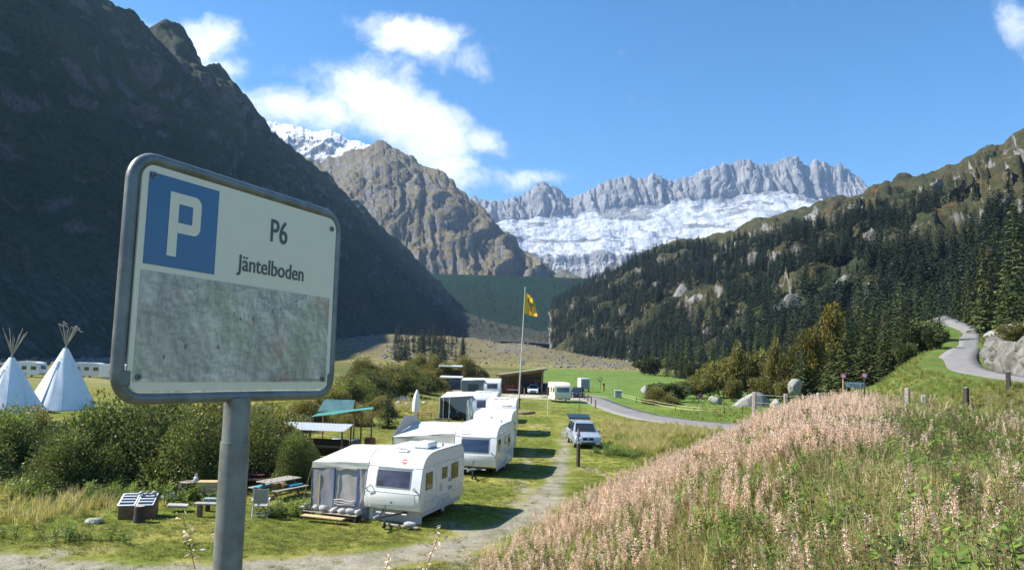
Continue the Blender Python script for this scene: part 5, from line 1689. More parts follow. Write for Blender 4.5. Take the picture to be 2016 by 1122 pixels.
o.location = lp(p1, y1, .55, -.30, .05)
o.rotation_euler = (0, 0, -y1 - .05)
tag(o, 'grey beam lying under the drawbar of the nearest caravan', 'beam')

def awning2():
    e = thing('awning', 'sagging beige sun awning stretched left from the second caravan', 'awning', p2, -y2)
    sheet(MB(), (-4.75, .7, 1.72), (-1.15, .3, 2.12), (-1.15, 3.0, 2.48), (-4.1, 3.0, 2.40), nu=16, nv=12, sag=.10, wr=.016, seed=11).build('roof', CLOTH, e, solid=.012)
    sheet(MB(), (-4.65, .72, 1.38), (-1.18, .34, 1.30), (-1.15, .30, 2.12), (-4.75, .7, 1.72), nu=16, nv=6, wr=.02, seed=12).build('valance', CLOTH, e, solid=.008)
    sheet(MB(), (-4.3, .8, .05), (-1.2, .42, .05), (-1.2, .42, 1.5), (-4.3, .8, 1.5), wr=.02, seed=13).build('front_wall', CLOTHD, e, solid=.008)
    sheet(MB(), (-4.75, .7, 1.74), (-4.1, 3.0, 2.40), (-4.15, 3.1, 2.70), (-4.5, 1.9, 2.80), wr=.02, seed=14).build('raised_flap', MESHW, e, solid=.008)
    for x, y, h in ((-4.75, .7, 1.74), (-4.2, 3.0, 2.72), (-4.5, 1.9, 2.82)):
        MB().cyl((x, y, 0), (x, y, h), .02, n=6).build('pole', DARKM, e)
awning2()
def awning5():
    e = thing('awning', 'open-fronted beige awning with picnic things inside, behind the fourth caravan', 'awning', p5, -y5)
    xl, xr = -4.1, -1.12
    sheet(MB(), (xl, .2, 2.10), (xr, .2, 2.35), (xr, 3.0, 2.58), (xl + .3, 3.0, 2.5), sag=.05, wr=.01, seed=21).build('roof', CLOTH, e, solid=.012)
    b = MB()
    b.grid([[(xl, .2, 2.10), (xl + .5, .2, 2.14), (xl + 1.5, .2, 2.22), (xr, .2, 2.35)], [(xl, .22, 1.95), (xl + .55, .3, 1.8), (xl + 1.6, .3, 1.0), (xr, .24, .5)]])
    b.build('front_curtain', CLOTHD, e, solid=.01)
    sheet(MB(), (xr - .5, .18, .05), (xr, .18, .05), (xr, .18, 2.2), (xr - .5, .18, 1.9), wr=.03, seed=22).build('gathered_curtain', CLOTH, e, solid=.01)
    sheet(MB(), (xl, .2, .05), (xl + .2, 3.0, .05), (xl + .3, 3.0, 2.48), (xl, .2, 2.08), wr=.01, seed=23).build('side_wall', MESHW, e, solid=.008)
    sheet(MB(), (xl + .2, 3.0, .05), (xr, 3.0, .05), (xr, 3.0, 2.5), (xl + .3, 3.0, 2.48), wr=.01, seed=24).build('rear_wall', MESHW, e, solid=.008)
    for x in (xl, xl + .35, xl + .9):
        MB().cyl((x, .2, 0), (x, .2, 2.1), .03, n=6).build('pole', LGREY, e)
    t = thing('camp_table', 'camp table loaded with gear inside the open-fronted awning', 'table', lp(p5, y5, -2.9, 1.0), -y5)
    MB().box((0, 0, .68), (1.3, .6, .04), bev=.01).build('tabletop', BLUE, t)
    for sx in (-.55, .55):
        MB().box((sx, 0, .34), (.05, .5, .68)).build('leg', DARKM, t)
    for i, (x, s) in enumerate(((-.35, .16), (.05, .2), (.4, .14))):
        o = put('gear_bag', RK[i], None, lp(p5, y5, -2.9 + x, .95, .70 + s * .6), i, s)
        o.data = RK[i].copy()
        o.data.materials[0] = (WHITEP, DARKM, WHITEP)[i]
        tag(o, ('white bag at the left end of the camp table in the awning', 'dark bag in the middle of the camp table in the awning', 'small white bag at the right end of the camp table in the awning')[i], 'bag')
awning5()
def awning6():
    e = thing('awning', 'dark grey awning beside the far caravan in front of the dark car', 'awning', p6, -y6)
    xl, xr = -4.2, -1.1
    sheet(MB(), (xl, .2, 2.3), (xr, .2, 2.45), (xr, 2.8, 2.62), (xl, 2.8, 2.55), sag=.03, wr=.01, seed=31).build('roof', CLOTH, e, solid=.012)
    sheet(MB(), (xl + .2, .2, .05), (xr, .2, .05), (xr, .2, 2.42), (xl, .2, 2.28), wr=.02, seed=32).build('front_wall', CLOTHD, e, solid=.008)
    MB().box(((xl + xr) / 2 + .1, .14, 1.4), (1.4, .03, .9), bev=.02).build('window', DARKM, e)
    sheet(MB(), (xl + .2, .2, .05), (xl + .1, 2.8, .05), (xl, 2.8, 2.5), (xl, .2, 2.28), wr=.02, seed=33).build('side_wall', CLOTHD, e, solid=.008)
    MB().cyl((xl, .15, 0), (xl, .15, 2.3), .03, n=6).build('pole', LGREY, e)
awning6()

# ------------------------------------------------------------------ cars
def car(p, yaw, lab, paint, L=4.6, Wd=1.85, H=1.65, hatch_open=False, hood=1.15, estate=True, detail=True):
    """front faces local -y"""
    e = thing('car', lab, 'car', p, -yaw)
    k = H / 1.65
    belt = 1.02 * k
    lo = [(.10, .30), (.0, .48), (.02, .66), (.10, .80 * k), (.35, .90 * k), (hood, belt), (L - .10, belt + .03), (L - .02, .8 * k), (L, .5), (L - .12, .30)]
    body = MB().prism(lo, 'x', -Wd / 2, Wd / 2, bev=.10, seg=3).build('body', paint, e, ang=30)
    ws = hood + .72
    rr = L - .75 if estate else L - 1.0
    tw = Wd / 2 - .26
    bw = Wd / 2 - .06
    cab = MB()
    sec = [(hood - .02, belt - .02, bw - .05, 0), (ws, H - .08, tw, 1), (ws + .45, H, tw, 1), (rr - .3, H, tw, 1), (rr, H - .05, tw, 1), (L - .12, belt, bw - .04, 0)]
    V = [[(-w2, y, z), (w2, y, z)] for y, z, w2, _ in sec]
    roof = V
    base = [[(-bw, y, belt - .04), (bw, y, belt - .04)] for y in (hood - .02, ws, ws + .45, rr - .3, rr, L - .12)]
    pts = [q for r_ in roof for q in r_] + [q for r_ in base for q in r_]
    cab.hull(pts)
    bmesh.ops.bevel(cab.bm, geom=cab.bm.edges[:], offset=.045, segments=2, affect='EDGES', profile=.6)
    cab.build('cabin', paint, e, ang=35)
    def lerp3(a, b, t):
        return tuple(a[i] + (b[i] - a[i]) * t for i in range(3))
    def panel(name, a, b, c_, d, off, mt, m=.08, parent=None):
        """inset quad a b c d pushed out along its normal"""
        A, B, C2, D = map(Vector, (a, b, c_, d))
        cen = (A + B + C2 + D) / 4
        n = (B - A).cross(D - A).normalized() * off
        q = [v + (cen - v) * m for v in (A, B, C2, D)]
        bb = MB()
        f1 = [bb.bm.verts.new(v + n) for v in q]
        f0 = [bb.bm.verts.new(v - n * .5) for v in q]
        bb.bm.faces.new(f1)
        bb.bm.faces.new(f0[::-1])
        for i in range(4):
            bb.bm.faces.new((f1[i], f0[i], f0[(i + 1) % 4], f1[(i + 1) % 4]))
        return bb.build(name, mt, parent or e)
    panel('windscreen', (-bw + .05, hood, belt), (bw - .05, hood, belt), (tw, ws, H - .08), (-tw, ws, H - .08), .012, G_DARK, .09)
    for s in (-1, 1):
        def sq(y0, y1, yt0, yt1):
            a = [(s * bw, y0, belt), (s * bw, y1, belt), (s * tw, yt1, H - .04), (s * tw, yt0, H - .04)]
            if s < 0:
                a = a[::-1]
            return a
        ym = ws + .78
        panel('side_window', *sq(hood + .28, ym, ws + .08, ym), .02, G_DARK, .10)
        panel('side_window', *sq(ym + .05, rr - .28, ym + .05, rr - .35), .02, G_DARK, .10)
        panel('side_window', *sq(rr - .22, L - .35, rr - .28, rr - .05), .02, G_DARK, .16)
        mr = MB().box((s * (Wd / 2 + .06), hood + .35, belt + .06), (.18, .10, .13), bev=.03, seg=2).build('mirror', paint, e)
        for y in (.88, L - .92):
            wheel(e, s * (Wd / 2 - .09), y, .33)
            MB().tube([(s * (Wd / 2 + .004), y + .40 * math.cos(a), .33 + .40 * math.sin(a)) for a in np.linspace(-.15, 3.3, 12)], .022, 5).build('wheel_arch', BLACK, e)
        hl = MB().hull([(s * (Wd / 2 - .08), -.0 + .14, .80 * k), (s * (Wd / 2 - .48), .02, .74 * k), (s * (Wd / 2 - .48), .05, .64 * k), (s * (Wd / 2 - .06), .10, .66 * k), (s * (Wd / 2 - .03), .42, .86 * k), (s * (Wd / 2 - .25), .12, .84 * k)]).build('headlight', LAMPC, e)
        MB().box((s * (Wd / 2 - .30), .0, .40), (.26, .05, .07), bev=.015).build('fog_light', LAMPC, e)
        MB().box((s * (Wd / 2 - .12), L - .01, .85 * k), (.14, .06, .3), bev=.015).build('tail_light', LAMPR, e)
        MB().tube([(s * (tw - .04), ws + .35, H + .03), (s * (tw - .04), rr - .2, H + .03)], .016, 6).build('roof_rail', DARKM, e)
        MB().box((s * (Wd / 2 + .003), L / 2, .42), (.02, L - 2.6, .09), bev=.005).build('sill', DARKM, e)
    gr_ = MB().box((0, .015, .66 * k), (.78, .05, .20), bev=.03).build('grille', BLACK, e)
    MB().box((0, -.015, .66 * k), (.12, .02, .10), bev=.02).build('grille_badge', LGREY, gr_)
    MB().box((0, -.005, .38), (1.0, .06, .12), bev=.02).build('lower_grille', BLACK, e)
    MB().box((0, .03, .54), (.52, .05, .11), bev=.01).build('number_plate', WHITEP, e)
    panel('roof_glass', (-tw, ws + .1, H - .05), (tw, ws + .1, H - .05), (tw, rr - .5, H + .0), (-tw, rr - .5, H + .0), .012, G_DARK, .14) if hatch_open else None
    if hatch_open:
        tg_ = MB().box((0, 0, 0), (Wd - .25, 1.15, .09), bev=.03, seg=2).build('tailgate', PDRK, e)  # tailgate of a silver car; navy paint carries its shade
        tg_.location = (0, rr + .52, H + .16)
        tg_.rotation_euler = (math.radians(12), 0, 0)
        MB().box((0, -.12, .0), (Wd - .42, .76, .11), bev=.01).build('tailgate_window', G_DARK, tg_)
        MB().box((0, L - .06, .88), (Wd - .35, .06, .45)).build('boot_opening', BLACK, e)
    return e
PDRK = surf('car_paint_navy', (0.025, 0.033, 0.05), 0.25, .1, 2, .0, metal=.3)
PSILV = surf('car_paint_silver', (0.42, 0.47, 0.53), 0.25, .05, 2, .0, metal=.35)
PWHT = surf('car_paint_white', (0.70, 0.75, 0.80), 0.25, .03, 2, .0)
PDRK = surf('car_paint_navy', (0.025, 0.033, 0.05), 0.25, .1, 2, .0, metal=.3)
PBLK = surf('car_paint_black', (0.02, 0.022, 0.024), 0.25, .1, 2, .0)
q = at(1158, 884)
q.z = hz1(q.x, q.y)
car(q, math.radians(-4), 'silver estate car with open tailgate parked beside the gravel track', PSILV, hatch_open=True, H=1.7)
q = at(1049, 777)
q.z = hz1(q.x, q.y)
car(q, math.radians(3), 'small white car parked in front of the wooden shed', PWHT, L=3.7, Wd=1.66, H=1.5, hood=.8)
q = ground(936, 120)
car(q, math.radians(-92), 'dark navy estate car parked behind the far grey awning', PDRK, L=4.7, H=1.75)
q = ground(1136, 114)
car(q, math.radians(10), 'black car half hidden behind the cream caravan', PBLK, L=4.3, H=1.5)
q = ground(1107, 122)
car(q, math.radians(-80), 'dark car whose roof shows above the cream caravan', PDRK, L=4.4, H=1.75)

# ------------------------------------------------------------------ wooden shed
def shed():
    c = ground(1028, 121)
    e = thing('wooden_shed', 'open-fronted brown wooden shed with a slanting roof', 'shed', c, math.radians(-4))
    w2 = 3.3
    MB().prism([(-w2 - .5, 2.75), (w2 + .6, 4.0), (w2 + .6, 4.18), (-w2 - .5, 2.93)], 'y', -1.0, 4.6, bev=.02).build('roof', WOODG, e)
    MB().box((0, -1.02, 3.42), (8.05, .06, .24), rot=RY(-math.atan2(1.25, 7.7))).build('fascia', WOODB, e)
    for x in (-w2, -.4, w2 - .1):
        z = 2.75 + (x + w2 + .5) / 7.7 * 1.25
        MB().box((x, -.4, z / 2), (.26, .26, z)).build('post', WOODB, e)
    n = 22
    for i in range(n):
        x = -w2 + (i + .5) * 2 * w2 / n
        z = 2.72 + (x + w2 + .5) / 7.7 * 1.25
        MB().box((x, 4.2 + .02 * (i % 2), z / 2), (2 * w2 / n - .02, .05, z)).build('plank', WOODB, e)
    for i in range(12):
        y = -.2 + i * .37
        MB().box((w2 - .05, y, 1.8), (.05, .35, 3.6)).build('plank', WOODB, e)
        MB().box((-w2, y, 1.35), (.05, .35, 2.7)).build('plank', WOODD, e)
    MB().box((1.4, 1.6, 1.4), (3.4, .08, 2.8)).build('partition', WOODD, e)
    MB().box((2.4, 1.5, 1.25), (1.0, .06, 2.1), bev=.01).build('door', WOODB, e)
    for x in (-2.9, 0, 2.9):
        z = 2.6 + (x + w2 + .5) / 7.7 * 1.25
        MB().box((x, 1.6, z), (.14, 5.0, .2)).build('rafter', WOODD, e)
    MB().box((0, -.4, 3.18), (7.2, .18, .22), rot=RY(-math.atan2(1.25, 7.7))).build('beam', WOODB, e)
    for i in range(5):
        o = MB().box((0, 0, .55), (.52, .5, 1.1 + .25 * (i % 3)), bev=.06).build('firewood_stack', ORNG)
        o.location = c + Vector((-2.6 + .62 * i, .9 + .2 * (i % 2), .2))
        tag(o, ('reddish log stack at the left wall of the shed', 'second reddish log stack from the left in the shed', 'middle reddish log stack in the shed', 'fourth reddish log stack from the left in the shed', 'rightmost reddish log stack in the shed')[i], 'log stack', 'log stacks in the shed')
    t = thing('trestle_table', 'pale trestle table standing under the front of the shed roof', 'table', c + Vector((-1.4, -1.3, 0)), 0)
    MB().box((0, 0, .7), (1.8, .7, .06)).build('tabletop', WOODG, t)
    for sx in (-.7, .7):
        MB().box((sx, 0, .35), (.08, .6, .7)).build('leg', WOODD, t)
shed()
def stall(px, Y, w2, h, lab, filled=True):
    c = ground(px, Y)
    e = thing('stall', lab, 'stall', c, 0)
    MB().box((0, 0, h), (w2, 2.6, .22), rot=RX(.06), bev=.03).build('roof', LGREY, e)
    for sx in (-1, 1):
        for sy in (-1, 1):
            MB().cyl((sx * (w2 / 2 - .15), sy * 1.1, 0), (sx * (w2 / 2 - .15), sy * 1.1, h), .06, n=6).build('post', WOODB, e)
    MB().box((0, .9, h * .4), (w2 - .4, .08, h * .75)).build('back_wall', WOODD, e)
    if filled:
        for i in range(7):
            o = put('stacked_goods', RKG[i % 4], None, c + Vector((-w2 / 2 + .4 + i * (w2 - .8) / 6, -.9, .35)), i, (.5, .4, .55))
            o.data = RKG[i % 4].copy()
            o.data.materials[0] = (WOODG, ORNG, DARKM, STONE)[i % 4]
            tag(o, 'lumpy goods piled in front of the ' + ('rear' if px == 888 else 'front') + ' far stall', 'goods', 'goods at the far stalls')
stall(888, 150, 4.6, 3.4, 'rear stall with a pale flat roof behind the dark car')
stall(890, 132, 3.9, 1.9, 'low stall with a pale roof just behind the dark car')

# ------------------------------------------------------------------ flag
def flag():
    b = Vector((pxX(1021, 88, 795), 88, 0))
    b.z = hz1(b.x, b.y)
    tp = atY(1034, 567, 88)
    e = thing('flagpole', 'tall slim grey flagpole with a brown foot beside the third caravan', 'flagpole', b)
    t = tp - b
    MB().cyl((0, 0, 0), t, .085, .045, n=10).build('pole', LGREY, e)
    MB().cyl((0, 0, 0), t * .085, .17, .15, n=8).build('foot', WOODB, e)
    MB().cyl(t - Vector((0, 0, .02)), t + Vector((0, 0, .10)), .10, .08, n=10).build('cap', LGREY, e)
    m, N, out = new_mat('flag_cloth')
    uv = N.attr('Col')
    s = N.nt.nodes.new('ShaderNodeSeparateColor')
    N.nt.links.new(uv, s.inputs[0])
    u, v = s.outputs[0], s.outputs[1]
    def ell(cu, cv, ru, rv):
        a = N.math('POWER', N.math('DIVIDE', N.math('SUBTRACT', u, cu), ru), 2.0)
        b_ = N.math('POWER', N.math('DIVIDE', N.math('SUBTRACT', v, cv), rv), 2.0)
        return N.math('LESS_THAN', N.math('ADD', a, b_), 1.0)
    bl = None
    for q in ((.5, .55, .16, .14), (.5, .38, .10, .17), (.5, .66, .30, .045), (.28, .74, .05, .10), (.72, .74, .05, .10), (.5, .27, .12, .07)):
        x = ell(*q)
        bl = x if bl is None else N.math('MAXIMUM', bl, x)
    c = N.mix(bl, (0.72, 0.44, 0.015), (0.02, 0.02, 0.02))
    c = N.mix(N.math('SUBTRACT', ell(.5, .20, .09, .09), ell(.5, .21, .05, .055), True), c, (0.5, 0.03, 0.02))
    c = N.mix(ell(.5, .12, .03, .06), c, (0.5, 0.03, 0.02))
    p = principled(N, out, c, 0.8)
    n = 22
    vs, cs = [], []
    k = t.normalized()
    for i in range(n + 1):
        for j in range(n + 1):
            uu, vv = i / n, j / n
            base = tp - k * (.55 + (1 - vv) * 2.35)
            wv = .16 * math.sin(5.5 * uu + 2.2 * vv) * uu + .07 * math.sin(11 * uu - 4 * vv) * uu
            x = .05 + 1.55 * uu * (1 - .28 * vv * uu)
            z = -1.05 * uu ** 1.3 * (0.35 + .75 * vv) - .12 * math.sin(3 * uu) * (1 - vv)
            vs.append((base.x + x, base.y + wv * 1.4 - .25 * uu, base.z + z))
            cs.append((uu, vv, 0))
    fo = mesh_obj('flag', vs, grid_faces(n + 1, n + 1), m, smooth=True, cols=cs)
    tag(fo, 'yellow flag with a black bull head waving on the flagpole', 'flag')
flag()

# ------------------------------------------------------------------ tepees
TEP = surf('tepee_canvas', (0.74, 0.76, 0.78), 0.85, .05, 3, .15, dirt=(0.62, 0.63, 0.62), dscale=.6)
def tepee(px, pyb, Htop, R, lab, seed, ribbons):
    r2 = np.random.RandomState(seed)
    c = at(px, pyb)
    c.z = hz1(c.x, c.y)
    e = thing('tepee', lab, 'tepee', c, 0)
    n, m = 44, 16
    V = []
    for j in range(m + 1):
        t = j / m
        row = []
        for i in range(n + 1):
            a = -math.pi / 2 + .14 + (i / n) * (2 * math.pi - .0)
            fac = 1 - .045 * abs(math.sin((a) * 6)) * (1 - t)
            wr = .03 * math.sin(11 * a + 7 * t + seed) * math.sin(3.14 * t)
            r = (R * (1 - t) + .20 * t) * fac + wr
            row.append((r * math.cos(a), r * math.sin(a), Htop * t))
        V.append(row)
    MB().grid(V).build('cover', TEP, e, ang=50, solid=.015)
    for a_ in (-2.35, -1.05, -.35, .5, 1.7, 2.6):
        MB().tube([((R * (1 - t) + .2 * t) * 1.0 * math.cos(a_), (R * (1 - t) + .2 * t) * 1.0 * math.sin(a_), Htop * t) for t in np.linspace(0.02, .97, 9)], .016, 5).build('seam', TEP, e)
    for i in range(14):
        a_ = i / 14 * 6.283
        MB().cyl((R * 1.03 * math.cos(a_), R * 1.03 * math.sin(a_), -.05), (R * 1.06 * math.cos(a_), R * 1.06 * math.sin(a_), .18), .02, n=5).build('peg', WOODL, e)
    # entrance seam with lacing and flap on the near left side
    a0 = -math.pi / 2 - .25
    d = Vector((math.cos(a0), math.sin(a0), 0))
    sd = Vector((-d.y, d.x, 0))
    b = MB()
    rows = []
    for j in range(10):
        t = .05 + .75 * j / 9
        r = (R * (1 - t) + .2 * t) + .05
        w2 = .42 * (1 - t) + .05
        rows.append([d * r + sd * w2 * s + Vector((0, 0, Htop * t)) + d * (.05 if s == 0 else 0) for s in (-1, 0, 1)])
    b.grid(rows).build('door_flap', TEP, e, solid=.015)
    for j in range(8):
        t = .45 + .06 * j
        r = (R * (1 - t) + .2 * t) + .12
        q_ = d * r + Vector((0, 0, Htop * t))
        MB().cyl(q_ - sd * .12, q_ + sd * .12, .015, n=5).build('lacing_pin', WOODL, e)
    k = 11
    for i in range(k):
        a = i / k * 6.283 + r2.uniform(-.2, .2)
        ln = r2.uniform(1.5, 2.6)
        top = Vector((-math.cos(a) * .95 * ln / 2.2 + .12, -math.sin(a) * .5 * ln / 2.2, Htop + ln))
        bt = Vector((math.cos(a) * R * .93, math.sin(a) * R * .93, 0))
        cr_ = Vector((0, 0, Htop + .05))
        po = MB().tube([bt, cr_ + Vector((math.cos(a) * .06, math.sin(a) * .06, 0)), top], [.05, .042, .025], 6).build('pole', WOODG, e)
        if ribbons and i % 2 == 0:
            MB().grid([[top + Vector((.12 * q2, .03 * math.sin(q2 * 2), -.05 * q2 + .05 * math.sin(q2 * 1.7))) for q2 in range(5)], [top + Vector((.12 * q2, .03 * math.sin(q2 * 2), -.05 * q2 - .10 + .05 * math.sin(q2 * 1.7))) for q2 in range(5)]]).build('ribbon', surf('ribbon_cloth', (0.55, 0.40, 0.36), .8), po, solid=.006)
tepee(120, 806, 5.5, 2.95, 'white canvas tepee with ribbons on its poles beside the parking sign', 3, True)
tepee(14, 812, 4.7, 2.9, 'white canvas tepee cut by the left edge of the picture', 8, False)
q = at(158, 802)
o = MB().hull([(x, y, z) for x, y, z in [(-.9, 0, 0), (-.8, .2, .25), (.9, 0, 0), (.8, .1, .3), (0, -.2, .1), (.1, .2, .42), (-.4, .1, .38)]]).build('tarp_bundle', surf('dark_teal_tarp', (0.03, 0.10, 0.11), .6, .2))
o.location = (q.x, q.y - .4, hz1(q.x, q.y) + .25)
tag(o, 'dark teal tarp bundle lying at the foot of the right tepee', 'bundle')

# ------------------------------------------------------------------ camp furniture on the left
def lg(px, py):
    q = at(px, py)
    q.z = hz1(q.x, q.y)
    return q
def picnic_table(c, rz, lab, L=1.9, mat=None, sc=1.0, cloths=False):
    mat = mat or WOODG
    e = thing('picnic_table', lab, 'table', c, rz)
    e.scale = (sc,) * 3
    for i in range(5):
        MB().box((0, -.32 + .16 * i, .74), (L, .145, .04), bev=.006).build('tabletop_plank', mat, e)
    for s in (-1, 1):
        for i in range(2):
            MB().box((0, s * (.62 + .15 * i), .45), (L, .135, .04), bev=.006).build('bench_plank', mat, e)
        for x in (-L / 2 + .3, L / 2 - .3):
            MB().box((x, s * .38, .37), (.07, .10, .92), rot=RX(s * .55), bev=.006).build('leg', WOODB, e)
    for x in (-L / 2 + .3, L / 2 - .3):
        MB().box((x, 0, .42), (.06, 1.6, .09), bev=.006).build('cross_bar', WOODB, e)
    return e
tb = lg(548, 978)
picnic_table(tb, math.radians(62), 'weathered picnic table with turquoise cushions next to the nearest awning')
for dx, dy, lab in ((-.55, -.45, 'turquoise cushion on the near bench of the picnic table'), (.62, .15, 'turquoise cushion on the right bench of the picnic table')):
    o = MB().box((0, 0, 0), (.75, .32, .06), bev=.025, seg=2).build('cushion', TEAL)
    o.location = tb + Vector((dx, dy, .53))
    o.rotation_euler = (0, 0, math.radians(62))
    tag(o, lab, 'cushion')
b_ = lg(500, 958)
o = MB().box((0, 0, 0), (.9, .3, .05), bev=.02).build('cushion', surf('red_cushion', (0.4, 0.08, 0.10), .8))
o.location = b_ + Vector((0, 0, .5))
tag(o, 'dark red cushion on the bench behind the sign post', 'cushion')
def bench(c, rz, lab, L=1.3, h=.48, mat=None):
    e = thing('bench', lab, 'bench', c, rz)
    MB().box((0, 0, h), (L, .34, .06), bev=.01).build('seat', mat or WOODG, e)
    for x in (-L / 2 + .2, L / 2 - .2):
        MB().box((x, 0, h / 2 - .02), (.14, .26, h - .04), bev=.01).build('leg', WOODB, e)
bench(lg(498, 964), .1, 'low bench carrying the dark red cushion behind the sign post', 1.4, .45, WOODB)
bench(lg(418, 1016), 0.05, 'short plank bench left of the sign post', 1.35, .5)
def rail_fence():
    a = lg(470, 950)
    e = thing('rail_fence', 'low wooden rail fence in front of the bush behind the picnic table', 'fence', a)
    for i in range(5):
        MB().cyl((i * .62, .06 * i, 0), (i * .62, .06 * i, .95), .04, n=6).build('post', WOODB, e)
    for z in (.45, .85):
        MB().tube([(0, 0, z), (1.2, .12, z + .05), (2.5, .24, z - .02)], .035, 6).build('rail', WOODB, e)
rail_fence()
def folding_chair():
    c = lg(512, 1018)
    e = thing('folding_chair', 'grey folding garden chair standing on the lawn right of the sign post', 'chair', c, math.radians(12))
    m = surf('chair_frame', (0.42, 0.47, 0.50), .4, .1, metal=.4)
    for s in (-1, 1):
        x = s * .27
        MB().tube([(x, .28, 0), (x, -.05, .45), (x, -.16, .75), (x, -.26, 1.10)], .018, 6).build('back_leg', m, e)
        MB().tube([(x * 1.04, -.30, 0), (x * 1.04, .05, .42), (x * 1.04, .25, .62)], .018, 6).build('front_leg', m, e)
        MB().box((x * 1.1, .05, .66), (.06, .5, .03), bev=.01).build('armrest', WHITEP, e)
    MB().box((0, -.21, .80), (.50, .02, .58), rot=RX(.26), bev=.008).build('backrest', surf('chair_mesh', (0.33, 0.34, 0.32), .85, .08), e)
    MB().box((0, .10, .43), (.50, .46, .02), bev=.008).build('seat', MATS['chair_mesh'], e)
    for z, y in ((.10, -.22), (.12, .22)):
        MB().cyl((-.27, y, z), (.27, y, z), .016, n=6).build('stretcher', m, e)
folding_chair()
def cold_frame():
    c = lg(272, 1018)
    e = thing('cold_frame', 'brown planter box with tilted window lids on the lawn at the left', 'planter box', c, math.radians(14))
    e.scale = (.68, .68, .72)
    for s in (-1, 1):
        MB().prism([(-.62, 0), (.62, 0), (.62, .95), (-.62, .62)], 'x', s * .86 - .02, s * .86 + .02).build('side_board', WOODB, e)
    for i in range(4):
        MB().box((0, -.62, .09 + i * .155), (1.72, .035, .145), bev=.004).build('front_board', WOODB, e)
    MB().box((0, .62, .47), (1.72, .035, .94)).build('rear_board', WOODB, e)
    for i, x in enumerate((-.52, .40)):
        l = thing('lid_tmp', 'x', 'x') if False else MB().box((x, 0, .86), (.88, 1.42, .05), rot=RX(.26), bev=.008).build('lid', WHITEP if i == 0 else LGREY, e)
        MB().box((x, -.02, .893), (.70, 1.2, .015), rot=RX(.26)).build('pane', G_DARK, l)
        for k in range(3):
            MB().box((x, -.35 + .33 * k, .90 + (-.35 + .33 * k) * .26), (.70, .10, .02), rot=RX(.26)).build('slat', LGREY, l)
    for i, (dx, dy, s) in enumerate(((-.1, .35, .10), (.6, .45, .12), (.2, .5, .07))):
        o = put('stone', RK[i], None, c + Vector((dx * .68, dy * .68, .78 + s * .4)), i, s)
        tag(o, ('small stone weighing down the middle of the planter lids', 'bigger stone at the right end of the planter lids', 'smallest stone on the planter lids')[i], 'stone')
cold_frame()
def stump(px, py, r, h, lab):
    c = lg(px, py)
    e = thing('log_stump', lab, 'stump', c)
    b = MB()
    b.tube([(0, 0, -.05), (.01, 0, h * .5), (0, .01, h)], [r * 1.08, r, r * .98], 14)
    b.build('trunk', WOODD, e)
    MB().cyl((0, .01, h - .01), (0, .01, h + .012), r * .88, n=14).build('cut_face', WOODG, e)
stump(273, 1028, .19, .56, 'upright log stump standing before the planter box')
stump(372, 978, .45, .62, 'thick log used as a table beside the big bush')
def small_box():
    c = lg(408, 982)
    e = thing('wooden_box', 'orange-brown wooden box beside the log table left of the sign post', 'box', c, math.radians(8))
    for i in range(3):
        MB().box((0, -.24, .10 + i * .165), (.74, .03, .155), bev=.004).build('board', WOODL, e)
        MB().box((.36, 0, .10 + i * .165), (.03, .46, .155), bev=.004).build('board', WOODL, e)
        MB().box((-.36, 0, .10 + i * .165), (.03, .46, .155), bev=.004).build('board', WOODL, e)
    MB().box((0, 0, .525), (.80, .54, .035), bev=.006).build('lid', WOODL, e)
    e.location.z += .22
    MB().box((0, 0, -.11), (.9, .5, .22)).build('plinth', WOODD, e)
small_box()
def vase():
    c = lg(380, 978)
    e = thing('lantern_jar', 'small grey jar standing on the log table', 'jar', c + Vector((.08, 0, .64)))
    b = MB()
    b.tube([(0, 0, 0), (0, 0, .06), (0, 0, .16), (0, 0, .22), (0, 0, .30)], [.07, .11, .10, .05, .06], 12)
    b.build('jar', LGREY, e)
    MB().cyl((0, 0, .29), (0, 0, .33), .065, n=10).build('lid', GREYP, e)
vase()
def planter():
    c = lg(424, 1004)
    e = thing('ribbed_planter', 'grey-green ribbed planter with herbs behind the short bench', 'planter', c)
    b = MB()
    for i in range(14):
        b.cyl((-.42 + i * .065, -.14, .30), (-.42 + i * .065, -.14, .52), .036, n=6)
    b.build('ribbed_front', surf('celadon', (0.28, 0.38, 0.36), .5, .15), e)
    MB().box((0, 0, .40), (.94, .26, .24), bev=.02).build('trough', MATS['celadon'], e)
    put('herbs', HRB[1], e, (0, 0, .45), 0, .45)
    for s in (-.3, .3):
        MB().box((s, 0, .14), (.1, .24, .28)).build('foot', WOODD, e)
planter()
o = MB().box((0, 0, 0), (.75, .45, .09), bev=.02).build('stone_slab', STONE)
o.location = lg(350, 1005) + Vector((0, 0, .22))
o.rotation_euler = (0, .06, .3)
tag(o, 'pale stone slab lying right of the planter box', 'slab')
o = put('stone', RK[2], None, lg(184, 1030) + Vector((0, 0, .10)), .5, (.34, .22, .17))
tag(o, 'white stone lying alone on the lawn at the left', 'stone')
o = put('stone', RK[3], None, lg(330, 985) + Vector((0, 0, .15)), .5, (.4, .3, .25))
tag(o, 'grey stone in the shade behind the planter box', 'stone')
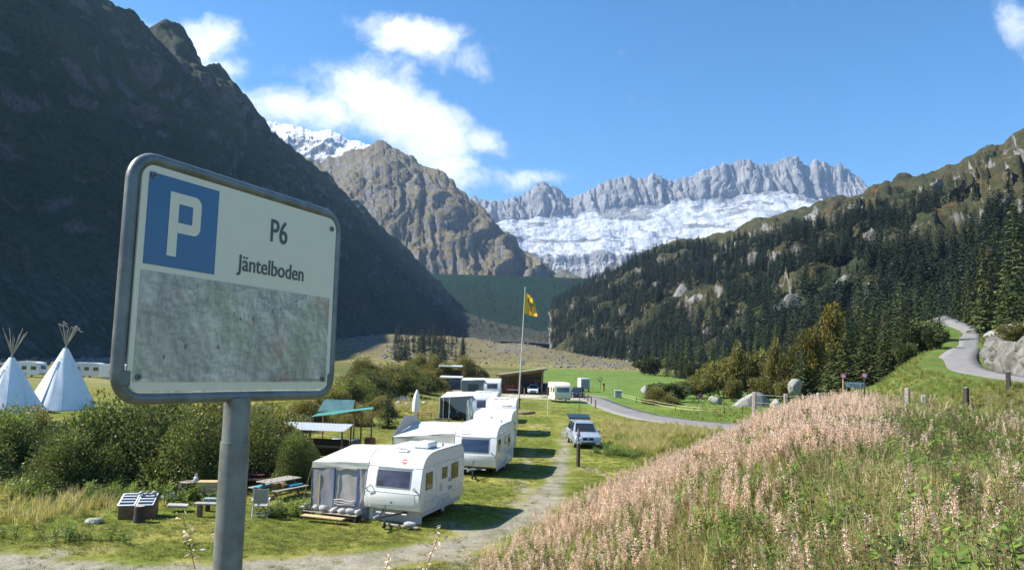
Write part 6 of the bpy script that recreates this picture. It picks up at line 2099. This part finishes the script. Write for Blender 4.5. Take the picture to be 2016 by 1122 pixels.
# shelter with corrugated roof and tarp
def shelter():
    c = lg(640, 905)
    e = thing('shelter', 'makeshift shelter with a white corrugated roof behind the nearest awning', 'shelter', c, math.radians(-6))
    nx = 96
    rows = []
    for i in range(nx + 1):
        x = -2.9 + 4.2 * i / nx
        rows.append([(x, -.9, 1.75 + .02 * math.sin(i * 1.57)), (x, .9, 2.0 + .02 * math.sin(i * 1.57))])
    MB().grid(rows).build('corrugated_roof', LGREY, e, solid=.01)
    for x, y in ((-2.7, -.8), (1.2, -.8), (-2.7, .8), (1.2, .8), (-.7, -.8)):
        MB().cyl((x, y, 0), (x, y, 1.75 + (y + .9) * .14), .05, n=6).build('post', WOODB, e)
    MB().box((-.7, .85, .6), (3.6, .06, 1.0)).build('back_panel', WOODD, e)
    MB().box((.2, 0, .75), (1.6, .7, .06)).build('shelf', WOODB, e)
    c2 = lg(672, 888)
    t = thing('tarp_canopy', 'green tarpaulin canopy on poles behind the corrugated shelter', 'canopy', c2, 0)
    sheet(MB(), (-1.9, -.6, 2.15), (1.95, -.4, 2.75), (1.8, .5, 2.80), (-1.7, .5, 2.30), sag=.06, wr=.012, seed=41).build('tarp', TARP, t, solid=.01)
    sheet(MB(), (-1.75, .55, 2.4), (.45, .55, 2.5), (.5, 1.1, 3.15), (-1.5, 1.1, 3.15), wr=.012, seed=42).build('tarp_panel', surf('blue_green_tarp', (0.05, 0.15, 0.16), .5, .1), t, solid=.01)
    for x, y, z in ((-1.85, -.55, 2.15), (1.25, -.4, 2.65), (1.9, -.4, 2.75), (-1.5, 1.1, 3.15), (.5, 1.1, 3.15)):
        MB().cyl((x, y, 0), (x, y, z), .055, n=6).build('pole', WOODB, t)
    for i, (dx, dy, s, mt, lab) in enumerate(((.9, -.6, .42, DARKM, 'dark barrel under the green tarpaulin canopy'), (-.2, -.5, .38, WHITEP, 'white drum under the green tarpaulin canopy'), (1.7, .4, .35, ORNG, 'reddish drum at the right pole of the tarpaulin canopy'))):
        b = MB().tube([(0, 0, 0), (0, 0, .1), (0, 0, .4), (0, 0, .8), (0, 0, .88)], [s * .8, s, s * 1.04, s, s * .85], 14).build('drum', mt)
        b.location = c2 + Vector((dx, dy, 0))
        tag(b, lab, 'drum')
shelter()
# parasol, picnic tables and woodpile around the far awnings
c = lg(817, 828)
e = thing('folded_parasol', 'folded white parasol standing left of the far awning', 'parasol', c)
MB().tube([(0, 0, .35), (0, 0, .6), (.03, 0, 1.3), (.06, 0, 2.0), (.09, 0, 2.45), (.1, 0, 2.6)], [.10, .30, .34, .26, .12, .03], 10).build('canopy', W_, e)
MB().cyl((0, 0, 0), (0, 0, .6), .03, n=6).build('pole', DARKM, e)
MB().cyl((0, 0, 0), (0, 0, .08), .28, n=14).build('base', GREYP, e)
picnic_table(lg(836, 832), .1, 'dark picnic table between the folded parasol and the open awning', 1.8, WOODB, 1.0)
picnic_table(lg(872, 842), .05, 'picnic table in front of the open-fronted awning', 1.6, WOODD, .9)
def barrow_pile(px, py, w2, lab, mt):
    c = lg(px, py)
    e = thing('firewood_pile', lab, 'woodpile', c, 0)
    r2 = np.random.RandomState(px)
    for i in range(5):
        for j in range(4):
            MB().cyl((-w2 / 2 + i * w2 / 4, -.4, .14 + j * .24), (-w2 / 2 + i * w2 / 4 + r2.uniform(-.05, .05), .4, .14 + j * .24), .12, n=7).build('log', mt, e)
barrow_pile(858, 778, 1.7, 'dark firewood pile left of the far awnings', WOODD)
barrow_pile(825, 790, 1.2, 'small firewood pile beside the dry grass', WOODD)
for i, (px, py, s, lab) in enumerate([(792, 808, .8, 'largest pale boulder left of the folded parasol'), (803, 812, .5, 'middle pale boulder left of the folded parasol'), (784, 812, .45, 'smallest pale boulder left of the folded parasol'), (836, 808, .35, 'grey stone behind the picnic table by the parasol')]):
    o = put('boulder', RK[i], None, lg(px, py) + Vector((0, 0, s * .3)), i, (s, s * .8, s * .8))
    tag(o, lab, 'boulder')
# earth mound with branches right of the caravans
o = put('earth_mound', RKG[1], None, lg(1030, 815), .4, (1.7, .9, .5))
o.data = RKG[1].copy()
o.data.materials[0] = surf('dry_earth', (0.20, 0.15, 0.09), .95, .3)
tag(o, 'low brown heap of earth and brush beside the flagpole foot', 'heap')

# ------------------------------------------------------------------ posts, fences, small signs
def wood_post(p, h, r, lab, group=None, mat=None):
    e = thing('fence_post', lab, 'post', p, random.uniform(0, 3), group)
    MB().box((0, 0, h / 2 - .1), (r * 2, r * 2, h + .2), bev=r * .25).build('shaft', mat or WOODG, e)
    MB().box((0, 0, h + .005), (r * 1.7, r * 1.7, .03), bev=.01).build('weathered_top', STONE, e)
    return e
WP = []
for i, (px, py, Y, lab) in enumerate([(1485, 772, 42, 'tallest grey fence post left of the fireweed, beside the pale boulder'), (1547, 776, 41, 'second grey fence post from the left, right of the pale boulder'), (1612, 774, 40, 'fence post among the fireweed left of the direction sign'), (1786, 764, 38, 'fence post in the fireweed right of the direction sign'), (1818, 778, 36, 'leaning fence post in the dry grass'), (1902, 763, 37, 'dark fence post below the road bend'), (1985, 752, 38, 'dark fence post near the right edge below the road')]):
    q = Vector((pxX(px, Y, py), Y, 0))
    q.z = hz1(q.x, q.y)
    h = max(.9, atY(px, py, Y).z - q.z)
    wood_post(q, h, .10, lab, mat=WOODG if i < 5 else WOODD)
    WP.append((q, h))
for k in (.45, .85):
    e = None
pts_hi = [q + Vector((0, 0, h - .12)) for q, h in WP[:3]]
pts_lo = [q + Vector((0, 0, h - .55)) for q, h in WP[:3]]
w_ = thing('fence_wire', 'thin fence wires strung between the grey posts by the pale boulder', 'wire', WP[0][0])
for pts in (pts_hi, pts_lo):
    MB().tube([p - WP[0][0] + Vector((0, -.12, 0)) for p in pts], .012, 5).build('strand', STEEL, w_)
e = wood_post(on_ground(1138, 918), 1.35, .09, 'dark wooden post carrying small markers in front of the silver car', mat=WOODD)
MB().cyl((0, 0, 1.3), (0, 0, 2.25), .03, n=8).build('pipe', DARKM, e)
MB().cyl((-.0, -.05, 1.78), (0, .05, 1.78), .11, n=16).build('round_marker', DARKM, e)
MB().box((.03, -.02, 2.0), (.12, .1, .28), bev=.01).build('square_marker', WOODB, e)
MB().box((.0, -.02, 1.5), (.16, .06, .06), bev=.01).build('clamp', ORNG, e)
for px, py, lab in [(1141, 779, 'farthest brown post along the left edge of the lower road'), (1150, 787, 'second farthest brown post along the lower road'), (1157, 791, 'middle brown post along the lower road'), (1164, 796, 'second nearest brown post along the lower road'), (1172, 804, 'nearest brown post along the lower road'), (1032, 778, 'short brown post left of the small white car'), (1067, 776, 'short brown post right of the small white car')]:
    wood_post(on_ground(px, py), 1.05, .07, lab, mat=WOODB)
e = thing('marker_pole', 'thin white marker pole on the grass before the cream caravan', 'pole', on_ground(1078, 816))
MB().cyl((0, 0, 0), (0, 0, 2.3), .03, n=6).build('pole', WHITEP, e)
MB().box((0, 0, 2.45), (.25, .05, .9), bev=.02).build('brown_panel', WOODB, e)
e = thing('marker_pole', 'dark metal pole with cross bar behind the silver car', 'pole', on_ground(1140, 812))
MB().cyl((0, 0, 0), (0, 0, 1.8), .035, n=6).build('pole', DARKM, e)
MB().box((0, 0, 1.75), (.4, .04, .05)).build('cross_bar', DARKM, e)
# tape fence on the near meadow
tp = []
for i, (px, py) in enumerate([(1222, 784), (1253, 792), (1286, 799), (1330, 808), (1378, 814), (1426, 814), (1461, 813)]):
    q = on_ground(px, py)
    tp.append(q)
    if i != 4:
        e = thing('tape_fence_post', ('first', 'second', 'third', 'fourth', '', 'fifth', 'last')[i] + ' small post from the left in the tape fence round the meadow', 'post', q)
        MB().box((0, 0, .38), (.10, .10, .86), bev=.015).build('shaft', WOODD, e)
        MB().cyl((0, -.05, .68), (0, -.09, .68), .03, n=6).build('insulator', YEL, e)
e = thing('fence_tape', 'pale yellow fence tape running round the near meadow', 'tape', tp[0])
TAPE = surf('tape', (0.75, 0.74, 0.42), .6, .1)
for z in (.68, .36):
    path = []
    for a, b in zip(tp[:-1], tp[1:]):
        for t in (0, .5):
            path.append(a.lerp(b, t) - tp[0] + Vector((0, -.1, z - (.05 if t else 0))))
    path.append(tp[-1] - tp[0] + Vector((0, -.1, z)))
    MB().tube(path, .016, 5).build('strand', TAPE, e)
e = thing('no_parking_sign', 'small round no-parking sign on a thin pole by the tape fence', 'sign', on_ground(1379, 818))
MB().cyl((0, 0, 0), (0, 0, 2.5), .035, n=8).build('pole', GREYP, e)
MB().cyl((0, -.05, 2.25), (0, -.02, 2.25), .27, n=20).build('red_ring', RED, e)
MB().cyl((0, -.06, 2.25), (0, -.045, 2.25), .20, n=20).build('blue_disc', BLUE, e)
MB().box((0, -.065, 2.25), (.06, .012, .40), rot=RY(.785)).build('red_bar', RED, e)
# direction sign with two round reflector discs on poles
def direction_sign():
    Y = 44
    for px, pyt, lab in ((1660, 736, 'pale pole with a round red-rimmed disc left of the direction sign'), (1702, 735, 'dark pole with a round red-rimmed disc right of the direction sign')):
        q = Vector((pxX(px, Y, 760), Y, 0))
        q.z = hz1(q.x, q.y)
        h = atY(px, pyt, Y).z - q.z
        e = thing('disc_pole', lab, 'sign', q)
        MB().cyl((0, 0, -.2), (0, 0, h), .035, n=8).build('pole', WOODL if px < 1700 else DARKM, e)
        MB().cyl((0, -.02, h - .12), (0, -.05, h - .12), .17, n=20).build('rim', RED, e)
        MB().cyl((0, -.045, h - .12), (0, -.06, h - .12), .11, n=18).build('white_disc', WHITEP, e)
    c = atY(1682, 757, Y - .1)
    g = hz1(c.x, c.y)
    e = thing('direction_sign', 'arrow-shaped camping direction sign pointing left above the fireweed', 'sign', (c.x, c.y, g))
    z = c.z - g
    ar = [(-.60, 0), (-.45, .17), (.60, .17), (.60, -.17), (-.45, -.17)]
    MB().prism([(x, zz + z) for x, zz in ar], 'y', -.02, .02).build('backing', DARKM, e)
    a2 = [(-.55, 0), (-.43, .135), (.56, .135), (.56, -.135), (-.43, -.135)]
    pl = MB().prism([(x, zz + z) for x, zz in a2], 'y', -.026, -.018).build('arrow_face', surf('sign_grey_white', (0.55, 0.58, 0.58), .4, .05), e)
    text_mesh('lettering', 'Camping', .20, DARKM, pl, (-.40, -.029, z - .065), sx=.92, ext=.002)
    MB().prism([(.36, z - .10), (.45, z + .10), (.54, z - .10), (.49, z - .10), (.45, z - .02), (.41, z - .10)], 'y', -.031, -.025).build('tent_symbol', BLACK, pl)
    MB().box((.46, -.027, z), (.02, .004, .25)).build('divider', DARKM, pl) if False else None
    for x in (-.42, .42):
        MB().cyl((x, .05, -.2), (x, .05, z + .1), .04, n=8).build('post', STEEL, e)
direction_sign()
# trailer, service box, ring sign by the meadow
q = on_ground(1152, 771)
e = thing('box_trailer', 'small pale box trailer parked at the edge of the meadow', 'trailer', q, math.radians(8))
MB().box((0, 1.1, 1.35), (1.75, 2.4, 1.9), bev=.08, seg=2).build('box', W_, e)
MB().box((0, -.12, 1.3), (1.4, .04, 1.6), bev=.02).build('front_panel', GREYP, e)
for s in (-1, 1):
    wheel(e, s * .9, 1.2, .3)
MB().tube([(0, -.1, .42), (0, -1.2, .45)], .05, 6).build('drawbar', DARKM, e)
q = on_ground(1217, 783)
e = thing('service_box', 'grey electrical service cabinet on the corner of the meadow', 'cabinet', q, math.radians(-6))
MB().box((0, 0, .55), (1.15, .6, 1.1), bev=.03).build('housing', LGREY, e)
MB().box((0, -.31, .55), (.9, .02, .85), bev=.008).build('door', GREYP, e)
MB().box((0, 0, 1.13), (1.25, .7, .07), bev=.02).build('cover', W_, e)
q = on_ground(1181, 766)
e = thing('ring_sign', 'dark ring-shaped sign on a pole at the meadow edge', 'sign', q)
MB().tube([(.36 * math.cos(a), 0, 1.9 + .36 * math.sin(a)) for a in np.linspace(0, 6.283, 21)[:-1]], .07, 6, closed=True).build('ring', DARKM, e)
MB().cyl((0, 0, 0), (0, 0, 1.55), .04, n=6).build('pole', GREYP, e)
q = on_ground(1188, 770)
e = thing('hydrant_marker', 'short yellow and black marker post at the meadow edge', 'post', q)
MB().box((0, 0, .5), (.45, .3, 1.0), bev=.03).build('yellow_half', YEL, e)
MB().box((.02, -.03, 1.15), (.36, .24, .4), bev=.03).build('black_top', BLACK, e)
# row of thin meadow fence posts behind the trailer
for i in range(9):
    q = on_ground(1150 + 16 * i if i < 5 else 1060 + 12 * (i - 5), 766 - (0 if i < 5 else 2))
    e = thing('thin_fence_post', 'thin grey stake in the fence along the near edge of the green meadow', 'stake', q, 0, 'thin stakes along the meadow')
    MB().cyl((0, 0, -.1), (0, 0, 1.3), .045, n=6).build('shaft', WOODG, e)

# ------------------------------------------------------------------ boulders and rock wall
BLD = [rock_data('boulder', 40 + i, 4, .22, 1.0, GRAN, True, 1.1) for i in range(4)]
def boulder(px, py, w2, d2, h, lab, k, rz=0.0, tilt=0.0):
    q = on_ground(px, py)
    o = put('boulder', BLD[k], None, q + Vector((0, d2 * .4, h * .25)), rz, (w2 / 2, d2 / 2, h * .78))
    o.rotation_euler = (0, tilt, rz)
    tag(o, lab, 'boulder')
def slab_boulder():
    q = at(1484, 801)
    q.z = hz1(q.x, q.y)
    r2 = np.random.RandomState(4)
    pts = []
    base = [(-2.35, -.8, -.2), (-1.2, -1.2, -.2), (1.0, -1.1, -.2), (2.2, -.5, -.2), (2.2, 1.0, -.2), (-.8, 1.4, -.2), (-2.3, .6, -.2), (-.35, -.75, 1.15), (.35, -.35, 1.62), (1.1, -.4, 1.5), (1.75, .2, 1.15), (.4, .7, 1.5), (-1.5, -.7, .42), (-.9, .6, .9), (2.1, -.3, .5)]
    b = MB().hull(base)
    bmesh.ops.triangulate(b.bm, faces=b.bm.faces[:])
    bmesh.ops.subdivide_edges(b.bm, edges=b.bm.edges[:], cuts=5, use_grid_fill=True)
    co = np.array([v.co[:] for v in b.bm.verts])
    n = fbm(co[:, 0] * 1.4, co[:, 1] * 1.4, co[:, 2] * 1.4, 4)
    for v, k in zip(b.bm.verts, n):
        v.co = v.co * (1 + .035 * k)
    o = b.build('boulder', GRAN, None, ang=40)
    o.location = q + Vector((0, .9, 0))
    o.scale = (1.22, 1.2, 1.25)
    tag(o, 'large pale tent-shaped boulder on the near meadow', 'boulder')
slab_boulder()
boulder(1413, 796, 2.3, 2.0, 1.3, 'dark-mottled grey boulder left of the tent-shaped boulder', 0, .4)
boulder(1530, 801, 1.7, 1.5, 1.0, 'small boulder just right of the tent-shaped boulder', 1, 1.0)
boulder(1275, 774, 2.4, 2.0, 1.4, 'grey boulder beside the bushes on the near meadow', 2, .3)
boulder(1584, 782, 1.5, 1.2, .8, 'low flat stone half hidden before the dark shrubs', 3, .3)
q = atY(1566, 762, 88)
o = put('boulder', BLD[3], None, (q.x, q.y, q.z + .1), .6, (1.0, .8, 1.25))
tag(o, 'tall pale boulder standing among the yellow-green shrubs', 'boulder')
def rock_wall():
    m, N, out = new_mat('rock_wall')
    p = N.pos()
    st = N.n('ShaderNodeMapping', {'Vector': p, 'Scale': (1, 1, .3)})
    n1 = N.noise(st, .9, 8, .65)
    n2 = N.noise(p, 4, 6, .65)
    c = N.mix(N.rng(n1, .35, .68), (0.085, 0.082, 0.073), (0.22, 0.212, 0.195))
    c = N.mix(N.rng(n2, .55, .7, 0, .6), c, (0.17, 0.17, 0.13))
    principled(N, out, c, .9, bump=N.math('ADD', n1, n2), bstr=1, bdist=.12)
    i0, i1 = 6, 34
    line_ = URR[i0:i1]
    tn = unit(np.gradient(line_, axis=0))
    nr = np.stack([tn[:, 1], -tn[:, 0], tn[:, 2] * 0], 1)
    k = 110
    tt = np.linspace(0, len(line_) - 1, k)
    L_ = np.stack([np.interp(tt, np.arange(len(line_)), line_[:, j]) for j in range(3)], 1)
    Nn = np.stack([np.interp(tt, np.arange(len(line_)), nr[:, j]) for j in range(3)], 1)
    rows = []
    nv = 26
    hgt = 2.3 * S(np.linspace(0, 1, k) / .25) * S((1 - np.linspace(0, 1, k)) / .35) + .3
    for j in range(nv):
        v = j / (nv - 1)
        off = .7 + 1.3 * v ** 1.5 + (0 if v < .8 else (v - .8) * 14)
        q = L_ + Nn * off
        q[:, 2] += -.4 + hgt * min(1, v / .8) * 1.05
        if v > .8:
            q[:, 2] += (np.minimum(hz(q[:, 0], q[:, 1]), q[:, 2] + 1.5) - .25 - q[:, 2]) * ((v - .8) / .2)
        w2 = ridged(q[:, 0] * .55, q[:, 1] * .55, q[:, 2] * .35, 5)
        q += Nn * (-1.2 * (w2 - .3) * min(1, v * 3 + .2))[:, None]
        rows.append(q)
    P = np.stack(rows, 1)
    o = mesh_obj('rock_wall', P.reshape(-1, 3), grid_faces(k, nv), m, smooth=True)
    tag(o, 'pale granite rock face along the inner side of the road bend', 'rock face')
rock_wall()
for i, (px, py, Y, s, lab) in enumerate([(1972, 640, 88, 1.9, 'largest rounded boulder above the rock face'), (1955, 652, 86, 1.0, 'small boulder at the left above the rock face'), (1990, 632, 92, 1.2, 'boulder behind the largest one above the rock face'), (2008, 648, 86, 1.1, 'boulder at the right edge above the rock face'), (1985, 610, 98, .9, 'round boulder perched highest above the rock face')]):
    q = atY(px, py, Y)
    g = hz1(q.x, q.y)
    o = put('boulder', BLD[i % 4], None, (q.x, q.y, max(g, min(q.z, g + 1.0))), i, (s, s * .9, s * .75))
    tag(o, lab, 'boulder')
OUTM = surf('outcrop_rock', (0.19, 0.185, 0.17), .95, .35, .35, .8, dirt=(0.085, 0.085, 0.06), dscale=.12)
OUTD = [rock_data('rock_outcrop', 70 + i, 4, .35, 1.0, OUTM, True, 1.6) for i in range(4)]
for i, (p_, sz, bx, by) in enumerate(OUTC):
    o = put('rock_outcrop', OUTD[i % 4], None, tuple(p_ + np.array([0, 0, -sz * .25])), i * 1.7, (sz * .8, sz * .6, sz * .75))
    col_ = 'left' if bx < 1450 else ('middle' if bx < 1650 else 'right')
    row_ = 'upper' if by < 520 else ('middle' if by < 610 else 'lower')
    tag(o, 'pale rock outcrop between the spruces in the %s %s of the forested hillside' % (row_, col_ if col_ != row_ else 'centre'), 'rock', 'rock outcrops on the forested hillside')
# rubble: moraine and foot of the left mountain
rs2 = np.random.RandomState(9)
n = 5200
Yr = rs2.uniform(345, 900, n)
Xr = rs2.uniform(-.24, .2, n) * Yr
keep = (fbm(Xr * .018, Yr * .012, 4.0, 3) + .35 * rs2.normal(size=n) > .0)
Xr, Yr = Xr[keep], Yr[keep]
RUBM = surf('rubble_rock', (0.17, 0.165, 0.15), .95, .35, .6, .5)
RUB = [rock_data('rubble', 60 + i, 1, .3, .8, RUBM) for i in range(4)]
scatter('moraine_rubble', np.stack([Xr, Yr, hz(Xr, Yr)], 1), rs2.uniform(0, 6, len(Xr)), rs2.uniform(.35, 1.2, len(Xr)) ** 1.5, rs2.randint(0, 4, len(Xr)), RUB, 'grey rubble scattered over the rise in front of the dam', 'rubble')
n = 900
Yr = rs2.uniform(105, 330, n)
Xr = -np.abs(rs2.normal(size=n)) * 14 - np.interp(Yr, [105, 150, 330], [92, 108, 118])
scatter('scree_boulders', np.stack([Xr, Yr, np.maximum(hz(Xr, Yr), 0)], 1), rs2.uniform(0, 6, n), rs2.uniform(.25, 1.3, n) ** 1.5, rs2.randint(0, 4, n), RUB, 'boulders at the foot of the shaded mountain behind the tepees', 'boulders')

# low scrub on the dam face
n = 2600
dx_ = rs2.uniform(-260, 260, n)
dt_ = rs2.uniform(0.03, .97, n) ** .9
kk = fbm(dx_ * .012, dt_ * 4, 2.0, 3) + .3 * rs2.normal(size=n) > 0
dx_, dt_ = dx_[kk], dt_[kk]
zc_ = atY(1030, 544, 1552).z / 158.5
yy_ = np.interp(dt_, [0, 1], [1270, 1530])
zz_ = np.interp(yy_, [1270, 1330, 1336, 1400, 1462, 1468, 1530], [24, 53, 54, 86, 116, 117, 149]) * zc_
scatter('dam_scrub', np.stack([dx_, yy_ + .00022 * dx_ ** 2, zz_ - .5], 1), rs2.uniform(0, 6, len(dx_)), rs2.uniform(.2, .7, len(dx_)), rs2.randint(0, 2, len(dx_)), [CR_G[1], FSP[0]], 'low dark scrub dotted over the turf of the dam', 'scrub')

# ------------------------------------------------------------------ haze
def haze():
    m, N, out = new_mat('haze')
    v = N.n('ShaderNodeVolumePrincipled', {'Color': (0.45, 0.66, 1.0, 1), 'Density': 0.000065, 'Anisotropy': 0.2})
    N.nt.links.new(v, out.inputs['Volume'])
    x0, x1, y0, y1, z0, z1 = -4300, 4300, -1000, 6500, -8, 1500
    vs = [(x, y, z) for x in (x0, x1) for y in (y0, y1) for z in (z0, z1)]
    fs = [(0, 1, 3, 2), (4, 6, 7, 5), (0, 4, 5, 1), (2, 3, 7, 6), (0, 2, 6, 4), (1, 5, 7, 3)]
    o = mesh_obj('haze', vs, fs, m)
    tag(o, 'thin blue mountain haze filling the valley air', 'haze', kind='stuff')
haze()
